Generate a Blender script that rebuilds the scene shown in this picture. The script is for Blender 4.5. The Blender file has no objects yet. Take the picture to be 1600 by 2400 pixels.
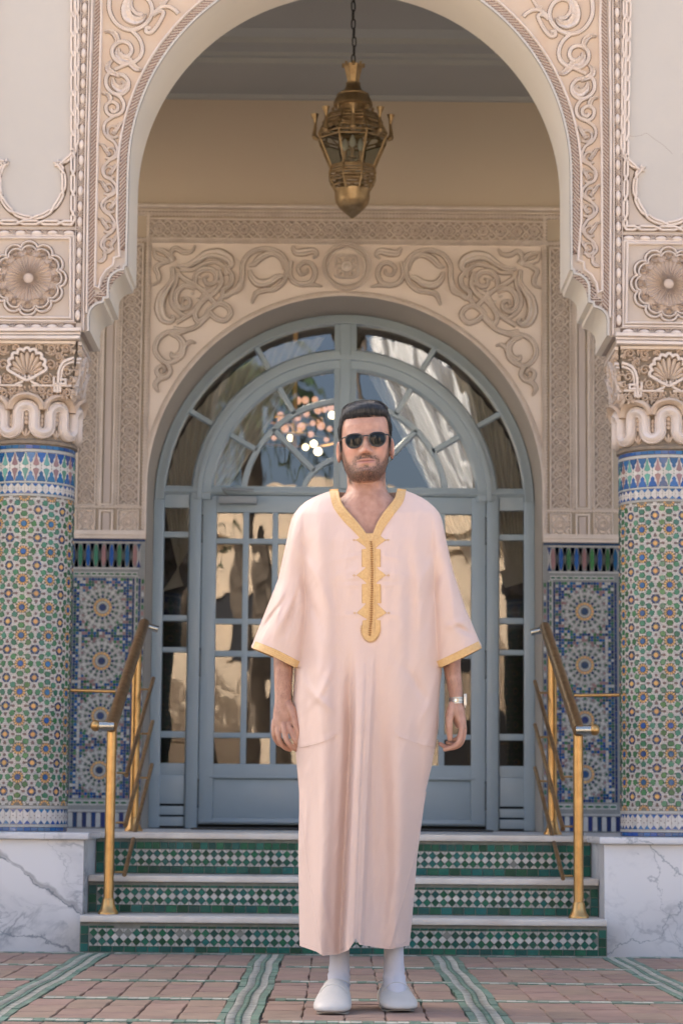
import bpy, bmesh, math, random
import numpy as np
from mathutils import Vector, Matrix, noise as mnoise
from mathutils.geometry import tessellate_polygon

random.seed(7)
RNG = np.random.default_rng(7)
PI = math.pi
scene = bpy.context.scene
COL = scene.collection

# ------------------------------------------------------------------ camera
CAM = Vector((-0.04, 0.0, 0.557))
FPX = 85.0 / 36.0 * 2400.0
_pitch, _yaw, _roll = math.radians(7.16), 10.0 / FPX, math.radians(0.49)
c_f = Vector((math.sin(_yaw) * math.cos(_pitch), math.cos(_yaw) * math.cos(_pitch), math.sin(_pitch)))
_r0 = Vector((math.cos(_yaw), -math.sin(_yaw), 0.0))
_u0 = _r0.cross(c_f)
c_r = _r0 * math.cos(_roll) + _u0 * math.sin(_roll)
c_u = _u0 * math.cos(_roll) - _r0 * math.sin(_roll)
cam_data = bpy.data.cameras.new('camera')
cam = bpy.data.objects.new('camera', cam_data)
COL.objects.link(cam)
cam.matrix_world = Matrix(((c_r.x, c_u.x, -c_f.x, CAM.x), (c_r.y, c_u.y, -c_f.y, CAM.y), (c_r.z, c_u.z, -c_f.z, CAM.z), (0, 0, 0, 1)))
cam_data.sensor_fit = 'VERTICAL'
cam_data.sensor_height = 36.0
cam_data.sensor_width = 24.0
cam_data.lens = 85.0
cam_data.clip_start = 0.1
cam_data.clip_end = 2000.0
cam_data.dof.use_dof = True
cam_data.dof.focus_distance = 7.35
cam_data.dof.aperture_fstop = 6.5
scene.camera = cam

# ------------------------------------------------------------------ sky, sun, exposure
SUN_EL, SUN_AZ = math.radians(38.0), math.radians(42.0)   # azimuth measured from +Y towards -X: the sun stands behind the building
world = bpy.data.worlds.new('World')
scene.world = world
world.use_nodes = True
_nt = world.node_tree
_bg = _nt.nodes.get('Background') or _nt.nodes.new('ShaderNodeBackground')
_out = _nt.nodes.get('World Output') or _nt.nodes.new('ShaderNodeOutputWorld')
_sky = _nt.nodes.new('ShaderNodeTexSky')
_sky.sky_type = 'NISHITA'
_sky.sun_disc = False
_sky.sun_elevation = SUN_EL
_sky.sun_rotation = -SUN_AZ
_sky.altitude = 300
_sky.air_density = 0.8
_sky.dust_density = 7.0
_sky.ozone_density = 0.0
_nt.links.new(_sky.outputs[0], _bg.inputs[0])
_nt.links.new(_bg.outputs[0], _out.inputs[0])
_bg.inputs[1].default_value = 0.105
sun_data = bpy.data.lights.new('sun', 'SUN')
sun_data.energy = 5.0
sun_data.angle = math.radians(0.5)
sun_data.color = (1.0, 0.93, 0.83)
sun = bpy.data.objects.new('sun', sun_data)
COL.objects.link(sun)
_sd = Vector((-math.sin(SUN_AZ) * math.cos(SUN_EL), math.cos(SUN_AZ) * math.cos(SUN_EL), math.sin(SUN_EL)))
sun.rotation_euler = (-_sd).to_track_quat('-Z', 'Y').to_euler()
vs = scene.view_settings
vs.view_transform = 'Standard'
vs.look = 'None'
vs.gamma = 1.0
vs.use_curve_mapping = False
vs.exposure = 2.5

# ------------------------------------------------------------------ pixel -> place
def ray(px, py):
    return c_f * FPX + c_r * (px - 800.0) + c_u * (1200.0 - py)
def at(px, py, Y):
    d = ray(px, py)
    return CAM + d * ((Y - CAM.y) / d.y)
def xz(px, py, Y):
    p = at(px, py, Y)
    return (p.x, p.z)
def ground_at(px, py, z=0.0):
    d = ray(px, py)
    return CAM + d * ((z - CAM.z) / d.z)

# ------------------------------------------------------------------ tagging
def tag(o, label=None, cat=None, group=None, kind=None):
    if label: o['label'] = label
    if cat: o['category'] = cat
    if group: o['group'] = group
    if kind: o['kind'] = kind
    return o
def empty(name, loc, label=None, cat=None, group=None):
    o = bpy.data.objects.new(name, None)
    o.empty_display_size = 0.1
    COL.objects.link(o)
    o.location = loc
    return tag(o, label, cat, group)
def par(o, parent):
    if parent is not None:
        o.parent = parent
        if parent.parent is not None:
            w = parent.location + parent.parent.location
        else:
            w = parent.location
        o.location = o.location - w
    return o

# ------------------------------------------------------------------ mesh builder
class MB:
    HS = 1.0        # relief scale
    def __init__(s):
        s.v = []; s.f = []; s.mi = []
    def add(s, verts, faces, m=0):
        b = len(s.v)
        s.v.extend([tuple(p) for p in verts])
        for f in faces:
            s.f.append(tuple(i + b for i in f)); s.mi.append(m)
        return s
    def box(s, a, b, m=0):
        x0, y0, z0 = a; x1, y1, z1 = b
        s.add([(x0,y0,z0),(x1,y0,z0),(x1,y1,z0),(x0,y1,z0),(x0,y0,z1),(x1,y0,z1),(x1,y1,z1),(x0,y1,z1)],
              [(0,3,2,1),(4,5,6,7),(0,1,5,4),(1,2,6,5),(2,3,7,6),(3,0,4,7)], m)
        return s
    def bbox(s, a, b, e=0.004, m=0):
        """box with chamfered edges"""
        bm = bmesh.new()
        x0, y0, z0 = a; x1, y1, z1 = b
        r = bmesh.ops.create_cube(bm, size=1.0)
        for v in bm.verts:
            v.co = Vector(((x0+x1)/2 + v.co.x*(x1-x0), (y0+y1)/2 + v.co.y*(y1-y0), (z0+z1)/2 + v.co.z*(z1-z0)))
        bmesh.ops.bevel(bm, geom=bm.edges[:], offset=e, segments=2, affect='EDGES', profile=0.6)
        s.addbm(bm, m)
        return s
    def addbm(s, bm, m=0):
        bm.verts.index_update()
        s.add([v.co[:] for v in bm.verts], [[v.index for v in f.verts] for f in bm.faces], m)
        bm.free()
    def prism(s, pts, y0, y1, m=0, cap_back=False):
        """polygon in XZ (counter-clockwise or not) extruded from y0 (front) to y1"""
        n = len(pts)
        vs_ = [(p[0], y0, p[1]) for p in pts] + [(p[0], y1, p[1]) for p in pts]
        fs = [(i, (i+1) % n, n + (i+1) % n, n + i) for i in range(n)]
        if n <= 4:
            fs.append(tuple(range(n)))
            if cap_back: fs.append(tuple(range(2*n-1, n-1, -1)))
        else:
            tri = tessellate_polygon([[Vector((p[0], p[1], 0)) for p in pts]])
            fs += [tuple(t) for t in tri]
            if cap_back: fs += [tuple(n + i for i in t) for t in tri]
        s.add(vs_, fs, m)
        return s
    def tile(s, pts, y0, h, inset=0.0012, m=0):
        """low frustum tile: polygon in XZ standing proud of y0 by h with a chamfered rim"""
        n = len(pts)
        cx = sum(p[0] for p in pts)/n; cz = sum(p[1] for p in pts)/n
        r = max(1e-6, sum(math.hypot(p[0]-cx, p[1]-cz) for p in pts)/n)
        k = max(0.3, 1 - inset / r)
        vs_ = [(p[0], y0, p[1]) for p in pts] + [(cx+(p[0]-cx)*k, y0-h, cz+(p[1]-cz)*k) for p in pts]
        fs = [(i, (i+1) % n, n+(i+1) % n, n+i) for i in range(n)] + [tuple(range(n, 2*n))]
        s.add(vs_, fs, m)
        return s
    def strip(s, path, prof, y0, closed=False, width=None, height=None, m=0, caps=True):
        """relief moulding: profile [(offset, height)] swept along an XZ path on the plane y0, standing out towards -Y"""
        n = len(path); k = len(prof)
        vs_ = []
        HS = MB.HS
        for i in range(n):
            if closed:
                a = path[i-1]; b = path[(i+1) % n]
            else:
                a = path[max(0, i-1)]; b = path[min(n-1, i+1)]
            tx, tz = b[0]-a[0], b[1]-a[1]
            L = math.hypot(tx, tz) or 1e-9
            nx, nz = -tz/L, tx/L
            w = width[i] if width is not None else 1.0
            hh = height[i] if height is not None else 1.0
            # mitre
            if 0 < i < n-1 or closed:
                p0 = path[i-1]; p1 = path[i]; p2 = path[(i+1) % n]
                ux, uz = p1[0]-p0[0], p1[1]-p0[1]; vx, vz = p2[0]-p1[0], p2[1]-p1[1]
                lu = math.hypot(ux, uz) or 1e-9; lv = math.hypot(vx, vz) or 1e-9
                n1 = (-uz/lu, ux/lu); n2 = (-vz/lv, vx/lv)
                mx, mz = n1[0]+n2[0], n1[1]+n2[1]; ml = math.hypot(mx, mz)
                if ml > 0.3:
                    mx /= ml; mz /= ml
                    dd = max(0.45, mx*n1[0]+mz*n1[1])
                    nx, nz = mx/dd, mz/dd
            for o, h in prof:
                vs_.append((path[i][0]+nx*o*w, y0-h*hh*HS, path[i][1]+nz*o*w))
        fs = []
        for i in range(n if closed else n-1):
            j = (i+1) % n
            for q in range(k-1):
                fs.append((i*k+q, j*k+q, j*k+q+1, i*k+q+1))
        if caps and not closed:
            fs.append(tuple(range(k))); fs.append(tuple((n-1)*k+q for q in range(k-1, -1, -1)))
        s.add(vs_, fs, m)
        return s
    def tube(s, pts, r, n=8, m=0, caps=True, closed=False):
        pts = [Vector(p) for p in pts]
        N = len(pts)
        rr = r if hasattr(r, '__len__') else [r]*N
        vs_ = []
        prev = None
        for i in range(N):
            a = pts[i-1] if (i > 0 or closed) else pts[i]
            b = pts[(i+1) % N] if (i < N-1 or closed) else pts[i]
            t = (b-a).normalized()
            if prev is None:
                up = Vector((0,0,1)) if abs(t.z) < 0.9 else Vector((1,0,0))
                u = t.cross(up).normalized()
            else:
                u = (prev - t*prev.dot(t)).normalized()
            prev = u
            w = t.cross(u)
            for q in range(n):
                an = 2*PI*q/n
                vs_.append(pts[i] + (u*math.cos(an)+w*math.sin(an))*rr[i])
        fs = []
        for i in range(N if closed else N-1):
            j = (i+1) % N
            for q in range(n):
                fs.append((i*n+q, i*n+(q+1) % n, j*n+(q+1) % n, j*n+q))
        if caps and not closed:
            fs.append(tuple(range(n-1, -1, -1))); fs.append(tuple((N-1)*n+q for q in range(n)))
        s.add(vs_, fs, m)
        return s
    def lathe(s, prof, c, n=24, m=0, a0=0.0, a1=2*PI, star=None):
        """profile [(r, z)] about the vertical through c"""
        full = abs(a1-a0-2*PI) < 1e-6
        k = n if full else n+1
        vs_ = []
        for r, z in prof:
            for q in range(k):
                an = a0+(a1-a0)*q/n
                rr = r if star is None else r*star(an)
                vs_.append((c[0]+rr*math.cos(an), c[1]+rr*math.sin(an), c[2]+z))
        fs = []
        for i in range(len(prof)-1):
            for q in range(n):
                fs.append((i*k+q, i*k+(q+1) % k, (i+1)*k+(q+1) % k, (i+1)*k+q))
        s.add(vs_, fs, m)
        return s
    def bump(s, c, rx, rz, h, y0, n=10, rings=3, m=0, rot=0.0):
        """ellipsoid boss on the plane y0"""
        h = h*MB.HS
        vs_ = [(c[0], y0-h, c[1])]
        for i in range(1, rings+1):
            a = PI/2*i/rings
            for q in range(n):
                t = 2*PI*q/n
                ex, ez = rx*math.sin(a)*math.cos(t), rz*math.sin(a)*math.sin(t)
                vs_.append((c[0]+ex*math.cos(rot)-ez*math.sin(rot), y0-h*math.cos(a), c[1]+ex*math.sin(rot)+ez*math.cos(rot)))
        fs = [(0, 1+(q+1) % n, 1+q) for q in range(n)]
        for i in range(rings-1):
            for q in range(n):
                fs.append((1+i*n+q, 1+i*n+(q+1) % n, 1+(i+1)*n+(q+1) % n, 1+(i+1)*n+q))
        s.add(vs_, fs, m)
        return s
    def mirror(s):
        t = MB()
        t.v = [(-x, y, z) for x, y, z in s.v]
        t.f = [tuple(reversed(f)) for f in s.f]
        t.mi = list(s.mi)
        return t
    def map(s, fn):
        s.v = [tuple(fn(Vector(p))) for p in s.v]
        return s
    def mesh(s, name, mats, smooth=False):
        me = bpy.data.meshes.new(name)
        me.from_pydata(s.v, [], s.f)
        if not isinstance(mats, (list, tuple)): mats = [mats]
        for m in mats: me.materials.append(m)
        if len(mats) > 1: me.polygons.foreach_set('material_index', s.mi)
        if smooth is True:
            me.polygons.foreach_set('use_smooth', [True]*len(me.polygons))
        me.update()
        if smooth == 'auto':
            me.polygons.foreach_set('use_smooth', [True]*len(me.polygons))
            me.set_sharp_from_angle(angle=math.radians(38))
        return me
    def build(s, name, mats, parent=None, smooth=False, loc=None):
        """verts are in world coordinates; the object's origin goes to the parent's origin"""
        me = s.mesh(name, mats, smooth)
        o = bpy.data.objects.new(name, me)
        COL.objects.link(o)
        if parent is not None:
            w = Vector((0, 0, 0)); p = parent
            while p is not None:
                w = w + p.location; p = p.parent
            o.parent = parent
            o.location = -w
        return o

def place(name, me, parent, loc, rot=None, scale=None):
    """an object that shares mesh data, standing at a world position under its parent"""
    o = bpy.data.objects.new(name, me)
    COL.objects.link(o)
    w = Vector((0, 0, 0)); p = parent
    while p is not None:
        w = w + p.location; p = p.parent
    o.parent = parent
    o.location = Vector(loc) - w
    if rot is not None: o.rotation_euler = rot
    if scale is not None: o.scale = scale
    return o

# ------------------------------------------------------------------ curves
def catmull(pts, n=8, closed=False):
    out = []
    N = len(pts)
    rng = range(N) if closed else range(N-1)
    for i in rng:
        if closed:
            p0, p1, p2, p3 = pts[i-1], pts[i], pts[(i+1) % N], pts[(i+2) % N]
        else:
            p0, p1, p2, p3 = pts[max(0, i-1)], pts[i], pts[i+1], pts[min(N-1, i+2)]
        for q in range(n):
            t = q/n
            out.append(tuple(0.5*((2*b)+(-a+c)*t+(2*a-5*b+4*c-d)*t*t+(-a+3*b-3*c+d)*t**3) for a, b, c, d in zip(p0, p1, p2, p3)))
    if not closed: out.append(tuple(pts[-1]))
    return out
def arc(c, r, a0, a1, n=24):
    return [(c[0]+r*math.cos(a0+(a1-a0)*i/n), c[1]+r*math.sin(a0+(a1-a0)*i/n)) for i in range(n+1)]
def spiral(c, r0, r1, a0, turns, n=40):
    return [(c[0]+(r0+(r1-r0)*(i/n)**0.8)*math.cos(a0+turns*2*PI*i/n), c[1]+(r0+(r1-r0)*(i/n)**0.8)*math.sin(a0+turns*2*PI*i/n)) for i in range(n+1)]
def ngon(c, r, n, a0=0.0, sx=1.0):
    return [(c[0]+sx*r*math.cos(a0+2*PI*i/n), c[1]+r*math.sin(a0+2*PI*i/n)) for i in range(n)]
def prof_round(w, h, n=6, lift=0.0):
    return [(-w, 0)] + [(-w*math.cos(PI*i/n), lift+h*math.sin(PI*i/n)) for i in range(n+1)] + [(w, 0)] if lift else [(-w*math.cos(PI*i/n), h*math.sin(PI*i/n)) for i in range(n+1)]
def prof_double(w, h):
    return [(-w,0),(-w*.86,h*.82),(-w*.6,h),(-w*.3,h*.9),(0,h*.62),(w*.3,h*.9),(w*.6,h),(w*.86,h*.82),(w,0)]
def prof_flat(w, h, e=0.2):
    return [(-w,0),(-w*(1-e*.3),h*.85),(-w*(1-e),h),(w*(1-e),h),(w*(1-e*.3),h*.85),(w,0)]

# ------------------------------------------------------------------ materials
def srgb(r, g, b):
    f = lambda c: (c/255/12.92) if c/255 <= 0.04045 else ((c/255+0.055)/1.055)**2.4
    return (f(r), f(g), f(b))
MATS = {}
def mat(name, col, rough=0.6, metal=0.0, var=0.0, vscale=6.0, col2=None, bump=0.0, bscale=60.0, spec=0.5, rand=0.0, hue=0.0, coat=0.0, sheen=0.0, sss=0.0, detail=6.0):
    """principled surface: base colour, cloudy variation towards col2, per-piece variation (rand), fine relief (bump)"""
    if name in MATS: return MATS[name]
    m = bpy.data.materials.new(name)
    m.use_nodes = True
    nt = m.node_tree; L = nt.links
    b = nt.nodes['Principled BSDF']
    b.inputs['Roughness'].default_value = rough
    b.inputs['Metallic'].default_value = metal
    b.inputs['Specular IOR Level'].default_value = spec
    if coat: b.inputs['Coat Weight'].default_value = coat; b.inputs['Coat Roughness'].default_value = 0.08
    if sheen: b.inputs['Sheen Weight'].default_value = sheen
    if sss:
        b.inputs['Subsurface Weight'].default_value = sss
        b.inputs['Subsurface Radius'].default_value = (0.012, 0.004, 0.002)
        b.inputs['Subsurface Scale'].default_value = 1.0
    tc = nt.nodes.new('ShaderNodeTexCoord')
    geo = nt.nodes.new('ShaderNodeNewGeometry')
    src = None
    rgb = nt.nodes.new('ShaderNodeRGB'); rgb.outputs[0].default_value = (*col, 1)
    src = rgb.outputs[0]
    if var or col2:
        nz = nt.nodes.new('ShaderNodeTexNoise'); nz.inputs['Scale'].default_value = vscale; nz.inputs['Detail'].default_value = detail; nz.inputs['Roughness'].default_value = 0.62
        L.new(geo.outputs['Position'], nz.inputs['Vector'])
        mr = nt.nodes.new('ShaderNodeMapRange'); mr.inputs[1].default_value = 0.32; mr.inputs[2].default_value = 0.68
        L.new(nz.outputs['Fac'], mr.inputs[0])
        mx = nt.nodes.new('ShaderNodeMix'); mx.data_type = 'RGBA'
        c2 = col2 if col2 else tuple(c*(1-var) for c in col)
        mx.inputs[7].default_value = (*c2, 1)
        L.new(src, mx.inputs[6]); L.new(mr.outputs[0], mx.inputs[0])
        src = mx.outputs[2]
    if rand or hue:
        oi = nt.nodes.new('ShaderNodeObjectInfo')
        ad = nt.nodes.new('ShaderNodeMath'); ad.operation = 'ADD'
        L.new(oi.outputs['Random'], ad.inputs[0]); L.new(geo.outputs['Random Per Island'], ad.inputs[1])
        fr = nt.nodes.new('ShaderNodeMath'); fr.operation = 'FRACT'; L.new(ad.outputs[0], fr.inputs[0])
        m2 = nt.nodes.new('ShaderNodeMath'); m2.operation = 'MULTIPLY'; m2.inputs[1].default_value = 7.31; L.new(fr.outputs[0], m2.inputs[0])
        f2 = nt.nodes.new('ShaderNodeMath'); f2.operation = 'FRACT'; L.new(m2.outputs[0], f2.inputs[0])
        hs = nt.nodes.new('ShaderNodeHueSaturation')
        a = nt.nodes.new('ShaderNodeMapRange'); a.inputs[3].default_value = 1-rand; a.inputs[4].default_value = 1+rand; L.new(fr.outputs[0], a.inputs[0]); L.new(a.outputs[0], hs.inputs['Value'])
        h = nt.nodes.new('ShaderNodeMapRange'); h.inputs[3].default_value = 0.5-hue; h.inputs[4].default_value = 0.5+hue; L.new(f2.outputs[0], h.inputs[0]); L.new(h.outputs[0], hs.inputs['Hue'])
        L.new(src, hs.inputs['Color']); src = hs.outputs[0]
    L.new(src, b.inputs['Base Color'])
    if bump:
        n2 = nt.nodes.new('ShaderNodeTexNoise'); n2.inputs['Scale'].default_value = bscale; n2.inputs['Detail'].default_value = 5
        L.new(geo.outputs['Position'], n2.inputs['Vector'])
        bp = nt.nodes.new('ShaderNodeBump'); bp.inputs['Strength'].default_value = 1.0; bp.inputs['Distance'].default_value = bump
        L.new(n2.outputs['Fac'], bp.inputs['Height']); L.new(bp.outputs[0], b.inputs['Normal'])
    MATS[name] = m
    return m
# ================================================================== materials
M_plaster = mat('pink_plaster', (0.45, 0.385, 0.34), 0.75, var=0.10, vscale=3.0, col2=(0.45, 0.37, 0.305), bump=0.0012, bscale=45)
M_carved = mat('carved_plaster', (0.63, 0.555, 0.51), 0.7, var=0.1, vscale=14, col2=(0.58, 0.49, 0.43), bump=0.0010, bscale=120)
M_ground_pl = mat('plaster_ground', (0.50, 0.40, 0.315), 0.8, var=0.1, vscale=9, col2=(0.48, 0.355, 0.265), bump=0.001, bscale=60)
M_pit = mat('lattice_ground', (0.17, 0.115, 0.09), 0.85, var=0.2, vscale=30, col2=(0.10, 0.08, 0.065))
M_net = mat('lattice_knot', (0.36, 0.255, 0.215), 0.8, var=0.2, vscale=40)
M_smooth = mat('smooth_plaster', (0.44, 0.408, 0.378), 0.7, var=0.05, vscale=2.0, bump=0.0006, bscale=25)
M_shadeline = mat('shade_dirt_line', srgb(80, 70, 56), 0.85, var=0.35, vscale=40, col2=srgb(112, 92, 74))  # dark outline tint: crevice shade painted in together with dirt
M_capground = mat('capital_ground', (0.25, 0.195, 0.145), 0.85, var=0.3, vscale=30, col2=(0.16, 0.13, 0.10))
M_rosette = mat('rosette_plaster', (0.50, 0.40, 0.335), 0.75, var=0.12, vscale=25, bump=0.001, bscale=120)
M_soffit = mat('soffit_paint', (0.72, 0.65, 0.555), 0.7, var=0.05, vscale=2.0, bump=0.0005, bscale=30)
M_backcarve = mat('back_carved_plaster', (0.66, 0.57, 0.495), 0.75, var=0.15, vscale=12, col2=(0.56, 0.47, 0.395), bump=0.001, bscale=90)
M_backfield = mat('back_plaster', (0.74, 0.63, 0.54), 0.75, var=0.08, vscale=3, bump=0.0008, bscale=40)
M_backpit = mat('back_lattice_ground', (0.46, 0.38, 0.315), 0.85, var=0.25, vscale=30)
M_porchwall = mat('porch_wall_paint', (0.44, 0.375, 0.285), 0.7, var=0.08, vscale=0.8, col2=(0.44, 0.35, 0.265), bump=0.0006, bscale=25)
M_ceiling = mat('ceiling_paint', (0.36, 0.36, 0.34), 0.7, var=0.04, vscale=1.2)
M_green = mat('green_glaze', srgb(6, 84, 70), 0.38, rand=0.45, hue=0.04, var=0.25, vscale=60, coat=0.0, spec=0.3, bump=0.0007, bscale=90)
M_white = mat('white_glaze', (0.45, 0.435, 0.40), 0.35, rand=0.14, hue=0.01, var=0.15, vscale=60, coat=0.2, bump=0.0006, bscale=90)
M_grout = mat('grout', (0.22, 0.22, 0.19), 0.9, var=0.3, vscale=40)
M_wgrout = mat('pale_grout', (0.42, 0.39, 0.35), 0.85, var=0.2, vscale=60)
M_blue = mat('blue_glaze', srgb(16, 78, 132), 0.25, rand=0.3, hue=0.02, var=0.15, vscale=80, coat=0.3)
M_navy = mat('navy_glaze', srgb(26, 52, 96), 0.25, rand=0.3, hue=0.02, coat=0.3)
M_yellow = mat('yellow_glaze', srgb(206, 156, 92), 0.3, rand=0.15, hue=0.01, coat=0.3)
M_leaf = mat('leaf_green_glaze', srgb(50, 106, 74), 0.25, rand=0.3, hue=0.04, var=0.15, vscale=90, coat=0.3)
M_teal = mat('teal_glaze', srgb(82, 136, 124), 0.25, rand=0.2, hue=0.03, coat=0.3)
M_rose = mat('rose_glaze', srgb(132, 96, 96), 0.3, rand=0.15, hue=0.015, coat=0.3)
M_brown = mat('brown_glaze', srgb(96, 72, 70), 0.3, rand=0.2, coat=0.2)
M_dkgreen = mat('dark_green_glaze', srgb(22, 70, 58), 0.3, rand=0.3, coat=0.2)
M_brass = mat('brass', srgb(198, 158, 104), 0.36, metal=1.0, var=0.15, vscale=20, col2=srgb(176, 136, 86), bump=0.0002, bscale=200)
M_brassdk = mat('bronze_rail', srgb(168, 142, 108), 0.42, metal=1.0, var=0.25, vscale=25, col2=srgb(132, 106, 76))
M_steel = mat('tube_steel', (0.42, 0.42, 0.38), 0.25, metal=1.0)

def marble(name, base=(0.64, 0.63, 0.63), seed=0.0, veins=1.0, main=()):
    m = bpy.data.materials.new(name); m.use_nodes = True
    nt = m.node_tree; L = nt.links; b = nt.nodes['Principled BSDF']
    b.inputs['Roughness'].default_value = 0.32
    geo = nt.nodes.new('ShaderNodeNewGeometry')
    mp = nt.nodes.new('ShaderNodeMapping'); mp.inputs['Location'].default_value = (seed, seed*0.7, seed*1.3); mp.inputs['Rotation'].default_value = (0.2, 0.5, 0.6); mp.inputs['Scale'].default_value = (1, 1, 1.6)
    L.new(geo.outputs['Position'], mp.inputs[0])
    last = None
    col = nt.nodes.new('ShaderNodeRGB'); col.outputs[0].default_value = (*base, 1); last = col.outputs[0]
    cl = nt.nodes.new('ShaderNodeTexNoise'); cl.inputs['Scale'].default_value = 2.2; cl.inputs['Detail'].default_value = 6
    L.new(mp.outputs[0], cl.inputs['Vector'])
    for sc, wd, dist, c, amt in ((1.5, 0.035, 2.6, (0.20, 0.22, 0.25), 0.85), (3.4, 0.022, 2.0, (0.30, 0.31, 0.33), 0.6), (0.9, 0.10, 2.2, (0.42, 0.42, 0.44), 0.55)):
        n = nt.nodes.new('ShaderNodeTexNoise'); n.inputs['Scale'].default_value = sc; n.inputs['Detail'].default_value = 8; n.inputs['Roughness'].default_value = 0.55; n.inputs['Distortion'].default_value = dist
        L.new(mp.outputs[0], n.inputs['Vector'])
        s = nt.nodes.new('ShaderNodeMath'); s.operation = 'SUBTRACT'; s.inputs[1].default_value = 0.5; L.new(n.outputs['Fac'], s.inputs[0])
        a = nt.nodes.new('ShaderNodeMath'); a.operation = 'ABSOLUTE'; L.new(s.outputs[0], a.inputs[0])
        r = nt.nodes.new('ShaderNodeMapRange'); r.inputs[1].default_value = 0.0; r.inputs[2].default_value = wd; r.inputs[3].default_value = amt*veins; r.inputs[4].default_value = 0.0
        L.new(a.outputs[0], r.inputs[0])
        g = nt.nodes.new('ShaderNodeMapRange'); g.inputs[1].default_value = 0.46; g.inputs[2].default_value = 0.62
        L.new(cl.outputs['Fac'], g.inputs[0])
        mu = nt.nodes.new('ShaderNodeMath'); mu.operation = 'MULTIPLY'; L.new(r.outputs[0], mu.inputs[0]); L.new(g.outputs[0], mu.inputs[1])
        mx = nt.nodes.new('ShaderNodeMix'); mx.data_type = 'RGBA'; mx.inputs[7].default_value = (*c, 1)
        L.new(last, mx.inputs[6]); L.new(mu.outputs[0], mx.inputs[0]); last = mx.outputs[2]
    dn = nt.nodes.new('ShaderNodeTexNoise'); dn.inputs['Scale'].default_value = 5.0; dn.inputs['Detail'].default_value = 7; dn.inputs['Roughness'].default_value = 0.6
    L.new(geo.outputs['Position'], dn.inputs['Vector'])
    wn = nt.nodes.new('ShaderNodeTexNoise'); wn.inputs['Scale'].default_value = 9.0; wn.inputs['Detail'].default_value = 3
    L.new(geo.outputs['Position'], wn.inputs['Vector'])
    for (ax_, az_, c_, wd, amp, col_, am) in main:
        dt = nt.nodes.new('ShaderNodeVectorMath'); dt.operation = 'DOT_PRODUCT'; dt.inputs[1].default_value = (ax_, 0.12, az_); L.new(geo.outputs['Position'], dt.inputs[0])
        m1 = nt.nodes.new('ShaderNodeMath'); m1.operation = 'MULTIPLY_ADD'; m1.inputs[1].default_value = amp; L.new(dn.outputs['Fac'], m1.inputs[0]); L.new(dt.outputs['Value'], m1.inputs[2])
        m2 = nt.nodes.new('ShaderNodeMath'); m2.operation = 'SUBTRACT'; m2.inputs[1].default_value = c_+amp*.5+.12*10.04; L.new(m1.outputs[0], m2.inputs[0])
        m3 = nt.nodes.new('ShaderNodeMath'); m3.operation = 'ABSOLUTE'; L.new(m2.outputs[0], m3.inputs[0])
        wv = nt.nodes.new('ShaderNodeMapRange'); wv.inputs[1].default_value = .35; wv.inputs[2].default_value = .7; wv.inputs[3].default_value = wd*.25; wv.inputs[4].default_value = wd; L.new(wn.outputs['Fac'], wv.inputs[0])
        dv = nt.nodes.new('ShaderNodeMath'); dv.operation = 'DIVIDE'; L.new(m3.outputs[0], dv.inputs[0]); L.new(wv.outputs[0], dv.inputs[1])
        rg = nt.nodes.new('ShaderNodeMapRange'); rg.inputs[1].default_value = 0.2; rg.inputs[2].default_value = 1.0; rg.inputs[3].default_value = am; rg.inputs[4].default_value = 0.0; L.new(dv.outputs[0], rg.inputs[0])
        mx = nt.nodes.new('ShaderNodeMix'); mx.data_type = 'RGBA'; mx.inputs[7].default_value = (*col_, 1)
        L.new(last, mx.inputs[6]); L.new(rg.outputs[0], mx.inputs[0]); last = mx.outputs[2]
    L.new(last, b.inputs['Base Color'])
    return m
M_marble = marble('veined_marble', seed=3.1, main=((.58, .81, -.49, .030, .16, (.30, .30, .31), .85), (.58, .81, -.50, .008, .19, (.13, .15, .18), .9), (.30, .95, -.335, .010, .22, (.20, .22, .25), .8), (.85, .52, -.80, .006, .3, (.3, .31, .33), .6)))
M_marble2 = marble('veined_marble_pale', seed=8.6, veins=0.75, main=((.62, .78, 1.10, .010, .30, (.22, .25, .28), .8), (-.55, .83, -.60, .009, .34, (.25, .28, .30), .8), (.9, .4, 1.27, .007, .4, (.26, .28, .31), .7)))
M_tread = mat('tread_marble', (0.62, 0.58, 0.52), 0.4, var=0.2, vscale=7, col2=(0.50, 0.44, 0.38), bump=0.0008, bscale=50)
M_floor = mat('porch_floor_marble', (0.52, 0.53, 0.54), 0.3, var=0.15, vscale=3)

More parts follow.
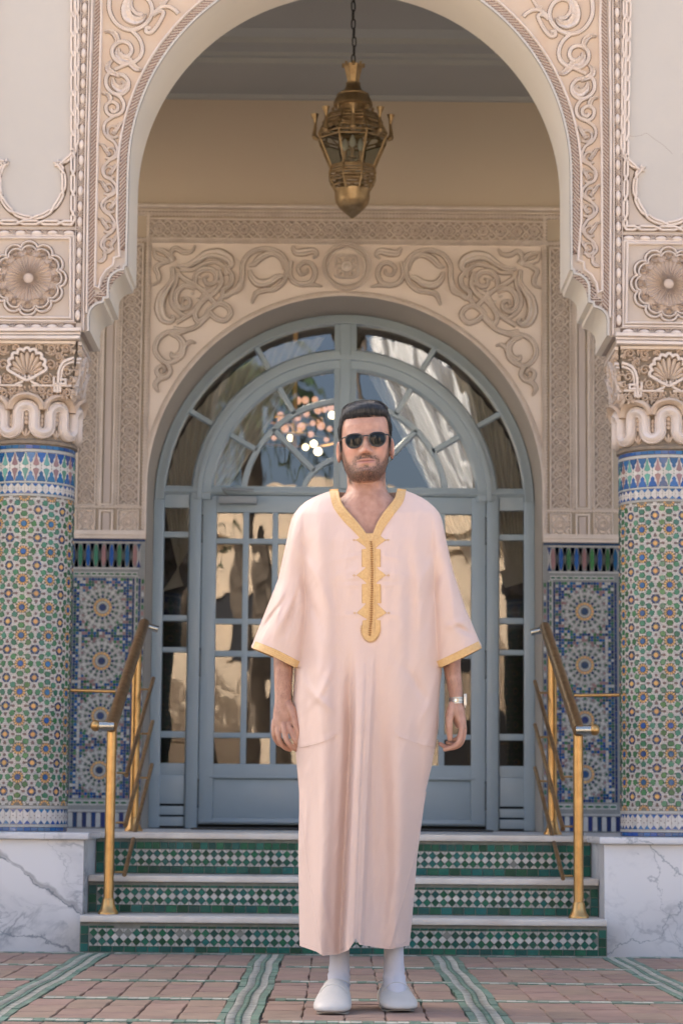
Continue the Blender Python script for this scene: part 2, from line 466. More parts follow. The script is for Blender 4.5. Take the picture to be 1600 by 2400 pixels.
# ================================================================== ground
M_terr = mat('terracotta', srgb(144, 120, 105), 0.75, rand=0.09, hue=0.012, var=0.22, vscale=9, col2=srgb(124, 102, 90), bump=0.0016, bscale=38)
M_bouncepave = mat('pale_bounce_paving', srgb(196, 186, 168), 0.8, var=0.15, vscale=3, col2=srgb(176, 164, 146))
M_joint = mat('paving_joint', (0.17, 0.14, 0.12), 0.95, var=0.3, vscale=30)
g = MB()
g.add([(-120, -120, -0.012), (120, -120, -0.012), (120, 140, -0.012), (-120, 140, -0.012)], [(0, 1, 2, 3)])
ground = g.build('ground', M_joint); tag(ground, kind='structure')
BAND0, BPITCH, BHALF = -0.992, 0.695, 0.058
XL0, XLP = 9.90, 0.80        # first cross strip and pitch towards the camera
def paver_mesh(w, l, seed):
    rr = random.Random(seed)
    b = MB(); j = lambda: rr.uniform(-0.0035, 0.0035)
    p = [(-w/2+j(), -l/2+j()), (0+j(), -l/2+j()), (w/2+j(), -l/2+j()), (w/2+j(), 0), (w/2+j(), l/2+j()), (j(), l/2+j()), (-w/2+j(), l/2+j()), (-w/2+j(), 0)]
    tz = [rr.uniform(-0.0012, 0.0012) for _ in p]
    v = [(x, y, -0.012) for x, y in p] + [(x*0.985, y*0.993, -0.003+t) for (x, y), t in zip(p, tz)] + [(x*0.94, y*0.965, 0.0+t*0.5) for (x, y), t in zip(p, tz)]
    f = []
    for k in (0, 8):
        f += [(k+i, k+(i+1) % 8, k+8+(i+1) % 8, k+8+i) for i in range(8)]
    f.append(tuple(range(16, 24)))
    b.add(v, f)
    return b
cellw = BPITCH-2*BHALF
pw, pl = cellw/5, (XLP-0.104)/3
PMESH = [paver_mesh(pw-0.0025, pl-0.003, s).mesh('paver', M_terr) for s in range(8)]
PHALF = [paver_mesh(pw-0.0025, pl/2-0.003, 40+s).mesh('paver', M_terr) for s in range(4)]
spots = []
for k in range(-4, 6):
    x0 = BAND0+BPITCH*k+BHALF
    for r in range(0, 9):
        ytop = XL0-XLP*r-0.052
        for c in range(5):
            x = x0+pw*(c+0.5)
            off = 0.5 if (c+k) % 2 else 0.0
            rows = [(0, 1), (1, 1), (2, 1)] if not off else [(0, .5), (.5, 1), (1.5, 1), (2.5, .5)]
            for (s, n) in rows:
                y = ytop-pl*(s+n/2)
                spots.append((x, y, n))
vis = []
rest = []
for x, y, n in spots:
    (vis if (6.15 < y and abs(x) < 0.147*y+0.10) else rest).append((x, y, n))
vis.sort(key=lambda t: t[1])
for i, (x, y, n) in enumerate(vis[:300]):
    me = (PMESH[(i*5+int(x*31)) % 8] if n == 1 else PHALF[i % 4])
    place('paver', me, ground, (x+random.uniform(-.002, .002), y+random.uniform(-.002, .002), random.uniform(-.0018, .0008)), (random.uniform(-.004, .004), random.uniform(-.006, .006), random.uniform(-.006, .006)))
b = MB()
for x, y, n in vis[300:]+rest:
    if abs(x) > 2.4: continue
    src = paver_mesh(pw-0.0025, pl*n-0.003, int(x*1000+y*77) % 50)
    src.map(lambda p: p+Vector((x, y, 0))); b.add(src.v, src.f)
tag(b.build('more_pavers', M_terr, ground), kind='stuff')
# beyond the laid pavers one unseen pale sheet stands in, lightened to bounce sun into the porch
b = MB()
for (x0, y0, x1, y1) in ((-120, -120, 120, 2.55), (-120, 2.55, -2.45, 10.6), (2.45, 2.55, 120, 10.6)):
    b.add([(x0, y0, -0.004), (x1, y0, -0.004), (x1, y1, -0.004), (x0, y1, -0.004)], [(0, 1, 2, 3)])
tag(b.build('plaza_paving', M_bouncepave), kind='structure')
# inlaid strips: green borders and zigzag chips running towards the steps, thin chequered strips across
gb, wb, jb = MB(), MB(), MB()
def flat(bld, pts, z=0.001):
    n = len(pts)
    bld.add([(p[0], p[1], -0.011) for p in pts]+[(p[0], p[1], z) for p in pts], [tuple(range(n, 2*n))]+[(i, (i+1) % n, n+(i+1) % n, n+i) for i in range(n)])
for k in range(-1, 5):
    xc = BAND0+BPITCH*k
    wob = lambda y: 0.004*math.sin(y*3.1+k)+0.003*math.sin(y*7.7+2*k)
    y = XL0-0.01; 
    while y > 5.6:
        l = random.uniform(0.10, 0.15)
        for s in (-1, 1):
            xa, xb = xc+s*(0.036)+wob(y), xc+s*(0.057)+wob(y)
            flat(gb, [(min(xa, xb), y-l+0.002), (max(xa, xb), y-l+0.002), (max(xa, xb), y), (min(xa, xb), y)], random.uniform(-.001, .002))
        y -= l
    y = XL0-0.01; st = 0.0245
    while y > 5.6:
        w0 = wob(y)
        # white slivers on both sides with a green chain down the middle
        for s in (-1, 1):
            flat(wb, [(xc+w0+s*0.034, y), (xc+w0+s*0.034, y-st*0.72), (xc+w0+s*0.010, y-st*0.36)][::(1 if s < 0 else -1)], random.uniform(0, .0015))
        flat(gb, [(xc+w0-0.009, y-st*.36), (xc+w0, y-st*.86), (xc+w0+0.009, y-st*.36), (xc+w0, y+st*.14)], 0.001)
        y -= st
for r in range(0, 6):
    yc = XL0-XLP*r
    x = -2.2
    i = 0
    while x < 2.2:
        l = 0.032
        near = min(abs(x-(BAND0+BPITCH*k)) for k in range(-3, 7))
        if near > BHALF:
            h = 0.046+0.002*math.sin(x*5)
            yy = yc+0.004*math.sin(x*2.3+r)
            for sg in (-1, 1): flat(gb, [(x+.0008, yy+sg*h*.80-h*.19), (x+l-.0008, yy+sg*h*.80-h*.19), (x+l-.0008, yy+sg*h*.80+h*.19), (x+.0008, yy+sg*h*.80+h*.19)], random.uniform(-.0005, .0012))
            if (i//2) % 2 == 0: flat(wb, [(x+.0008, yy-h*.56), (x+l-.0008, yy-h*.56), (x+l-.0008, yy+h*.56), (x+.0008, yy+h*.56)], random.uniform(0, .001))
            else:
                flat(gb, [(x+.0008, yy-h*.56), (x+l-.0008, yy-h*.56), (x+l-.0008, yy-h*.02), (x+.0008, yy-h*.02)], .0006)
                flat(wb if i % 2 else gb, [(x+.0008, yy+h*.02), (x+l-.0008, yy+h*.02), (x+l-.0008, yy+h*.56), (x+.0008, yy+h*.56)], .0006)
        x += l; i += 1
M_fgreen = mat('worn_green_tile', srgb(72, 112, 96), 0.65, rand=0.22, hue=0.02, var=0.35, vscale=30, col2=srgb(112, 122, 108))
M_fwhite = mat('worn_white_tile', srgb(182, 180, 168), 0.65, rand=0.12, var=0.3, vscale=30, col2=srgb(150, 148, 136))
tag(gb.build('green_inlay', M_fgreen, ground), kind='stuff')
tag(wb.build('white_inlay', M_fwhite, ground), kind='stuff')

# ================================================================== steps
YR = (9.93, 10.23, 10.53)
ZT = (0.148, 0.303, 0.479)
SH = 0.027
XW = 1.066
steps = empty('entrance_steps', (0, 9.93, 0), 'three marble steps with green and white zellige risers', 'steps')
sq_meshes = {}
def tmesh(key, fn, m, name):
    if key not in sq_meshes: sq_meshes[key] = fn().mesh(name, m)
    return sq_meshes[key]
diam_spots = []
chips_g, chips_w = MB(), MB()
for k in range(3):
    z0 = 0.0 if k == 0 else ZT[k-1]
    zt = ZT[k]
    y = YR[k]
    b = MB(); b.box((-XW, y, z0-0.01), (XW, y+0.29 if k < 2 else y+0.2, zt-SH-0.001))
    riser = b.build('riser', M_grout, steps)
    b = MB(); b.bbox((-XW+0.001, y-0.022, zt-SH), (XW-0.001, y+0.296 if k < 2 else y+0.20, zt), 0.007)
    b.build('tread', M_tread, steps, 'auto')
    H = zt-SH-z0
    gap = 0.012
    hd = 0.0715
    hb = (0.024, 0.031, 0.031)[k]
    ht = H-gap-hd-hb-0.003
    zb = z0+0.002
    # bottom and top rows of green rectangles
    tw = 0.0478
    x = -XW+0.036
    nrow = int((2*XW-0.072)/tw); tw = (2*XW-0.072)/nrow
    me = tmesh(('b', k), lambda: MB().tile([(-tw/2+.0012, -hb/2+.0008), (tw/2-.0012, -hb/2+.0008), (tw/2-.0012, hb/2-.0008), (-tw/2+.0012, hb/2-.0008)], 0, 0.0035, 0.0015), M_green, 'tile')
    for i in range(nrow):
        if 10 < i < 27 and k < 2 and 17 < i < 22: pass
        place('tile', me, riser, (x+tw*(i+.5), y, zb+hb/2), (random.uniform(-.03, .03), 0, random.uniform(-.02, .02)))
    tw2 = 0.0338 if k != 1 else 0.036
    n2 = int((2*XW-0.072)/tw2); tw2 = (2*XW-0.072)/n2
    zt0 = zb+hb+hd
    me2 = tmesh(('t', k), lambda: MB().tile([(-tw2/2+.001, .001), (tw2/2-.001, .001), (tw2/2-.001, ht-.001), (-tw2/2+.001, ht-.001)], 0, 0.0035, 0.0015), M_green, 'tile')
    for i in range(n2):
        if k == 0 and 3 <= i <= 5: continue            # missing tiles at the lower left
        place('tile', me2, riser, (x+tw2*(i+.5), y, zt0), (random.uniform(-.03, .03), 0, random.uniform(-.02, .02)))
    # end columns
    hc = (H-gap-0.004)/3
    me3 = tmesh(('e', k), lambda: MB().tile([(-.0155, .001), (.0155, .001), (.0155, hc-.001), (-.0155, hc-.001)], 0, 0.0035, 0.0015), M_green, 'tile')
    for s in (-1, 1):
        for i in range(3):
            place('tile', me3, riser, (s*(XW-0.0185), y, zb+hc*i), None)
    # band of diamonds
    zd = zb+hb+0.001
    pd = 0.0345
    nd = int((2*XW-0.076)/pd); pd = (2*XW-0.076)/nd
    q = (hd-0.002)/4
    for i in range(nd+1):
        xa = -XW+0.038+pd*i
        if i < nd:
            xm = xa+pd/2
            for zc, col in ((zd+q, 'g'), (zd+3*q, 'g')):
                diam_spots.append((k, xm, zc, pd/2, q, col, riser))
            chips_w.tile([(xa+.001, zd), (xm-.0012, zd), (xa+.0002, zd+q-.001)] if False else [(xa+.0015, zd+.0004), (xa+pd/2-.0015, zd+.0004), (xa+.0008, zd+q-.0015)], y, 0.003, 0.0008)
            chips_w.tile([(xa+pd/2+.0015, zd+.0004), (xa+pd-.0015, zd+.0004), (xa+pd-.0008, zd+q-.0015)], y, 0.003, 0.0008)
            chips_w.tile([(xa+.0008, zd+3*q+.0015), (xa+pd/2-.0015, zd+4*q-.0004), (xa+.0015, zd+4*q-.0004)], y, 0.003, 0.0008)
            chips_w.tile([(xa+pd-.0008, zd+3*q+.0015), (xa+pd-.0015, zd+4*q-.0004), (xa+pd/2+.0015, zd+4*q-.0004)], y, 0.003, 0.0008)
        if 0 < i < nd:
            diam_spots.append((k, xa, zd+2*q, pd/2, q, 'w', riser))
dm = {}
def diamond(hx, hz, m):
    key = (round(hx, 4), round(hz, 4), m.name)
    if key not in dm:
        dm[key] = MB().tile([(-hx+.0009, 0), (0, -hz+.0009), (hx-.0009, 0), (0, hz-.0009)], 0, 0.0035, 0.0012).mesh('diamond_tile', m)
    return dm[key]
missing = {(0, 5), (0, 6)}
wh = [d for d in diam_spots if d[5] == 'w' and not (-0.21 < d[1] < 0.25)]
gr_ = [d for d in diam_spots if d[5] == 'g' and not (-0.21 < d[1] < 0.25)]
gr_.sort(key=lambda d: (d[0], -abs(d[1])))
keep = set(id(d) for d in (wh+gr_)[:300])
for d in diam_spots:
    k, x, z, hx, hz, c, riser = d
    if k == 0 and -0.93 < x < -0.80 and z > 0.075 and random.random() < 0.6: continue
    if random.random() < 0.008: continue
    m = M_green if c == 'g' else M_white
    if id(d) in keep:
        place('diamond_tile', diamond(hx, hz, m), riser, (x, YR[k], z), (random.uniform(-.03, .03), random.uniform(-.03, .03), random.uniform(-.03, .03)))
    else:
        (chips_g if c == 'g' else chips_w).tile([(x-hx+.0009, z), (x, z-hz+.0009), (x+hx-.0009, z), (x, z+hz-.0009)], YR[k], 0.0033, 0.0012)
tag(chips_g.build('green_chips', M_green, steps), kind='stuff')
tag(chips_w.build('white_chips', M_white, steps), kind='stuff')

# ================================================================== porch floor
b = MB(); b.box((-2.6, 10.731, -0.05), (2.6, 13.299, 0.477)); b.box((-1.09, 13.2995, -0.05), (1.09, 13.92, 0.477)); tag(b.build('porch_floor', M_floor), kind='structure')

# ================================================================== plinths
for s, nm in ((-1, 'white marble plinth with a broad grey vein, under the left tiled column'), (1, 'white marble plinth with a net of fine veins, under the right tiled column')):
    pl_ = empty('marble_plinth', (s*1.6, 10.03, 0), nm, 'plinth')
    m = M_marble if s < 0 else M_marble2
    b = MB(); xa, xb = sorted((s*1.068, s*2.6)); b.bbox((xa, 10.035, -0.01), (xb, 10.729, 0.4505), 0.004); b.build('block', m, pl_, 'auto')
    b = MB(); xa, xb = sorted((s*1.046, s*2.62)); b.bbox((xa, 10.008, 0.451), (xb, 10.729, 0.4795), 0.006); b.build('slab', m, pl_, 'auto')

# ================================================================== handrails
def handrail(s):
    root = empty('handrail', (s*0.965, 10.06, 0.148), ('left' if s < 0 else 'right')+' one of the two brass stair handrails with round knob and three thin bars', 'handrail', 'brass handrails on the steps')
    sl = 0.344
    zr = lambda y: 0.925+sl*(y-10.06)
    X = s*0.965
    def flange(c):
        return [(0.0, 0.064), (0.0225, 0.064), (0.0245, 0.060), (0.0255, 0.054), (0.0275, 0.036), (0.034, 0.018), (0.040, 0.011), (0.0425, 0.005), (0.0425, 0.0)]
    for y, z0, in ((10.06, 0.1485), (11.25, 0.4785)):
        b = MB(); b.tube([(X, y, z0+0.06), (X, y, zr(y)-0.02)], 0.0205 if y < 11 else 0.0215, 20); po = b.build('post', M_brass, root, 'auto')
        b = MB(); b.lathe(flange(0), (X, y, z0), 28); b.build('flange', M_brass, po, 'auto')
    b = MB(); b.tube([(X, 10.03, zr(10.03)), (X, 11.64, zr(11.64))], 0.0255, 20); b.build('rail', M_brassdk, root, 'auto')
    # level end piece with a ball cap, turned away from the steps
    b = MB(); b.tube([(X-s*0.012, 10.04, 0.917), (X+s*0.052, 10.04, 0.917)], 0.0215, 18); b.build('end_tube', M_steel, root, 'auto')
    b = MB()
    pr = [(0.024*math.cos(t), 0.0225*math.sin(t)) for t in [(-PI/2+PI*i/12) for i in range(13)]]
    b.lathe([(abs(r), z) for r, z in pr], (0, 0, 0), 20); b.map(lambda p: Vector((X+s*0.066+p.z*0.9, 10.032+p.y, 0.918+p.x)))
    b.build('knob', M_brass, root, True)
    b = MB(); b.tube([(X+s*0.0, 11.62, zr(11.62)-0.005), (X-s*0.07, 11.62, zr(11.62)-0.022)], 0.0165, 14); b.build('top_return', M_steel, root, 'auto')
    Xt = s*0.905
    for z1 in (1.197, 0.992, 0.789):
        b = MB(); b.tube([(Xt, 10.10, z1-sl*1.40), (Xt, 11.50, z1)], 0.0095, 12); bar = b.build('bar', M_brassdk, root, 'auto')
        for y in (10.06, 11.25):
            z = z1+sl*(y+0.06-11.50)
            if y < 10.1: z = z1-sl*1.37
            b = MB(); b.tube([(X-s*0.018, y+(0.06 if y < 10.1 else 0), z), (Xt, y+(0.06 if y < 10.1 else 0), z)], 0.0045, 8); b.build('bracket', M_brass, bar, 'auto')
    b = MB(); y = 10.42; b.tube([(X+s*0.02, y, zr(y)+0.03), (s*1.19, y-0.02, zr(y)+0.033)], 0.0075, 10); b.build('tie_rod', M_brass, root, 'auto')
    return root
handrail(-1); handrail(1)
# ================================================================== tiled columns
CR = 0.1885
MB.HS = 1.35
def column(s):
    cx, cy, z0 = s*1.365, 10.36, 0.4797
    root = empty('tiled_column', (cx, cy, z0), 'round green, blue and yellow zellige column standing on the plinth with the '+('broad diagonal vein' if s < 0 else 'fine net of veins'), 'column', 'tiled columns of the entrance')
    cyl = lambda p: Vector((cx+(CR-p.y)*math.sin(p.x/CR), cy-(CR-p.y)*math.cos(p.x/CR), p.z))
    b = MB(); b.lathe([(CR, z0), (CR, 2.125)], (cx, cy, 0), 64)
    shaft = b.build('shaft', mat('mosaic_joint', (0.20, 0.185, 0.15), 0.85, var=0.3, vscale=70), root, True)
    P = 2*PI*CR/10
    parts = []           # (theta, z, key)
    chips = {}
    def chip(m, pts, h=0.0022):
        chips.setdefault(m.name, (m, MB()))[1].tile(pts, 0, h, 0.0007)
    ZTOP, NR = 1.893, 11
    PZ = (ZTOP-0.588)/NR
    pm = {}
    def pmesh(key, pts, m, h=0.0028):
        if key not in pm: pm[key] = MB().tile(pts, 0, h, 0.0012).mesh('tile', m)
        return pm[key]
    heart = [(0.30, -0.95), (-0.30, -0.95), (-0.95, -0.25), (-0.95, 0.35), (-0.45, 0.85), (0, 0.70), (0.45, 0.85), (0.95, 0.35), (0.95, -0.25)]
    for i in range(-5, 6):
        for j in range(0, NR+1):
            A = (i*P, ZTOP-j*PZ)
            def ok(z): return 0.590 < z < 1.890
            th = A[0]/CR
            if -4 <= i <= 4 or True:
                if 0 < j < NR: parts.append((A[0], A[1], 'A'))
                for k in range(12):
                    a = 2*PI*k/12+PI/12
                    c = (A[0]+math.cos(a)*P*.158, A[1]+math.sin(a)*PZ*.158)
                    if ok(c[1]): chip(M_yellow, [(c[0]+P*(math.cos(a)*u-math.sin(a)*v), c[1]+P*(math.sin(a)*u+math.cos(a)*v)) for u, v in ((-.042, -.016), (.03, -.034), (.045, 0), (.03, .034), (-.042, .016))])
                    a2 = a+PI/12
                    c = (A[0]+math.cos(a2)*P*.205, A[1]+math.sin(a2)*PZ*.205)
                    if ok(c[1]): chip(M_dkgreen, [(c[0]+P*(math.cos(a2)*u-math.sin(a2)*v), c[1]+P*(math.sin(a2)*u+math.cos(a2)*v)) for u, v in ((-.034, 0), (0, -.02), (.03, 0), (0, .02))])
                for k in range(8):
                    a = PI/4*k
                    c = (A[0]+math.cos(a)*P*.362, A[1]+math.sin(a)*PZ*.362)
                    if ok(c[1]-0.006) and ok(c[1]+0.006): parts.append((c[0], c[1], ('G', k)))
                    for dv in (-1, 1):
                        a3 = a+dv*PI/8*0.82
                        c = (A[0]+math.cos(a3)*P*.33, A[1]+math.sin(a3)*PZ*.33)
                        if ok(c[1]): chip(M_dkgreen if k % 2 else M_leaf, [(c[0]+P*(math.cos(a3)*u-math.sin(a3)*v), c[1]+P*(math.sin(a3)*u+math.cos(a3)*v)) for u, v in ((-.06, 0), (0, -.012), (.06, 0), (0, .012))], 0.0018)
            B = (A[0]+P/2, A[1]-PZ/2)
            if j < NR:
                parts.append((B[0], B[1], 'B'))
                for k in range(4):
                    a = PI/4+PI/2*k
                    pts = []
                    for t in np.linspace(-0.62, 0.62, 6): pts.append((B[0]+P*.165*math.cos(a+t), B[1]+PZ*.165*math.sin(a+t)))
                    for t in np.linspace(0.55, -0.55, 5): pts.append((B[0]+P*.112*math.cos(a+t), B[1]+PZ*.112*math.sin(a+t)))
                    n = len(pts)
                    bb = chips.setdefault('navy', (M_navy, MB()))[1]
                    vs_ = [(p[0], 0, p[1]) for p in pts]+[(p[0], -0.0024, p[1]) for p in pts]
                    fs = [(q, (q+1) % n, n+(q+1) % n, n+q) for q in range(n)]
                    o = [0, 1, 2, 3, 4, 5]; 
                    fs += [(n+0, n+1, n+9, n+10), (n+1, n+2, n+8, n+9), (n+2, n+3, n+7, n+8), (n+3, n+4, n+7), (n+4, n+5, n+6, n+7)]
                    bb.add(vs_, fs)
                for k in range(4):
                    a = PI/2*k
                    c = (B[0]+math.cos(a)*P*.285, B[1]+math.sin(a)*PZ*.285)
                    st = [(c[0]+P*(.088 if q % 2 == 0 else .040)*math.cos(PI/8*q), c[1]+P*(.088 if q % 2 == 0 else .040)*math.sin(PI/8*q)) for q in range(16)]
                    chip(M_brown, st, 0.002)
    mk = {'A': pmesh('A', ngon((0, 0), P*.106, 8, PI/8), M_blue), 'B': pmesh('B', ngon((0, 0), P*.085, 8, PI/8), M_yellow)}
    for k in range(8):
        a = PI/4*k
        r = P*.112
        mk[('G', k)] = pmesh(('G', k), [(r*(u*math.cos(a-PI/2)-v*math.sin(a-PI/2)), r*(u*math.sin(a-PI/2)+v*math.cos(a-PI/2))) for u, v in heart], M_leaf)
    # the side that faces the opening and the camera shows largest
    def score(p):
        th = p[0]/CR
        lo, hi = (-0.75, 1.35) if s < 0 else (-1.35, 0.75)
        return 0 if lo < th < hi else 1
    parts = [p for p in parts if abs(p[0]) <= PI*CR]
    parts.sort(key=lambda p: (score(p), abs(p[0])))
    for i, (x, z, key) in enumerate(parts):
        if i < 300:
            th = x/CR
            place('tile', mk[key], shaft, (cx+CR*math.sin(th), cy-CR*math.cos(th), z), (0, 0, th))
        else:
            m = mk[key].materials[0]
            bb = chips.setdefault(m.name, (m, MB()))[1]
            bb.add([(v.co.x+x, v.co.y, v.co.z+z) for v in mk[key].vertices], [tuple(f.vertices) for f in mk[key].polygons])
    # cream background pieces between the coloured ones
    M_cream = mat('cream_glaze', (0.56, 0.52, 0.475), 0.35, rand=0.12, var=0.2, vscale=70, coat=0.15)
    cc = MB(); cs = P/15.0
    for i in range(-34, 35):
        for j in range(int((1.892-.589)/cs)):
            x = (i+.5*(j % 2))*cs; z = .5895+(j+.5)*cs
            u = ((x/P+50) % 1.0); v = (((ZTOP-z)/PZ+50) % 1.0)
            du, dv = min(u, 1-u), min(v, 1-v)
            rA = math.hypot(du, dv); rB = math.hypot(u-.5, v-.5)
            if rA < .225 or rB < .17: continue
            hit = False
            for k in range(3):
                a = PI/4*k
                if math.hypot(du-.362*math.cos(a), dv-.362*math.sin(a)) < .105: hit = True
            bu, bv = abs(u-.5), abs(v-.5)
            if math.hypot(bu-.285, bv) < .055 or math.hypot(bu, bv-.285) < .055: hit = True
            if hit: continue
            an = math.atan2(dv, du)
            cc.tile([(x+cs*.68*math.cos(an+PI/2*q), z+cs*.68*math.sin(an+PI/2*q)) for q in range(4)], 0, .0017, .0006)
    for (za, zb, n2) in ((.509, .5755, 46), (1.9025, 1.9485, 46), (1.9575, 2.081, 52)):
        for q in range(n2):
            w = 2*PI*CR/n2; x = (q-n2/2)*w
            cc.tile([(x+.0006, za), (x+w-.0006, za), (x+w-.0006, zb), (x+.0006, zb)], 0, .0012, .0006)
    cc.map(cyl); tag(cc.build('cream_chips', M_cream, shaft), kind='stuff')
    # bottom bands
    nb = 40
    for q in range(nb):
        x = (q-nb/2)*2*PI*CR/nb; w = 2*PI*CR/nb
        chip(M_blue, [(x+.0006, .482), (x+w-.0006, .482), (x+w-.0006, .4985), (x+.0006, .4985)])
        z1, z2 = 0.511, 0.574
        chip(M_blue, [(x+w/2-w*.48, z1), (x+w/2+w*.48, z1), (x+w/2, z1+.017)])
        chip(M_blue, [(x+.0006, z2), (x+w/2, z2-.017), (x+w-.0006, z2)])
        chip(M_brown, ngon((x+w/2, (z1+z2)/2+0.004), .0035, 4))
        chip(M_brown, ngon((x, (z1+z2)/2-0.004), .0035, 4))
        # upper bands
        chip(M_blue, [(x+.0006, 2.096), (x+w-.0006, 2.096), (x+w-.0006, 2.111), (x+.0006, 2.111)])
        chip(M_blue, [(x+w/2-w*.48, 1.9035), (x+w/2+w*.48, 1.9035), (x+w/2, 1.918)])
        chip(M_blue, [(x+.0006, 1.9475), (x+w/2, 1.932), (x+w-.0006, 1.9475)])
        chip(M_brown, ngon((x, 1.9255), .0022, 4)); chip(M_dkgreen, ngon((x+w/2, 1.925), .0028, 4))
    nf = 26
    for q in range(nf):
        w = 2*PI*CR/nf; x = (q-nf/2)*w; zc = 2.0185; hh = 0.060
        m = M_teal if q % 2 else M_rose
        th = x/CR
        for sg in (1, -1):
            pts = [(x+w*.02*0, zc+sg*.003)]
            pts = [(x-w*.31, zc+sg*.010), (x-w*.06, zc+sg*.004), (x+w*.06, zc+sg*.004), (x+w*.31, zc+sg*.010), (x+w*.22, zc+sg*.024), (x+w*.12, zc+sg*.036), (x+w*.06, zc+sg*.057), (x-w*.06, zc+sg*.057), (x-w*.12, zc+sg*.036), (x-w*.22, zc+sg*.024)]
            if sg < 0: pts = pts[::-1]
            vs_ = [(a-x, c) for a, c in pts]
            me = pmesh(('F', q % 2, sg), [(a, c-zc) for a, c in vs_], m)
            place('frieze_tile', me, shaft, (cx+CR*math.sin(th), cy-CR*math.cos(th), zc), (0, 0, th))
            # blue flask between
            xb = x+w/2; tb = xb/CR
            pts = [(-w*.44, sg*.062), (w*.44, sg*.062), (w*.33, sg*.044), (w*.17, sg*.036), (w*.20, sg*.026), (0, sg*.015), (-w*.20, sg*.026), (-w*.17, sg*.036), (-w*.33, sg*.044)]
            if sg > 0: pts = pts[::-1]
            me = pmesh(('K', sg), pts, M_blue)
            place('frieze_tile', me, shaft, (cx+CR*math.sin(tb), cy-CR*math.cos(tb), zc), (0, 0, tb))
            chip(M_leaf, ngon((xb, zc+sg*.006), .0035, 4), 0.0018)
    for nm, (m, bb) in chips.items():
        bb.map(cyl); tag(bb.build('mosaic_chips', m, shaft), kind='stuff')
    # plain white fillets
    b = MB()
    for za, zb in ((0.4995, 0.508), (0.5765, 0.588), (1.8935, 1.9015), (1.9495, 1.957), (2.0815, 2.094)):
        b.lathe([(CR-.001, za), (CR+.003, za+.001), (CR+.003, zb-.001), (CR-.001, zb)], (cx, cy, 0), 64)
    b.build('fillet', M_white, shaft, 'auto')
    # ---- capital
    b = MB()
    n = 72
    def sup(hw, e, a):
        c, sn = abs(math.cos(a)), abs(math.sin(a))
        return hw/((c**e+sn**e)**(1/e))
    rows = [(0.1885, 2, 2.113), (0.199, 2, 2.118), (0.200, 2, 2.130), (0.192, 2, 2.134), (0.186, 2.0, 2.14), (0.184, 2.2, 2.25), (0.184, 2.6, 2.29), (0.186, 4, 2.33), (0.192, 8, 2.36), (0.204, 12, 2.44), (0.212, 16, 2.55), (0.212, 16, 2.556)]
    vs_, fs = [], []
    for hw, e, z in rows:
        for q in range(n):
            a = 2*PI*q/n
            r = sup(hw, e, a); vs_.append((cx+r*math.cos(a), cy+r*math.sin(a), z))
    for i in range(len(rows)-1):
        for q in range(n): fs.append((i*n+q, i*n+(q+1) % n, (i+1)*n+(q+1) % n, (i+1)*n+q))
    b.add(vs_, fs)
    cap = b.build('capital', M_capground, root, 'auto')
    # meander ribbon round the neck
    b = MB(); R2 = 0.186; per = 9
    path = []
    W = 2*PI*R2/per
    for q in range(-5, 5):
        x = q*W
        # S-shaped ribbon: up, round the top, down, round the bottom
        path += [(x-W*.5+W*.02, 2.182), (x-W*.27, 2.158), (x-W*.225, 2.19), (x-W*.225, 2.25), (x-W*.16, 2.283), (x, 2.294), (x+W*.16, 2.283), (x+W*.225, 2.25), (x+W*.225, 2.19), (x+W*.27, 2.158)]
    path = []
    for q in range(-5, 5):
        x = q*W; r = W*.25
        path += [(x-r, 2.195), (x-r, 2.245)]
        path += [(x-r*math.cos(t), 2.245+0.034*math.sin(t)) for t in np.linspace(0.2, PI-0.2, 9)]
        path += [(x+r, 2.245), (x+r, 2.195)]
        path += [(x+W/2-r*math.cos(t), 2.195-0.034*math.sin(t)) for t in np.linspace(0.2, PI-0.2, 9)]
    pr = [(-.023, 0), (-.0225, .012), (-.019, .016), (-.015, .0135), (-.009, .021), (0, .025), (.009, .021), (.015, .0135), (.019, .016), (.0225, .012), (.023, 0)]
    b.strip(path, pr, 0, caps=False)
    def cyl2(p):
        flare = max(0.0, (p.z-2.24)/0.06)**1.5*0.012
        rr = R2-p.y+flare
        return Vector((cx+rr*math.sin(p.x/R2), cy-rr*math.cos(p.x/R2), p.z))
    b.map(cyl2); b.build('meander_ribbon', M_carved, cap, 'auto')
    # hoods above each loop and twisted buds inside
    b = MB()
    for q in range(-5, 5):
        x = q*W
        path = [(x-W*.46*math.cos(t), 2.262+.058*math.sin(t)) for t in np.linspace(0.0, PI, 15)]
        b.strip(path, [(-.014, 0), (-.011, .022), (0, .030), (.010, .022), (.014, 0)], 0)
        for t in range(4):
            b.bump((x, 2.262-.018*t), .011, .012, .010, 0, 8, 2, rot=0.5)
        for sg in (-1, 0, 1):
            b.bump((x+sg*.012, 2.163), .006, .022, .009, 0, 8, 2, rot=-sg*0.5)
        for t in range(3):
            b.bump((x+W/2, 2.235-.018*t), .008, .012, .008, 0, 8, 2)
    b.map(cyl2); b.build('hood', M_ground_pl, cap, 'auto')
    # carved faces: shell, volutes, frame and leafy scrolls, one per side
    fc = MB(); lf = MB()
    Z0 = 2.44
    # rim strips
    fc.strip([(-.205, 2.548), (.205, 2.548)], prof_flat(.007, .012), 0)
    fc.strip([(-.19, 2.365), (-.02, 2.365)], prof_flat(.0045, .010), 0)
    fc.strip([(.19, 2.365), (.02, 2.365)], prof_flat(.0045, .010), 0)
    sc_ = (0.0, 2.420)
    rim = []
    for k in range(9):
        a0 = PI*(1.08)-k*PI*1.16/9; a1 = a0-PI*1.16/9
        for t in np.linspace(0, 1, 6)[:-1]:
            a = a0+(a1-a0)*t
            r = .072+.011*math.sin(PI*t)
            rim.append((sc_[0]+r*math.cos(a), sc_[1]+.02+r*math.sin(a)*1.0))
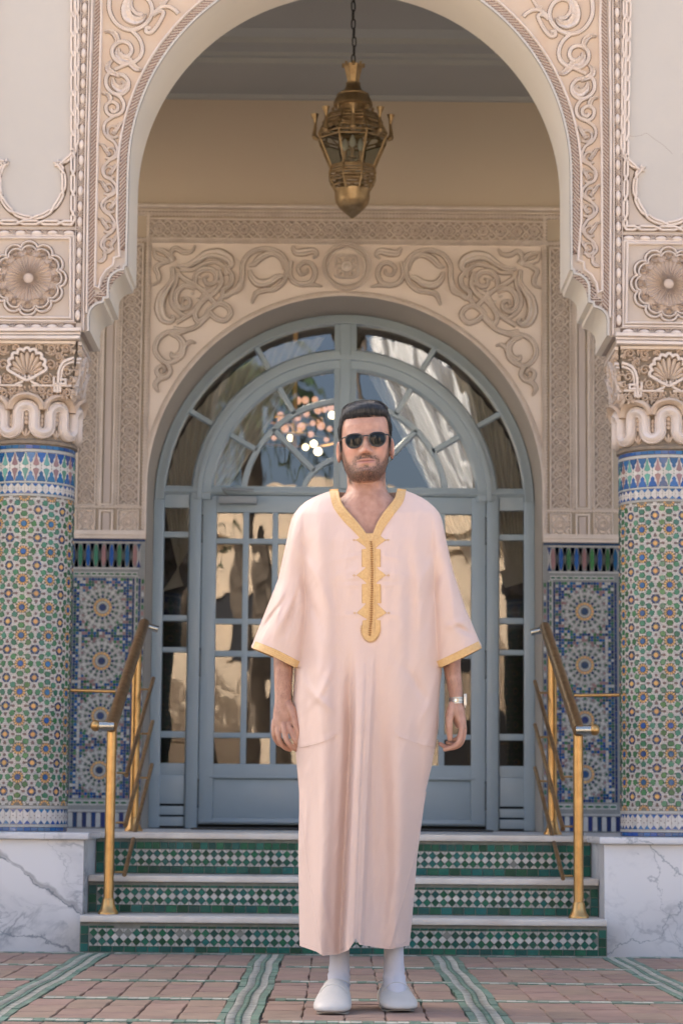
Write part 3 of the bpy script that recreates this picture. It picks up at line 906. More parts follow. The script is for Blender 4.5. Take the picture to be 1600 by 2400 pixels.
    rim = [(.0, 2.385), (-.028, 2.398)]+rim+[(.028, 2.398), (.0, 2.385)]
    fc.strip(rim, prof_flat(.0065, .016), 0)
    for k in range(9):
        a = PI*1.08-(k+.5)*PI*1.16/9
        tip = (sc_[0]+.066*math.cos(a), sc_[1]+.02+.066*math.sin(a)); base = (sc_[0]+.012*math.cos(a), sc_[1]-.008+.006*math.sin(a))
        n_ = 6
        pth = [(base[0]+(tip[0]-base[0])*t/n_, base[1]+(tip[1]-base[1])*t/n_) for t in range(n_+1)]
        lf.strip(pth, prof_round(.011, .012, 6), 0, width=[.25, .4, .6, .75, .9, 1.0, .6])
    for sg in (-1, 1):
        fc.strip(spiral((sg*.024, 2.407), .003, .017, PI/2 if sg > 0 else PI/2, sg*1.6, 30), prof_round(.004, .010, 4), 0)
        fc.strip([(sg*.005, 2.405), (sg*.02, 2.380), (sg*.05, 2.367)], prof_flat(.005, .012), 0)
        # corner bracket
        fc.strip(catmull([(sg*.13, 2.335), (sg*.133, 2.38), (sg*.138, 2.43), (sg*.158, 2.465), (sg*.20, 2.482)], 6), prof_flat(.006, .014), 0)
        fc.strip(catmull([(sg*.145, 2.375), (sg*.15, 2.43), (sg*.168, 2.455), (sg*.20, 2.466)], 6), prof_flat(.004, .012), 0)
        fc.strip([(sg*.115, 2.40), (sg*.115, 2.372), (sg*.165, 2.372), (sg*.165, 2.39), (sg*.14, 2.39)], prof_flat(.005, .014), 0)
        fc.strip([(sg*.142, 2.366), (sg*.142, 2.342), (sg*.118, 2.342), (sg*.118, 2.36)], prof_flat(.005, .013), 0)
        rr = random.Random(5)
        for (x, z, r, t0, tn) in ((.10, 2.52, .020, 0, 1.4), (.165, 2.522, .021, 2.0, -1.4), (.10, 2.452, .022, 1, 1.3), (.082, 2.395, .020, -1, -1.3), (.17, 2.422, .020, 2.5, 1.3), (.045, 2.525, .013, 0.5, -1.2), (.06, 2.342, .015, 0.3, 1.4), (.10, 2.337, .014, 2.6, -1.4), (.17, 2.335, .016, 1.2, 1.4), (.025, 2.345, .011, 0, 1.2), (.135, 2.485, .014, 1, -1.2), (.19, 2.39, .013, 1, 1.2)):
            lf.strip(spiral((sg*x, z), .003, r, t0 if sg > 0 else PI-t0, tn*sg, 26), prof_round(.0048, .011, 4), 0)
            for q in range(3):
                a = rr.uniform(0, 2*PI)
                lf.bump((sg*(x+r*1.25*math.cos(a)), z+r*1.25*math.sin(a)), .005, .011, .009, 0, 7, 2, rot=a*sg)
        for q in range(10):
            lf.bump((sg*(.008+.02*q), 2.318+.003*(q % 2)), .006, .015, .008, 0, 6, 2, rot=.3*sg)
        for q in range(150):
            x, z = rr.uniform(.0, .20), rr.uniform(2.325, 2.545)
            if math.hypot(x, (z-2.44)) < .088 and z > 2.40: continue
            lf.bump((sg*x, z), rr.uniform(.003, .0055), rr.uniform(.007, .013), rr.uniform(.005, .009), 0, 6, 2, rot=rr.uniform(0, PI))
    def faced(bld):
        hw = lambda z: 0.186+(0.212-0.186)*min(1, max(0, (z-2.33)/(2.5-2.33)))+0.0005
        return [(x, y-hw(z), z) for x, y, z in bld.v]
    for bld, m, nm in ((fc, M_carved, 'carved_frame'), (lf, M_ground_pl, 'carved_leaves')):
        v = faced(bld)
        me = bpy.data.meshes.new(nm); me.from_pydata(v, [], bld.f); me.materials.append(m); me.polygons.foreach_set('use_smooth', [True]*len(me.polygons)); me.set_sharp_from_angle(angle=math.radians(40))
        for q in range(4):
            place(nm, me, cap, (cx, cy, 0), (0, 0, PI/2*q))
    return root
column(-1); column(1)
MB.HS = 1.0
# ================================================================== arched front wall
YF, TH = 10.13, 0.44
MB.HS = 1.5
facade = empty('arched_wall', (0, YF, 2.6), 'pale pink plaster wall with a great horseshoe arch and carved scrollwork', 'arched wall')
AR, AZ = 0.945, 3.303
F = lambda px, py: xz(px, py, YF)
# intrados outline, left half, from the corbel up (world x, z)
corb = [(196.8, 777.5), (210.9, 776.8), (210.9, 741), (214.4, 728.4), (222.8, 718.6), (232.6, 713.6), (243.8, 710.8), (245.2, 701.7), (256.5, 699), (257, 666.6), (259, 655.4), (266.3, 645.6), (276, 638.6), (291.5, 635), (293.6, 625), (303.5, 623)]
cl = [F(*p) for p in corb]
cl = [(min(-AR, x), z) for x, z in cl]
half = cl+[(-AR, z) for z in (2.95, 3.1, 3.25)]
na = 40
half += [(-AR*math.cos(PI/2*i/na), AZ+AR*math.sin(PI/2*i/na)) for i in range(na+1)]
intr = half+[(-x, z) for x, z in half[-2::-1]]
zbot = cl[0][1]
XO, ZO = 2.36, 6.4
b = MB()
outline = [(-XO, 0.0), (-XO, ZO), (XO, ZO), (XO, 0.0), (1.62, 0.0), (1.62, 2.557), (-cl[0][0]+0.02, 2.557), (-cl[0][0]+0.02, zbot)]+intr[::-1]+[(cl[0][0]-0.02, zbot), (cl[0][0]-0.02, 2.557), (-1.62, 2.557), (-1.62, 0.0)]
b.prism(outline, YF, YF+TH, cap_back=True)
b.build('wall', M_plaster, facade)
# smooth soffit lining, a hair inside the wall's own edge
b = MB()
n = len(intr)
off = 0.0015
def shrink(pts):
    out = []
    for i, (x, z) in enumerate(pts):
        a = pts[max(0, i-1)]; c = pts[min(len(pts)-1, i+1)]
        tx, tz = c[0]-a[0], c[1]-a[1]; L = math.hypot(tx, tz)
        out.append((x+tz/L*off, z-tx/L*off))
    return out
li = shrink(intr)
ys = (YF-0.006, YF-0.001, YF+TH*.33, YF+TH*.66, YF+TH+0.001)
vs_ = [(x, y, z) for y in ys for x, z in li]
fs = [(k*n+i, k*n+i+1, (k+1)*n+i+1, (k+1)*n+i) for k in range(len(ys)-1) for i in range(n-1)]
b.add(vs_, fs); b.build('soffit', M_soffit, facade, 'auto')

def both(mb_fn, name, m, parent=facade, smooth='auto'):
    b = MB(); mb_fn(b)
    o1 = b.build(name, m, parent, smooth)
    o2 = b.mirror().build(name, m, parent, smooth)
    return o1, o2
Y0 = YF-0.0005

# pale arris running along the arch and corbels
def offset_path(pts, d):
    out = []
    for i, (x, z) in enumerate(pts):
        a = pts[max(0, i-1)]; c = pts[min(len(pts)-1, i+1)]
        tx, tz = c[0]-a[0], c[1]-a[1]; L = math.hypot(tx, tz) or 1
        out.append((x-tz/L*d, z+tx/L*d))
    return out
edge = half[1:]
both(lambda b: b.strip(offset_path(edge, 0.0055), prof_flat(.0055, .010), Y0), 'arris', M_smooth)
# lattice band along the arch
inner = [(x, z) for x, z in half if z > F(300, 618)[1]]
pathA = offset_path(inner, 0.0265)
lowA = [F(290, 634), F(268, 648), F(255, 662), F(247, 690), F(232, 705), F(216, 714)]
pathL = [F(214.5, 716), F(215.5, 640), F(218, 500), F(222, 330), F(226, 180), F(231.5, 40), (F(236, -120))]
knots = MB()
def lattice(b, path, w, gnd, rods):
    """net of crossing rods on a dark ground between two fillets"""
    b_ground = gnd
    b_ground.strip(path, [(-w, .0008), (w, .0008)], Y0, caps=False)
    # resample
    pts = [Vector((p[0], p[1])) for p in path]
    L = [0]
    for i in range(1, len(pts)): L.append(L[-1]+(pts[i]-pts[i-1]).length)
    def pos(s):
        s = max(0, min(L[-1], s))
        for i in range(1, len(L)):
            if s <= L[i]:
                t = (s-L[i-1])/max(1e-9, L[i]-L[i-1])
                p = pts[i-1].lerp(pts[i], t); d = (pts[i]-pts[i-1]).normalized()
                return p, Vector((-d.y, d.x))
        return pts[-1], Vector((-(pts[-1]-pts[-2]).normalized().y, (pts[-1]-pts[-2]).normalized().x))
    st = 0.0172
    s = 0.0
    while s < L[-1]:
        for sg in (-1, 1):
            R_ = rods if sg > 0 else knots
            q = []
            for t in (0, .25, .5, .75, 1):
                p, nn = pos(s+t*2*w*1.15)
                q.append(tuple(p+nn*(sg*w*(2*t-1)*-1)))
            R_.strip(q, prof_round(.0029, .0075 if sg > 0 else .0045, 4), Y0)
        p, nn = pos(s+st*.5)
        knots.bump(tuple(p), .0042, .0042, .0046, Y0, 6, 2)
        for sg in (-1, 1):
            p, nn = pos(s)
            knots.bump(tuple(p+nn*sg*w*.62), .004, .004, .0042, Y0, 6, 2)
        s += st
for path in (pathA, ):
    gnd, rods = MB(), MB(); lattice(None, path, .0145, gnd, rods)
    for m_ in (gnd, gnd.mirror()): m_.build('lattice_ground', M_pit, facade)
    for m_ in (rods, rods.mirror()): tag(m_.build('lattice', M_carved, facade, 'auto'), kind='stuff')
gnd, rods = MB(), MB(); lattice(None, pathL, .0135, gnd, rods)
# net filling the foot between the two bands
foot = [F(286, 632), F(264, 647), F(250, 668), F(246, 690), F(228, 703)]
lattice(None, foot[::-1], .019, gnd, rods)
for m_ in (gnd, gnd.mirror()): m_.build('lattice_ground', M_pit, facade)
for m_ in (rods, rods.mirror()): tag(m_.build('lattice', M_carved, facade, 'auto'), kind='stuff')
for m_ in (knots, knots.mirror()): tag(m_.build('lattice_knots', M_net, facade, 'auto'), kind='stuff')
# white rods framing the scroll panel
pr_rod = prof_round(.0062, .011, 6)
pathI = offset_path(inner, 0.049)
frame = [F(236, -130), F(238.5, 40), F(234.5, 180), F(230, 330), F(226.5, 500), F(223, 672), F(233, 676), F(237, 655), F(249, 635), F(266, 622), F(268, 606), F(281, 602)]
both(lambda b: (b.strip(frame+pathI[1:], pr_rod, Y0)), 'panel_rod', M_carved)
# warm ground of the scroll panel
gp = [F(239, -128), F(241, 40), F(237, 180), F(232.5, 330), F(229, 500), F(226, 672), F(236, 655), F(249, 637), F(269, 610)]+offset_path(inner, 0.052)[1:28]
gp = [p for p in gp]
b = MB(); tri = tessellate_polygon([[Vector((x, z, 0)) for x, z in gp]]); b.add([(x, Y0-.0012, z) for x, z in gp], [tuple(t) for t in tri])
b.build('panel_ground', M_ground_pl, facade); b.mirror().build('panel_ground', M_ground_pl, facade)
# double fillet outside the left lattice band, then the bead band
def fillet(b, pxs, w=.0045, h=.009): b.strip([F(*p) for p in pxs], prof_round(w, h, 5), Y0)
both(lambda b: (fillet(b, [(219, -150), (216.5, 40), (212, 180), (208.5, 330), (206.5, 500), (204, 735)], .0062, .012), fillet(b, [(212.5, -150), (209, 40), (205.5, 180), (201.5, 330), (199, 500), (196.5, 775)], .0045, .010)), 'fillet', M_carved)

# ---- bead bands (long oval beads with cross knots between)
bead_me = {}
def beadband(p0, p1, pitch=.0685, w=.0125):
    p0, p1 = Vector(p0), Vector(p1)
    d = (p1-p0); L = d.length; n_ = max(1, round(L/pitch)); d.normalize()
    ang = math.atan2(d.y, d.x)
    gnd, knots = MB(), MB()
    gnd.strip([tuple(p0), tuple(p1)], [(-w*1.15, .0008), (w*1.15, .0008)], Y0, caps=False)
    nn = Vector((-d.y, d.x))
    for sg in (-1, 1): knots.strip([tuple(p0+nn*sg*w*1.35), tuple(p1+nn*sg*w*1.35)], prof_round(.0028, .007, 4), Y0)
    pos = []
    for i in range(n_):
        c = p0+d*(L*(i+.5)/n_)
        pos.append((c, ang))
        k = p0+d*(L*i/n_)
        for sg in (-1, 1):
            knots.strip([tuple(k-d*.012+nn*sg*w*.9), tuple(k), tuple(k+d*.012-nn*sg*w*.9)], prof_round(.0024, .008+.0015*sg, 4), Y0)
        for u, v in ((.009, 0), (-.009, 0), (0, .009), (0, -.009)):
            knots.bump(tuple(k+d*u+nn*v), .004, .004, .006, Y0, 6, 2)
    return gnd, knots, pos, w
gndA, knA = MB(), MB(); beads = []
for p0, p1 in ((F(203, -140), F(182.5, 757)), (F(-120, 546), F(181, 547)), (F(-120, 767), F(179, 766))):
    g_, k_, pos, w = beadband(p0, p1)
    gndA.add(g_.v, g_.f); knA.add(k_.v, k_.f); beads += pos
for m_ in (gndA, gndA.mirror()): m_.build('bead_ground', M_pit, facade)
for m_ in (knA, knA.mirror()): tag(m_.build('bead_knots', M_carved, facade, 'auto'), kind='stuff')
bm_ = MB().bump((0, 0), .0245, .0118, .0105, 0, 14, 4).mesh('bead', M_carved, True)
for c, a in beads:
    for sg in (-1, 1):
        if abs(c.x) > 1.62: continue
        place('bead', bm_, facade, (c.x*(1 if sg > 0 else -1), Y0, c.y), (0, -a if sg > 0 else a, 0))

# ---- cornice above the capital
def cornice(b):
    for py, w, h in ((775, .009, .022), (783.5, .0055, .014), (793, .0085, .020)):
        b.strip([F(-130, py), F(191-(py-775)*.12, py)], prof_flat(w, h, .3), Y0)
both(cornice, 'cornice', M_carved)

# ---- cartouche panel: interlaced straps round a smooth field
fld_c = F(73, 428)
def px_path(pts): return [F(*p) for p in pts]
right = [(176, -140), (176, 330), (173, 347), (164, 364), (148, 377), (128, 381), (140, 395), (143, 410)]
lobe_r = 73
ang0 = math.atan2(-(410-428), 143-73)
lob = [(73+lobe_r*math.cos(a), 428-lobe_r*math.sin(a)*1.08) for a in np.linspace(math.radians(14), math.radians(-90), 14)]
hf = right[:-1]+lob
cart = [F(*p) for p in hf]
xc = cart[-1][0]
cart_full = cart+[(2*xc-x, z) for x, z in cart[-2::-1]]
fld = cart_full
b = MB(); tri = tessellate_polygon([[Vector((x, z, 0)) for x, z in fld]]); b.add([(x, Y0-.002, z) for x, z in fld], [tuple(t) for t in tri])
b.build('cartouche_field', M_smooth, facade); b.mirror().build('cartouche_field', M_smooth, facade)
rect = px_path([(170.5, -140), (170.5, 522)]); rx = rect[1]
rect_full = [rect[0], rx, (2*xc-rx[0], rx[1]), (2*xc-rx[0], rect[0][1])]
def straps(b):
    # pair of straps that keep changing over, cut into short lengths
    def runs(path, o1, o2, step=.075, h=.012, w=.0052):
        pts = [Vector(p) for p in path]; L = [0]
        for i in range(1, len(pts)): L.append(L[-1]+(pts[i]-pts[i-1]).length)
        def pos(s):
            s = max(0, min(L[-1]-1e-6, s))
            for i in range(1, len(L)):
                if s <= L[i]:
                    t = (s-L[i-1])/max(1e-9, L[i]-L[i-1]); d = (pts[i]-pts[i-1]).normalized()
                    return pts[i-1].lerp(pts[i], t), Vector((-d.y, d.x))
        if PT is not None: PT.strip([tuple(p) for p in pts], [((o1+o2)/2-.0145, .0009), ((o1+o2)/2+.0145, .0009)], Y0, caps=False)
        s = 0
        while s < L[-1]:
            e = min(L[-1], s+step)
            q = []
            for t in np.linspace(0, 1, 7):
                p, nn = pos(s+(e-s)*t)
                k = min(1, max(0, (t-.72)/.28))
                q.append(tuple(p+nn*(o1+(o2-o1)*k)))
            b.strip(q, prof_flat(w, h, .35), Y0)
            q = []
            for t in np.linspace(0, 1, 7):
                p, nn = pos(s+(e-s)*t)
                k = min(1, max(0, (t-.72)/.28))
                q.append(tuple(p+nn*(o2+(o1-o2)*k)))
            b.strip(q, prof_flat(w, h*.72, .35), Y0)
            s = e
    sm = cart_full
    runs(sm, 0.004, 0.0155, .085)
    runs(rect_full, -0.004, 0.010, .088)
PT = None
both(straps, 'cartouche_strap', M_carved)
PT = MB(); straps(MB()); PT.build('shade_dirt_line', M_shadeline, facade); PT.mirror().build('shade_dirt_line', M_shadeline, facade)
# thin crack, dirt and painted strap shade stay in the colour; ground between strap and frame
# ---- rosette panel
rc = F(68, 653)
def px_r(r): return r*0.001815
fr = px_path([(166, 560), (166, 746)]); fr_full = [(2*rc[0]-fr[0][0], fr[0][1]), fr[0], fr[1], (2*rc[0]-fr[1][0], fr[1][1])]
both(lambda b: (b.strip(fr_full, prof_round(.0065, .012, 5), Y0, closed=True), b.strip([(x+(.013 if x > rc[0] else -.013), z+(.013 if z > rc[1] else -.013)) for x, z in fr_full], prof_flat(.004, .006), Y0, closed=True)), 'rosette_frame', M_carved)
NL = 12
def lobes(r, amp, b, w, h):
    pts = []
    for k in range(NL):
        a0 = 2*PI*k/NL-PI/NL
        for t in np.linspace(0, 1, 9)[:-1]:
            a = a0+2*PI/NL*t
            rr = r*(1+amp*math.sin(PI*t)**0.6)
            pts.append((rc[0]+rr*math.cos(a), rc[1]+rr*math.sin(a)))
    b.strip(pts, prof_round(w, h, 5), Y0, closed=True)
    PL.strip(pts, [(-w-.003, .0009), (w+.003, .0009)], Y0, closed=True)
PL = MB()
both(lambda b: (lobes(px_r(76), .165, b, .0055, .012), lobes(px_r(67), .16, b, .005, .012)), 'lobed_rim', M_carved)
PL.build('shade_dirt_line', M_shadeline, facade); PL.mirror().build('shade_dirt_line', M_shadeline, facade)
def disc(b):
    n_ = 256; c = rc
    prof = [(px_r(10), .006), (px_r(14), .005), (px_r(50), .010), (px_r(56), .012), (px_r(70), .003)]
    vs_, fs = [], []
    for r, h in prof:
        for q in range(n_):
            a = 2*PI*q/n_
            hh = h+(.0075*abs(math.sin(a*16)) if px_r(12) < r < px_r(54) else 0)
            vs_.append((c[0]+r*math.cos(a), Y0-hh, c[1]+r*math.sin(a)))
    for i in range(len(prof)-1):
        for q in range(n_): fs.append((i*n_+q, i*n_+(q+1) % n_, (i+1)*n_+(q+1) % n_, (i+1)*n_+q))
    b.add(vs_, fs)
    for k in range(32):
        a = 2*PI*(k+.5)/32
        r0, r1 = px_r(13), px_r(51)
        b.strip([(c[0]+r0*math.cos(a), c[1]+r0*math.sin(a)), (c[0]+(r0+r1)/2*math.cos(a), c[1]+(r0+r1)/2*math.sin(a)), (c[0]+r1*math.cos(a), c[1]+r1*math.sin(a))], prof_round(.0026, .010, 4), Y0-.005, width=[.5, .9, 1.3])
    rr = random.Random(3)
    for k in range(24):
        a = 2*PI*k/24
        for r, s_ in ((54, 1.0), (60.5, 1.15), (67, .9 if k % 2 else .0)):
            if s_ == 0: continue
            aa = a+(PI/24 if r == 60.5 else 0)
            b.bump((c[0]+px_r(r)*math.cos(aa), c[1]+px_r(r)*math.sin(aa)), .0055*s_, .0072*s_, .011, Y0-.004, 7, 2, rot=aa)
    for k in range(12):
        a = 2*PI*k/12
        b.strip(arc((c[0]+px_r(66)*math.cos(a), c[1]+px_r(66)*math.sin(a)), px_r(7.5), 0, 2*PI*.999, 12), prof_round(.0022, .011, 4), Y0-.002)
        b.strip([(c[0]+px_r(52)*math.cos(a-.2), c[1]+px_r(52)*math.sin(a-.2)), (c[0]+px_r(66)*math.cos(a+.12), c[1]+px_r(66)*math.sin(a+.12))], prof_round(.002, .014, 4), Y0-.004)
        b.strip([(c[0]+px_r(52)*math.cos(a+.2), c[1]+px_r(52)*math.sin(a+.2)), (c[0]+px_r(66)*math.cos(a-.12), c[1]+px_r(66)*math.sin(a-.12))], prof_round(.002, .013, 4), Y0-.004)
both(disc, 'rosette', M_rosette)
both(lambda b: b.bump(rc, px_r(12), px_r(12), .0028, Y0-.012, 18, 4), 'rosette_boss', M_rosette)

# ---- scrolling vine on the arch spandrels (drawn on the left half, mirrored to the right)
def Fz(p): return F(p[0]/2.8, p[1]/2.8)            # coordinates read off an enlargement of the photograph
vine, leaf, shade_ln = MB(), MB(), MB()
def stem(pts, w=.0070, h=.010, n=7, taper=None):
    q = catmull([Fz(p) for p in pts], n)
    vine.strip(q, prof_double(w, h), Y0, width=taper(len(q)) if taper else None)
    shade_ln.strip(q, [(-w-.0030, .0009), (w+.0030, .0009)], Y0, width=taper(len(q)) if taper else None, caps=False)  # painted crevice shade and dirt along both edges of the stem
def tap(a, b_): return lambda n_: [a+(b_-a)*i/(n_-1) for i in range(n_)]
def acanthus(pts, ws, h=.014, notch=9, n=8):
    q = catmull([Fz(p) for p in pts], n)
    N = len(q); wid = []
    for i in range(N):
        t = i/(N-1)*(len(ws)-1); k = min(len(ws)-2, int(t)); wid.append((ws[k]+(ws[k+1]-ws[k])*(t-k))*.001)
    leaf.strip(q, [(-1, 0), (-.86, h*.9), (-.5, h*.75), (-.15, h*.35), (0, h*.3), (.15, h*.5), (.55, h*.95), (.86, h), (1, 0)], Y0, width=wid, height=[.82+.18*math.cos(i*1.9) for i in range(N)])
    shade_ln.strip(q, [(-1, .0009), (1, .0009)], Y0, width=[x_+.0030 for x_ in wid], caps=False)
    # veins
    for i in range(2, N-2, 2):
        a = q[i]; c = q[i+1]; d = Vector((c[0]-a[0], c[1]-a[1])).normalized(); nn = Vector((-d.y, d.x))
        w_ = wid[i]*.8
        p0 = Vector(a)+nn*w_*.15; p1 = Vector(a)+nn*w_+d*w_*.5
        leaf.strip([tuple(p0), tuple(p1)], prof_round(.0018, .004, 3), Y0-h*.72)
# main stem: from the big top roundel down the panel
stem([(735, -120), (718, 20), (728, 95), (775, 165), (850, 200), (930, 180), (985, 125), (1000, 60), (975, 0), (920, -30), (868, -10), (862, 45), (895, 92), (938, 100)], .0085)
acanthus([(905, -60), (850, -10), (828, 50), (840, 110), (885, 138), (930, 132), (962, 98)], [6, 14, 20, 23, 20, 13, 1])
stem([(1010, 90), (1060, 50), (1110, 48), (1150, 70), (1172, 92)], .008)
stem([(1005, 105), (1040, 80), (1075, 85), (1052, 140), (1015, 195), (985, 218), (960, 208), (966, 186), (990, 190)], .008)
stem([(1050, 30), (1085, 20), (1120, -40)], .006)
stem([(862, 200), (912, 250), (935, 310), (925, 370), (880, 410), (818, 424), (765, 398), (738, 350), (752, 302), (800, 276), (848, 290), (866, 330), (850, 366), (815, 372), (792, 350)], .0082)
acanthus([(690, 212), (730, 212), (762, 236), (772, 268), (758, 296)], [3, 8, 13, 11, 5])
acanthus([(780, 318), (776, 352), (800, 385), (842, 395), (868, 425), (900, 455), (935, 462)], [4, 14, 17, 15, 15, 12, 2])
stem([(860, 415), (800, 440), (755, 458)], .0065)
acanthus([(740, 400), (716, 425), (712, 456), (742, 482), (790, 505)], [3, 9, 13, 12, 5])
stem([(745, 470), (705, 500), (700, 560), (738, 610), (795, 622), (838, 590), (845, 540), (815, 500), (770, 492)], .0078)
acanthus([(742, 515), (752, 560), (790, 588), (820, 572), (818, 545), (798, 540)], [4, 13, 17, 14, 9, 4])
stem([(735, 610), (790, 640), (815, 690), (800, 740), (745, 765), (705, 740), (700, 695), (735, 672), (772, 690), (772, 725), (745, 738), (730, 720)], .0074)
acanthus([(672, 616), (708, 622), (726, 648), (718, 676)], [2, 8, 11, 5])
def curl(cx, cz, r, side, leafdir):
    """one S of the vine: side=+1 the stem swings right of the curl"""
    sp = [(cx+side*r*0.15+(r*(1-.72*i/14))*math.cos(math.radians(90-side*(i*32-40)))*1.0, cz+(r*(1-.72*i/14))*math.sin(math.radians(90-side*(i*32-40)))) for i in range(15)]
    stem(sp, .0052, n=4, taper=tap(1.0, .55))
    lx = cx+leafdir*r*1.45
    acanthus([(lx, cz-r*1.25), (lx-leafdir*r*.55, cz-r*1.05), (lx-leafdir*r*.95, cz-r*.45), (cx, cz+r*.25), (cx+leafdir*r*.2, cz+r*.45)], [1.5, 6, 8, 7.5, 3], n=6)
curls = [(752, 862, 46, -1, 1), (716, 1002, 44, 1, -1), (728, 1128, 46, -1, 1), (706, 1240, 42, 1, -1), (732, 1352, 46, -1, 1), (706, 1486, 42, 1, -1), (728, 1600, 46, -1, 1)]
for c in curls: curl(*c)
stem([(770, 755), (700, 800), (683, 850), (705, 900), (752, 935), (772, 985), (765, 1030), (715, 1060), (676, 1110), (690, 1160), (735, 1185), (765, 1225), (752, 1270), (705, 1300), (668, 1345), (690, 1390), (730, 1420), (758, 1475), (740, 1520), (690, 1560), (665, 1610), (690, 1650), (690, 1690), (650, 1722)], .0058)
for x, z in ((735, 1640), (690, 1700)):
    acanthus([(x-10, z-40), (x, z-10), (x-20, z+15), (x-45, z+20)], [3, 8, 8, 2], n=5)
for nm, bb, m in (('scroll_stem', vine, M_carved), ('scroll_leaf', leaf, M_carved), ('shade_dirt_line', shade_ln, M_shadeline)):
    bb.build(nm, m, facade, 'auto'); bb.mirror().build(nm, m, facade, 'auto')
# hairline crack in the right-hand smooth field
cr = MB(); mnm = mat('crack_line', (0.22, 0.17, 0.15), 0.9)
cp = [xz(p[0], p[1], YF) for p in ((1468, 315), (1480, 320), (1500, 318), (1514, 313), (1530, 325), (1552, 340), (1575, 362))]
cr.strip(catmull(cp, 5), [(-.0006, .0004), (.0006, .0004)], Y0-.002, caps=False); cr.build('hairline_crack', mnm, facade)
# ================================================================== porch: back wall with the inner arch, ceiling
YB, YD = 13.3, 13.8
MB.HS = 1.45
Bk = lambda px, py: xz(px, py, YB)
back = empty('porch_back_wall', (0, YB, 0.479), 'inner porch wall with carved plaster bands, tile dado and arched opening', 'wall')
BR, BZ = 1.094, 2.352
ZC = 4.60
arcL = [(-BR, 0.479), (-BR, 1.2), (-BR, 2.0), (-BR, BZ)]+[(-BR*math.cos(PI/2*i/40), BZ+BR*math.sin(PI/2*i/40)) for i in range(1, 41)]
arch = arcL+[(-x, z) for x, z in arcL[-2::-1]]
b = MB()
b.prism([(-15, -.02), (-15, 9.2), (15, 9.2), (15, -.02), (BR, -.02)]+arch[::-1]+[(-BR, -.02)], YB, YB+0.62)
b.build('wall', M_porchwall, back)
# reveal lining
b = MB(); li = [(x*0.9985, z-(.0015 if z > BZ else 0)) for x, z in arch]
n = len(li); ys = (YB-.004, YB+.25, YB+.60)
b.add([(x, y, z) for y in ys for x, z in li], [(k*n+i, k*n+i+1, (k+1)*n+i+1, (k+1)*n+i) for k in range(2) for i in range(n-1)])
b.build('reveal', mat('reveal_paint', (0.46, 0.40, 0.335), 0.7, var=0.06, vscale=2), back, 'auto')
Yb = YB-0.0008
def bothB(fn, name, m, smooth='auto', kind=None):
    b = MB(); fn(b)
    for o in (b.build(name, m, back, smooth), b.mirror().build(name, m, back, smooth)):
        if kind: tag(o, kind=kind)
# arch moulding: pale edge, rope, fillet
def apath(d): return [(-(BR+d), z) for z in (2.09, 2.2, BZ)]+[(-(BR+d)*math.cos(PI/2*i/40), BZ+(BR+d)*math.sin(PI/2*i/40)) for i in range(1, 41)]
def roped(b, path, w, h, pitch=.016, gnd=None):
    pts = [Vector(p) for p in path]; L = [0]
    for i in range(1, len(pts)): L.append(L[-1]+(pts[i]-pts[i-1]).length)
    s = 0; i = 1
    while s < L[-1]:
        while i < len(L)-1 and L[i] < s: i += 1
        t = (s-L[i-1])/max(1e-9, L[i]-L[i-1]); d = (pts[i]-pts[i-1]).normalized(); p = pts[i-1].lerp(pts[i], t); nn = Vector((-d.y, d.x))
        b.strip([tuple(p-nn*w-d*pitch*.7), tuple(p), tuple(p+nn*w+d*pitch*.7)], prof_round(pitch*.36, h, 4), Yb)
        s += pitch
bothB(lambda b: b.strip(apath(.006), prof_flat(.006, .010), Yb), 'arch_edge', M_backcarve)
def cut(p): return [(x, z) for x, z in p if x > -1.12]
bothB(lambda b: b.strip(cut(apath(.026)), prof_round(.0045, .009, 4), Yb), 'arch_fillet', M_backcarve)
bothB(lambda b: b.strip(cut(apath(.0165)), [(-.006, .0006), (.006, .0006)], Yb, caps=False), 'rope_ground', M_backpit)
bothB(lambda b: roped(b, cut(apath(.0165)), .005, .007), 'arch_rope', M_backcarve, kind='stuff')

# ---- carved frieze and vertical bands
def grid_band(x0, z0, x1, z1, vertical, cell):
    """dense geometric carving: interlaced diagonals with a boss in every diamond"""
    b = MB(); g = MB()
    g.add([(x0, Yb-.0006, z0), (x1, Yb-.0006, z0), (x1, Yb-.0006, z1), (x0, Yb-.0006, z1)], [(0, 1, 2, 3)])
    L = (z1-z0) if vertical else (x1-x0); W = (x1-x0) if vertical else (z1-z0)
    nc = max(1, round(L/cell)); c = L/nc
    def P(u, v): return (x0+v, z0+u) if vertical else (x0+u, z0+v)
    for i in range(nc):
        u0 = i*c
        for (ua, va, ub, vb) in ((0, .5, .5, 1), (.5, 1, 1, .5), (1, .5, .5, 0), (.5, 0, 0, .5), (0, 0, .28, .22), (1, 0, .72, .22), (0, 1, .28, .78), (1, 1, .72, .78)):
            b.strip([P(u0+ua*c, va*W), P(u0+(ua+ub)/2*c+.002, (va+vb)/2*W), P(u0+ub*c, vb*W)], prof_round(.0042, .008, 4), Yb)
        cc = P(u0+.5*c, .5*W)
        b.strip(ngon(cc, W*.24, 8, PI/8), prof_round(.0035, .008, 4), Yb, closed=True)
        for k in range(8):
            a = PI/4*k
            b.bump((cc[0]+W*.13*math.cos(a), cc[1]+W*.13*math.sin(a)), .007, .0045, .009, Yb, 6, 2, rot=a)
        for (u, v) in ((.25, .5), (.75, .5), (.5, .13), (.5, .87), (.22, .2), (.78, .2), (.22, .8), (.78, .8), (0, .28), (0, .72), (.07, .5), (.93, .5), (.12, .08), (.88, .08), (.12, .92), (.88, .92), (.36, .32), (.64, .32), (.36, .68), (.64, .68)):
            p = P(u0+u*c, v*W)
            b.bump(p, .0075, .006, .0075, Yb, 6, 2, rot=u*9)
    return g, b
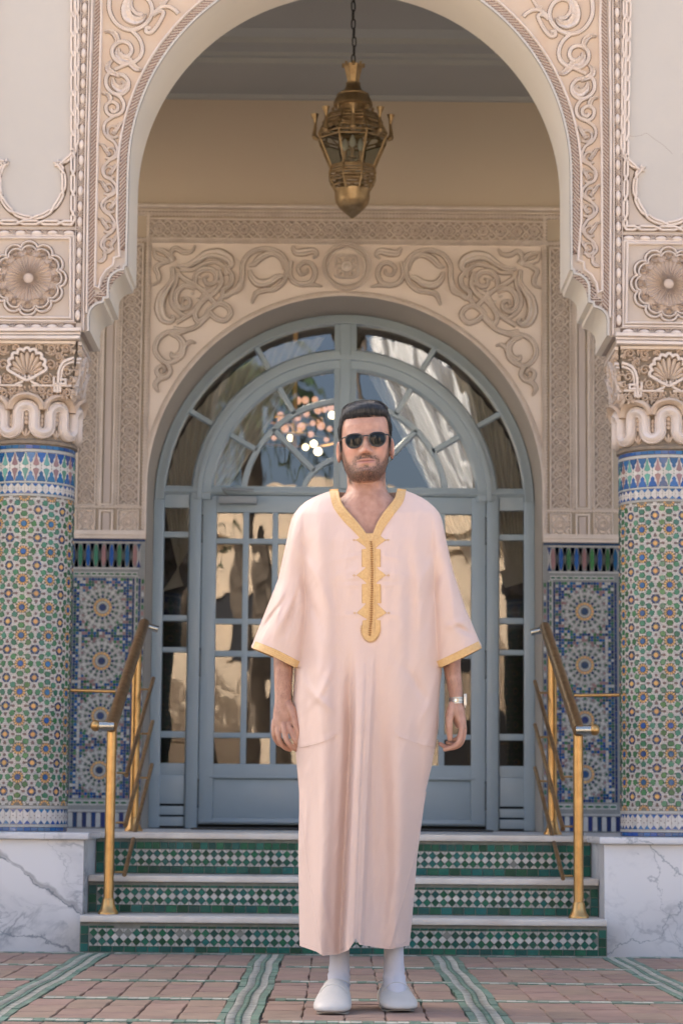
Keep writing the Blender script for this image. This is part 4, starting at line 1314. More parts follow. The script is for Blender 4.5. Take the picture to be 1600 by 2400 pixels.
def band(pxa, pya, pxb, pyb, vertical, cell, mirror=True, both_sides=True):
    x0, z1 = Bk(pxa, pya); x1, z0 = Bk(pxb, pyb)
    g, b = grid_band(x0, z0, x1, z1, vertical, cell)
    fr = MB(); fr.strip([(x0-.007, z0-.007), (x1+.007, z0-.007), (x1+.007, z1+.007), (x0-.007, z1+.007)], prof_round(.006, .011, 5), Yb, closed=True)
    for bb, nm, m, k in ((g, 'carving_ground', M_backpit, None), (b, 'geometric_carving', M_backcarve, 'stuff'), (fr, 'band_frame', M_backcarve, None)):
        os_ = [bb.build(nm, m, back, 'auto')]
        if both_sides: os_.append(bb.mirror().build(nm, m, back, 'auto'))
        for o in os_:
            if k: tag(o, kind=k)
# top frieze (full width) and corner squares
xa = Bk(354, 513)[0]
x0, z1 = xa, Bk(500, 517)[1]; z0 = Bk(500, 556)[1]
g, b = grid_band(xa, z0, -xa, z1, False, .094)
g.build('carving_ground', M_backpit, back); tag(b.build('geometric_carving', M_backcarve, back, 'auto'), kind='stuff')
b = MB(); b.strip([(xa-.008, z0-.008), (-xa+.008, z0-.008), (-xa+.008, z1+.008), (xa-.008, z1+.008)], prof_round(.006, .011, 5), Yb, closed=True); b.build('band_frame', M_backcarve, back, 'auto')
# upper mouldings and rope
b = MB()
for py, w, h in ((484, .004, .012), (489, .008, .024), (497, .004, .010)):
    z = Bk(800, py)[1]; b.strip([(-1.6, z), (1.6, z)], prof_flat(w, h, .4), Yb)
b.build('moulding', M_backcarve, back, 'auto')
zr1, zr2 = Bk(800, 505)[1], Bk(800, 566.5)[1]
g = MB(); b = MB()
xr = Bk(344.5, 800)[0]
for path in ([(-1.6, zr1), (1.6, zr1)], [(-1.6, zr2), (1.6, zr2)], [(xr, zr2), (xr, 2.09)], [(-xr, zr2), (-xr, 2.09)], [(xr, zr1), (xr, zr2)], [(-xr, zr1), (-xr, zr2)]):
    g.strip(path, [(-.011, .0005), (.011, .0005)], Yb, caps=False)
    roped(b, path, .0095, .010, .019)
g.build('rope_ground', M_backpit, back); tag(b.build('rope_moulding', M_backcarve, back, 'auto'), kind='stuff')
# spandrel ground
sg = [(xr+.016, zr2-.016), (xr+.016, 2.3)]+[p for p in apath(.033) if p[0] > xr+.016]+[(0, zr2-.016)]
b = MB(); tri = tessellate_polygon([[Vector((x, z, 0)) for x, z in sg]]); b.add([(x, Yb-.0004, z) for x, z in sg], [tuple(t) for t in tri])
b.build('spandrel_ground', M_backfield, back); b.mirror().build('spandrel_ground', M_backfield, back)
bothB(lambda b: b.strip([(xr+.014, 2.3), (xr+.014, zr2-.014), (0, zr2-.014)], prof_round(.0045, .009, 4), Yb), 'spandrel_frame', M_backcarve)
# vertical bands of the piers
for (xa_, xb_) in ((190, 226), (287, 327)):
    xa2, xb2 = Bk(xa_, 900)[0], Bk(xb_, 900)[0]
    zt_, zb_ = Bk(250, 575)[1], Bk(250, 1180)[1]
    g, b = grid_band(xa2, zb_, xb2, zt_, True, .094)
    fr = MB(); fr.strip([(xa2-.008, zb_-.008), (xb2+.008, zb_-.008), (xb2+.008, zt_+.008), (xa2-.008, zt_+.008)], prof_round(.006, .011, 5), Yb, closed=True)
    zq1, zq0 = Bk(250, 1198)[1], Bk(250, 1246)[1]
    g2, b2 = grid_band(xa2, zq0, xb2, zq1, False, .10)
    fr.strip([(xa2-.008, zq0-.006), (xb2+.008, zq0-.006), (xb2+.008, zq1+.006), (xa2-.008, zq1+.006)], prof_round(.005, .010, 5), Yb, closed=True)
    for bb, nm, m, k in ((g, 'carving_ground', M_backpit, None), (g2, 'carving_ground', M_backfield, None), (b, 'geometric_carving', M_backcarve, 'stuff'), (b2, 'geometric_carving', M_backcarve, 'stuff'), (fr, 'band_frame', M_backcarve, None)):
        for o in (bb.build(nm, m, back, 'auto'), bb.mirror().build(nm, m, back, 'auto')):
            if k: tag(o, kind=k)
# plain pale strips between, with their frames; ropes beside them; ledge over the dado
def pier(b):
    xa2, xb2 = Bk(246.5, 900)[0], Bk(265, 900)[0]
    for (pt, pb) in ((575, 1180), (1200, 1245)):
        zt_, zb_ = Bk(250, pt)[1], Bk(250, pb)[1]
        b.strip([(xa2-.012, zb_-.006), (xb2+.012, zb_-.006), (xb2+.012, zt_+.006), (xa2-.012, zt_+.006)], prof_flat(.006, .010), Yb, closed=True)
bothB(pier, 'strip_frame', M_backcarve)
def pier2(b):
    xa2, xb2 = Bk(248, 900)[0], Bk(264, 900)[0]
    for (pt, pb) in ((577, 1178), (1202, 1243)):
        zt_, zb_ = Bk(250, pt)[1], Bk(250, pb)[1]
        b.box((xa2, Yb-.006, zb_), (xb2, Yb, zt_))
bothB(pier2, 'plain_strip', mat('pale_strip_plaster', (0.50, 0.42, 0.37), 0.7, var=0.06), False)
def pier3(b):
    for px in (236, 276):
        x = Bk(px, 900)[0]
        roped(b, [(x, Bk(px, 575)[1]), (x, Bk(px, 1186)[1])], .010, .009, .019)
    z = Bk(250, 1188)[1]
    roped(b, [(-1.6, z), (xr, z)], .008, .008, .019)
bothB(pier3, 'rope_moulding', M_backcarve, kind='stuff')
def ledge(b):
    b.box((-1.62, YB-.028, 2.088), (-BR-.004, YB-.001, 2.112)); b.box((-1.62, YB-.020, 2.068), (-BR-.004, YB-.001, 2.0875))
bothB(ledge, 'ledge', M_backcarve, False)

# ---- spandrel scrollwork
def Z3(p): return Bk(320+p[0]/2.904, 440+p[1]/2.904)
sv = MB(); sp_ = MB()
def sstem(pts, w=.013, h=.016, n=7, double=True, ws=None):
    q = catmull([Z3(p) for p in pts], n)
    wid = None
    if ws:
        wid = []
        for i in range(len(q)):
            t = i/(len(q)-1)*(len(ws)-1); k = min(len(ws)-2, int(t)); wid.append(ws[k]+(ws[k+1]-ws[k])*(t-k))
    sp_.strip(q, [(-w-.0040, .0008), (w+.0040, .0008)], Yb, width=wid, caps=False)
    sv.strip(q, prof_double(w, h) if double else prof_round(w, h, 6), Yb, width=wid)
W1 = .0155
# corner palmette
for pts in ([(118, 420), (135, 470), (180, 490), (225, 500)], [(118, 420), (175, 430), (215, 455), (235, 495)], [(105, 665), (150, 640), (150, 590), (135, 545), (180, 515), (228, 505)], [(400, 395), (375, 435), (320, 440), (270, 415), (240, 440), (235, 490)]):
    sstem(pts, .012, .016, ws=[.4, 1.0, 1.1, .7])
sstem([(250, 505), (235, 480)], .02, .018, double=False)
# two long arms with fluted heads
sstem([(245, 540), (250, 620), (215, 680), (175, 740), (160, 820), (185, 890), (230, 910), (255, 890), (240, 870)], W1, .018, ws=[.7, .9, 1.1, 1.5, 1.7, 1.5, 1.0, .7, .4])
sstem([(275, 530), (340, 535), (410, 500), (480, 455), (560, 450), (625, 480), (645, 525), (620, 550), (605, 530)], W1, .018, ws=[.7, .9, 1.1, 1.4, 1.7, 1.5, 1.0, .7, .4])
for (a, c, n_) in (((165, 740), (205, 880), 10), ((480, 470), (620, 500), 10)):
    for i in range(n_):
        t = i/(n_-1); x = a[0]+(c[0]-a[0])*t; z = a[1]+(c[1]-a[1])*t
        d = (18, 4) if c[0]-a[0] < 60 else (4, 18)
        sv.strip([Z3((x-d[0], z-d[1])), Z3((x+d[0], z+d[1]))], prof_round(.003, .006, 3), Yb-.014)
sstem([(300, 560), (380, 560), (450, 525), (540, 510), (600, 545), (610, 600)], .010, .014)
sstem([(280, 580), (270, 650), (240, 730), (245, 800), (290, 850), (345, 880)], .010, .014)
# the two inner volutes and their net
sstem([(400, 660), (405, 600), (450, 560), (510, 560), (545, 600), (530, 650), (480, 655), (465, 615), (495, 600)], .013, .018, ws=[.8, 1, 1.1, 1.1, 1, .9, .8, .7, .5])
sstem([(400, 690), (330, 670), (280, 710), (270, 780), (305, 825), (355, 810), (360, 765), (325, 750), (318, 780)], .013, .018, ws=[.8, 1, 1.1, 1.1, 1, .9, .8, .7, .5])
sstem([(290, 590), (330, 625), (385, 655), (450, 700), (510, 760), (540, 790)], .012, .015)
sstem([(560, 560), (580, 640), (540, 710), (470, 760), (400, 830), (350, 870)], .012, .015)
sstem([(620, 560), (650, 600), (640, 660), (590, 700), (600, 740), (640, 720), (690, 680), (720, 620)], .013, .017)
sstem([(270, 920), (320, 890), (380, 850), (430, 790), (470, 720), (530, 690)], .012, .015)
sstem([(430, 800), (400, 860), (420, 910), (470, 880), (500, 830), (560, 790), (620, 810), (640, 860), (600, 905), (540, 890), (500, 850)], .013, .017)
sstem([(250, 960), (330, 970), (400, 950), (460, 900), (500, 860)], .012, .016)
sstem([(590, 740), (560, 780)], .012, .016)
for x, z in ((430, 610), (420, 760), (470, 690), (350, 660), (520, 720), (560, 640), (310, 800), (380, 720)): sv.bump(Z3((x, z)), .013, .010, .014, Yb, 8, 3, rot=x)
# ring scrolls towards the centre
sstem([(640, 720), (700, 690), (720, 600), (725, 520), (770, 450), (850, 420), (940, 430), (1005, 480), (1025, 560), (1000, 640), (940, 690), (870, 700), (815, 720), (785, 790)], .0125, .016, ws=[.8]+[1.0]*10+[1.1, 1.0, .4])
sstem([(760, 530), (800, 520), (840, 480), (890, 455), (940, 455), (985, 490), (1005, 560)], .011, .014, ws=[.5, 1.2, 1.5, 1.3, 1, .8, .5])
sstem([(770, 560), (785, 610), (830, 650), (900, 645), (960, 610), (1000, 600)], .014, .015, ws=[.5, 1.1, 1.5, 1.4, 1.1, .5])
sstem([(1050, 500), (1040, 580), (1070, 640), (1130, 660), (1190, 640), (1215, 580), (1190, 520), (1140, 510), (1100, 545), (1120, 590), (1160, 580), (1165, 550)], .0125, .017, ws=[1, 1, 1, 1, 1, 1, .95, .9, .8, .7, .55, .4])
sstem([(1060, 400), (1085, 440), (1140, 440), (1200, 430), (1225, 455), (1200, 480)], .013, .016, ws=[.5, 1.2, 1.5, 1.2, .8, .5])
sstem([(1130, 665), (1200, 660), (1265, 675)], .011, .015, ws=[.9, 1, .3])
# lower ring scrolls down the left side
sstem([(400, 950), (300, 985), (220, 985), (160, 1020), (130, 1090), (150, 1150), (200, 1190), (260, 1180), (310, 1140), (330, 1080), (370, 1050), (405, 1060)], .0125, .016, ws=[.9]+[1]*9+[.8, .3])
sstem([(230, 1000), (290, 1020), (320, 1070), (300, 1130), (250, 1150), (235, 1120)], .013, .015, ws=[.5, 1.1, 1.4, 1.3, 1, .4])
sstem([(210, 1195), (230, 1250), (200, 1290), (155, 1280), (140, 1240), (170, 1215), (195, 1240), (180, 1260)], .012, .016, ws=[1, 1, 1, .95, .9, .8, .6, .4])
sstem([(200, 1290), (150, 1310), (130, 1350), (150, 1395)], .012, .015, ws=[1, 1.1, 1, .3])
M_shadeline_b = mat('back_shade_dirt_line', srgb(134, 116, 98), 0.85, var=0.3, vscale=30, col2=srgb(154, 134, 114))  # paler outline tint for the spandrel: painted crevice shade with dirt
sp_.build('shade_dirt_line', M_shadeline_b, back); sp_.mirror().build('shade_dirt_line', M_shadeline_b, back)
sv.build('spandrel_scroll', M_backcarve, back, 'auto'); sv.mirror().build('spandrel_scroll', M_backcarve, back, 'auto')
# centre rosette
cz = Z3((1430, 537))[1]
b = MB()
k_ = 0.0008
b.strip(arc((0, cz), .129, 0, 2*PI, 40)[:-1], prof_double(.010, .014), Yb, closed=True)
b.strip(arc((0, cz), .107, 0, 2*PI, 40)[:-1], prof_round(.007, .012, 4), Yb, closed=True)
for k in range(4):
    a = PI/4+PI/2*k
    b.strip(catmull([(0+.034*math.cos(a-.5), cz+.034*math.sin(a-.5)), (.062*math.cos(a-.75), cz+.062*math.sin(a-.75)), (.078*math.cos(a), cz+.078*math.sin(a)), (.062*math.cos(a+.75), cz+.062*math.sin(a+.75)), (.034*math.cos(a+.5), cz+.034*math.sin(a+.5))], 6), prof_double(.0085, .013), Yb)
    b.bump((.052*math.cos(a), cz+.052*math.sin(a)), .012, .009, .012, Yb, 8, 3, rot=a)
b.lathe([(0.0, 0.02), (.012, .018), (.018, .012), (.031, .014), (.036, .008), (.038, 0)], (0, 0, 0), 20, star=lambda a: 1+.08*math.cos(8*a))
v = b.v; base = len(v)-6*20
b.v = v[:base]+[(x, Yb-z, cz+y) for x, y, z in v[base:]]
b.build('centre_rosette', M_backcarve, back, 'auto')

# ---- zellige dado on each pier
def dado(s):
    x0, x1 = -1.62, -BR-.002
    dz = MB(); 
    base = MB(); base.box((x0, YB-.006, .4795), (x1, YB-.0012, 2.066))
    if s > 0: base = base.mirror()
    panel = base.build('tile_dado', mat('dado_grout', (0.24, 0.24, 0.225), 0.85, var=0.2, vscale=60), back)
    chips = {}
    Yp = YB-.006
    def chip(m, pts, h=.002):
        if s > 0: pts = [(-x, z) for x, z in pts][::-1]
        chips.setdefault(m.name, (m, MB()))[1].tile(pts, Yp, h, .0008)
    D = lambda px, py: Bk(160+px/3.265, 1240+py/3.265)
    xl, xr_ = D(45, 500)[0], D(490, 500)[0]
    zt_, zb_ = D(300, 375)[1], D(300, 2060)[1]
    xe = D(548, 500)[0]
    xe2 = x1
    # medallions
    meds = [D(278, 600), D(272, 1010), D(266, 1430), D(262, 1845)]
    xm = (xl+xr_)/2
    meds = [(xm, z) for _, z in meds]
    me_hex = MB().tile(ngon((0, 0), .0125, 6, 0), 0, .0026, .001).mesh('tile', M_white)
    def inmed(x, z, r): return any(math.hypot(x-c[0], z-c[1]) < r for c in meds)
    for c in meds:
        chip(M_navy, ngon(c, .020, 8, PI/8))
        for k in range(16):
            a = 2*PI*k/16
            R_ = lambda r, da=0: (c[0]+r*math.cos(a+da), c[1]+r*math.sin(a+da))
            chip(M_white, [R_(.024, -.13), R_(.033, -.05), R_(.033, .05), R_(.024, .13)])
            chip(M_yellow, [R_(.037, -.16), R_(.048, -.16), R_(.0505, 0), R_(.048, .16), R_(.037, .16)])
            chip(M_dkgreen if k % 2 else M_navy, [R_(.054, -.10), R_(.062, -.14), R_(.071, 0), R_(.062, .14), R_(.054, .10)])
            chip(M_white, ngon(R_(.073, PI/16), .0075, 6, a))
            chip(M_dkgreen, [R_(.077, -.05), R_(.084, -.09), R_(.090, 0), R_(.084, .09), R_(.077, .05)])
            p = R_(.098, PI/16)
            place('tile', me_hex, panel, ((p[0] if s < 0 else -p[0]), Yp, p[1]), (0, 0.3*k, 0))
            chip(M_rose if k % 2 else M_leaf, ngon(R_(.1165, 0), .0085, 4, a))
            for (r_, s_, o_) in ((.0285, .0035, PI/16), (.058, .0052, PI/16), (.0655, .0045, PI/10), (.0655, .0045, PI/40), (.083, .0055, PI/16), (.0845, .0042, PI/9), (.098, .0075, 0), (.108, .006, PI/16), (.1165, .0080, PI/16), (.122, .0045, PI/32), (.122, .0045, 3*PI/32)):
                chip(M_white, ngon(R_(r_, o_), s_, 6, a), .0012)
    rr = random.Random(11)
    pal = [M_navy, M_blue, M_leaf, M_white, M_navy, M_dkgreen, M_white, M_rose, M_leaf, M_blue]
    st = .0155
    nx = int((xr_-xl)/st); nz = int((zt_-zb_)/st)
    for i in range(nx):
        for j in range(nz):
            x = xl+(i+.5)*(xr_-xl)/nx; z = zb_+(j+.5)*(zt_-zb_)/nz
            if inmed(x, z, .127): continue
            m = pal[(i*3+j*5+(i*j) % 4) % 10] if rr.random() < .75 else rr.choice(pal)
            chip(m, ngon((x, z), st*.60, 4 if (i+j) % 2 else 8, 0 if (i+j) % 2 else PI/8))
    # borders: green and white bars, blue lines
    def bars(xa, za, xb, zb2, n_, m1, m2, w):
        for k in range(n_):
            t0, t1 = k/n_, (k+1)/n_
            pa = (xa+(xb-xa)*t0, za+(zb2-za)*t0); pb = (xa+(xb-xa)*t1, za+(zb2-za)*t1)
            d = Vector((pb[0]-pa[0], pb[1]-pa[1])); L_ = d.length; d.normalize(); nn = Vector((-d.y, d.x))
            q = lambda u, v: tuple(Vector(pa)+d*u+nn*v)
            chip(m2, [q(.001, -w), q(L_-.001, -w), q(L_-.001, w), q(.001, w)], .0015)
            chip(m1, [q(L_*.12, -w*.35), q(L_*.5, -w*.5), q(L_*.88, -w*.35), q(L_*.88, w*.35), q(L_*.5, w*.5), q(L_*.12, w*.35)], .003)
    bx = (xr_+xe)/2
    bars(xl-.004, zt_+.022, xe-.012, zt_+.022, 11, M_leaf, M_white, .011)
    bars(xl-.012, zb_-.024, xe-.004, zb_-.024, 9, M_leaf, M_white, .014)
    bars(bx+.006, zb_-.005, bx+.006, zt_+.01, 28, M_leaf, M_white, .011)
    for (za, zb2) in ((zb_, zt_),):
        for k in range(34):
            z0, z1 = za+(zb2-za)*k/34, za+(zb2-za)*(k+1)/34
            chip(M_navy, [(xr_+.002, z0+.001), (xr_+.012, z0+.001), (xr_+.012, z1-.001), (xr_+.002, z1-.001)])
            chip(M_navy, [(xe-.008, z0+.001), (xe+.004, z0+.001), (xe+.004, z1-.001), (xe-.008, z1-.001)])
            chip([M_rose, M_leaf, M_navy, M_white][k % 4], [(xe+.010, z0+.006), (xe2-.006, z0+.006), (xe2-.006, z1-.006), (xe+.010, z1-.006)])
            chip(M_navy, [(xl-.016, z0+.001), (xl-.004, z0+.001), (xl-.004, z1-.001), (xl-.016, z1-.001)])
    # hourglass frieze on top
    zc = D(300, 202)[1]; hh = (D(300, 112)[1]-D(300, 293)[1])/2
    chip(M_white, [(x0+.1, zc-hh-.010), (xe-.006, zc-hh-.010), (xe-.006, zc-hh-.003), (x0+.1, zc-hh-.003)])
    chip(M_white, [(x0+.1, zc+hh+.003), (xe-.006, zc+hh+.003), (xe-.006, zc+hh+.010), (x0+.1, zc+hh+.010)])
    chip(M_navy, [(x0+.1, 2.052), (xe2-.004, 2.052), (xe2-.004, 2.065), (x0+.1, 2.065)])
    n_ = 9; w = (xe-.008-(x0+.1))/n_
    cols = [M_blue, M_leaf, M_blue, M_rose, M_blue, M_leaf, M_blue, M_leaf, M_rose]
    fm = {}
    for k in range(n_):
        x = x0+.1+w*(k+.5)
        for q in (-1, 1):
            xx = x+q*w*.5
            chip(M_navy, [(xx-w*.27, zc+hh), (xx, zc+hh*.30), (xx+w*.27, zc+hh)][::-1]); chip(M_navy, [(xx-w*.27, zc-hh), (xx+w*.27, zc-hh), (xx, zc-hh*.30)])
            for q2 in (-1, 1): chip(M_white, [(xx-w*.02+q2*w*.17-w*.05, zc-hh*.9), (xx+q2*w*.17+w*.05, zc-hh*.9), (xx+q2*w*.10+w*.05, zc), (xx+q2*w*.17+w*.05, zc+hh*.9), (xx+q2*w*.17-w*.05, zc+hh*.9), (xx+q2*w*.10-w*.05, zc)], .0014)
        m = cols[(k+4) % 9]
        if m.name not in fm: fm[m.name] = MB().tile([(-w*.10, -hh*.9), (w*.10, -hh*.9), (w*.30, -hh*.3), (w*.24, 0), (w*.30, hh*.3), (w*.10, hh*.9), (-w*.10, hh*.9), (-w*.30, hh*.3), (-w*.24, 0), (-w*.30, -hh*.3)], 0, .003, .001).mesh('frieze_tile', m)
        place('frieze_tile', fm[m.name], panel, ((x if s < 0 else -x), Yp, zc))
    # pale bars on blue along the foot
    zf0, zf1 = .484, D(300, 2168)[1]
    chip(M_white, [(x0+.05, zf1+.004), (xe2-.004, zf1+.004), (xe2-.004, zf1+.014), (x0+.05, zf1+.014)], .004)
    fp = .0505; k = 0; x = xe2-.03
    me_f = MB().tile([(-.0125, 0), (.0125, 0), (.0125, (zf1-zf0)*.86), (.006, (zf1-zf0)*.97), (-.006, (zf1-zf0)*.97), (-.0125, (zf1-zf0)*.86)], 0, .003, .001).mesh('foot_tile', M_white)
    while x > x0+.03:
        place('foot_tile', me_f, panel, ((x if s < 0 else -x), Yp, zf0))
        chip(M_navy, [(x-fp+.014, zf0), (x-.014, zf0), (x-.014, zf1), (x-fp+.014, zf1)])
        x -= fp
    for nm, (m, bb) in chips.items(): tag(bb.build('mosaic_chips', m, panel), kind='stuff')
dado(-1); dado(1)

# ---- porch ceiling: flat border, stepped mouldings, raised middle; side walls
zt = 4.60
ceil = MB()
prof = [(13.301, 4.575), (13.27, 4.575), (13.27, zt), (12.70, zt), (12.70, zt+.03), (12.66, zt+.03), (12.66, zt+.05), (12.50, zt+.05), (12.50, zt+.08), (12.44, zt+.11), (11.30, zt+.11), (11.24, zt+.08), (11.24, zt+.05), (11.08, zt+.05), (11.08, zt), (10.571, zt)]
X = 2.36
vs_ = [(-X, y, z) for y, z in prof]+[(X, y, z) for y, z in prof]; n = len(prof)
ceil.add(vs_, [(i, i+1, n+i+1, n+i) for i in range(n-1)])
tag(ceil.build('ceiling', M_ceiling), kind='structure')
# the portico roof above the ceiling, sides left open for sky light; unseen hotel height behind is set for shade and bounce
b = MB(); b.box((-2.36, 10.571, 4.75), (2.36, 13.299, 5.2)); b.box((-2.36, 10.571, 5.2), (-2.2, 13.299, 6.4)); b.box((2.2, 10.571, 5.2), (2.36, 13.299, 6.4))
for s in (-1, 1): b.box((min(s*2.12, s*2.35), 10.571, 4.0), (max(s*2.12, s*2.35), 13.299, 4.572))
r = b.build('portico_roof', M_plaster); tag(r, kind='structure')
b = MB(); b.box((-15, 13.93, 8.9), (15, 26, 9.199)); b.box((-15, 25.5, -.02), (15, 25.999, 8.9)); b.box((-15, 13.93, -.02), (-14.6, 25.5, 8.9)); b.box((14.6, 13.93, -.02), (15, 25.5, 8.9))
r = b.build('roof_and_outer_walls', M_plaster); tag(r, kind='structure')
MB.HS = 1.0
# ================================================================== glazed doorway under the inner arch
M_door = mat('blue_grey_paint', (0.345, 0.43, 0.485), 0.42, var=0.06, vscale=4, coat=0.15, bump=0.0004, bscale=30)
def glass_mat(name, ior=1.75, tint=(0.85, 0.9, 0.9), wave=0.0):
    m = bpy.data.materials.new(name); m.use_nodes = True
    nt = m.node_tree; L = nt.links
    for n_ in list(nt.nodes): nt.nodes.remove(n_)
    o = nt.nodes.new('ShaderNodeOutputMaterial'); mx = nt.nodes.new('ShaderNodeMixShader'); t = nt.nodes.new('ShaderNodeBsdfTransparent'); gl = nt.nodes.new('ShaderNodeBsdfGlossy'); fr = nt.nodes.new('ShaderNodeFresnel')
    t.inputs[0].default_value = (*tint, 1); gl.inputs['Roughness'].default_value = 0.0; gl.inputs[0].default_value = (1, 1, 1, 1)
    fr.inputs['IOR'].default_value = ior
    L.new(fr.outputs[0], mx.inputs[0]); L.new(t.outputs[0], mx.inputs[1]); L.new(gl.outputs[0], mx.inputs[2]); L.new(mx.outputs[0], o.inputs[0])
    if wave:
        geo = nt.nodes.new('ShaderNodeNewGeometry'); mp = nt.nodes.new('ShaderNodeMapping'); mp.inputs['Scale'].default_value = (1.6, 1, 0.7)
        nz = nt.nodes.new('ShaderNodeTexNoise'); nz.inputs['Scale'].default_value = 4.0; nz.inputs['Detail'].default_value = 1.0
        bp = nt.nodes.new('ShaderNodeBump'); bp.inputs['Distance'].default_value = wave; bp.inputs['Strength'].default_value = 1.0
        L.new(geo.outputs['Position'], mp.inputs[0]); L.new(mp.outputs[0], nz.inputs['Vector']); L.new(nz.outputs['Fac'], bp.inputs['Height']); L.new(bp.outputs[0], gl.inputs['Normal'])
    return m
M_pane = glass_mat('window_glass', 2.0, wave=0.0008)
door = empty('glazed_doorway', (0, YD, 0.479), 'blue grey glazed double doors with fanlight and narrow sidelights under the inner arch', 'doorway')
Dk = lambda px, py: xz(px, py, YD)
DZ = 2.355
RO, RG1, RG0, RF, RM, RI = 1.0915, 1.030, 0.884, 0.757, 0.583, 0.246
zT = Dk(806, 1147.6)[1]; zD = Dk(806, 1164)[1]
XJ = -Dk(470, 1550)[0]           # outer edge of a leaf
b = MB()
YQ = YD+0.03
def ringstrip(bb, r, w, h, a0=0, a1=PI, n_=64):
    bb.strip(arc((0, DZ), r, a0, a1, n_), [(-w, 0), (-w, h*.7), (-w*.8, h), (w*.8, h), (w, h*.7), (w, 0)], YQ, caps=False)
ringstrip(b, (RO+RG1)/2, (RO-RG1)/2, .055)
ringstrip(b, RG1+.008, .008, .075)
ringstrip(b, (RG0+RF)/2, (RG0-RF)/2, .065)
ringstrip(b, (RG0+RF)/2+.01, .016, .085)
# posts of the outer frame below the spring line
for s in (-1, 1):
    for (xa, xb, h) in ((RG1, RO, .055),):
        b.bbox((min(s*xa, s*xb), YQ-h, .479), (max(s*xa, s*xb), YQ, DZ), .006)
    xa, xb = XJ+.004, Dk(448, 1550)[0]*-1 if False else XJ+.072
    b.bbox((min(s*xa, s*xb), YQ-.062, .479), (max(s*xa, s*xb), YQ, zT), .006)
# transom and fan posts
b.bbox((-RG1, YQ-.058, zD+.003), (RG1, YQ, zT+.012), .005)
b.bbox((-RO+.06, YQ-.075, zD+.012), (RO-.06, YQ, zD+.03), .005)
b.bbox((-.064, YQ-.060, zT), (.064, YQ, DZ+RG1), .006)
b.bbox((-.030, YQ-.078, zT), (.030, YQ-.02, DZ+RG1), .006)
ringstrip(b, RM, .017, .045, 0.10, PI-.10)
ringstrip(b, RI, .015, .045, .2, PI-.2, 32)
def radial(r0, r1, deg, w=.017):
    for dd in (deg, 180-deg):
        a = math.radians(dd)
        b.strip([(r0*math.cos(a), DZ+r0*math.sin(a)), (r1*math.cos(a), DZ+r1*math.sin(a))], [(-w, 0), (-w, .03), (-w*.7, .045), (w*.7, .045), (w, .03), (w, 0)], YQ)
for dg in (30, 60): radial(RG0-.005, RG1+.005, dg); radial(RM, RF+.005, dg)
radial(RI, RM, 45)
b.build('frame', M_door, door, 'auto')
# fanlight panes
def sector_pane(r0, r1, a0, a1):
    n_ = 10
    pts = [(r0*math.cos(t), DZ+r0*math.sin(t)) for t in np.linspace(a0, a1, n_)]+[(r1*math.cos(t), DZ+r1*math.sin(t)) for t in np.linspace(a1, a0, n_)]
    pts = [(x, max(z, zT-.01)) for x, z in pts]
    p = MB(); y = YQ-.012
    p.add([(x, y, z) for x, z in pts], [(i, i+1, 2*n_-2-i, 2*n_-1-i) for i in range(n_-1)])
    return p
fan = empty('x', (0, 0, 0)); bpy.data.objects.remove(fan)
for (r0, r1, ds) in ((RG0, RG1, (4, 30, 60, 90, 120, 150, 176)), (RM, RF, (6, 30, 60, 90, 120, 150, 174)), (RI, RM, (8, 45, 90, 135, 172)), (0.0, RI, (5, 90, 175))):
    for d0, d1 in zip(ds[:-1], ds[1:]):
        sector_pane(r0, r1, math.radians(d0), math.radians(d1)).build('fan_pane', M_pane, door)
def bars(bb, xs, zs, x0, x1, z0, z1, w, h):
    for x in xs: bb.bbox((x-w, YQ-h, z0), (x+w, YQ-.004, z1), .004)
    for z in zs: bb.bbox((x0, YQ-h-.002, z-w), (x1, YQ-.004, z+w), .004)
def pane(xa, xb, za, zb, parent):
    p = MB(); cx, cz = (xa+xb)/2, (za+zb)/2
    p.add([(xa-cx, 0, za-cz), (xb-cx, 0, za-cz), (xb-cx, 0, zb-cz), (xa-cx, 0, zb-cz)], [(0, 1, 2, 3)])
    return place('pane', p.mesh('pane', M_pane), parent, (cx, YQ-.012, cz), (random.uniform(-.004, .004), 0, random.uniform(-.006, .006)))
rowsD = [(1201, 1262), (1274, 1450), (1462.5, 1525), (1539, 1717), (1729, 1790)]
rowsS = [(1190.6, 1246), (1260, 1441.6), (1455.5, 1516.6), (1528.8, 1713.6), (1729, 1788.5)]
def zz(py, px=520): return Dk(px, py+0.0)[1]
z0 = .482
M_dark = mat('dark_metal', (0.02, 0.022, 0.024), 0.45)
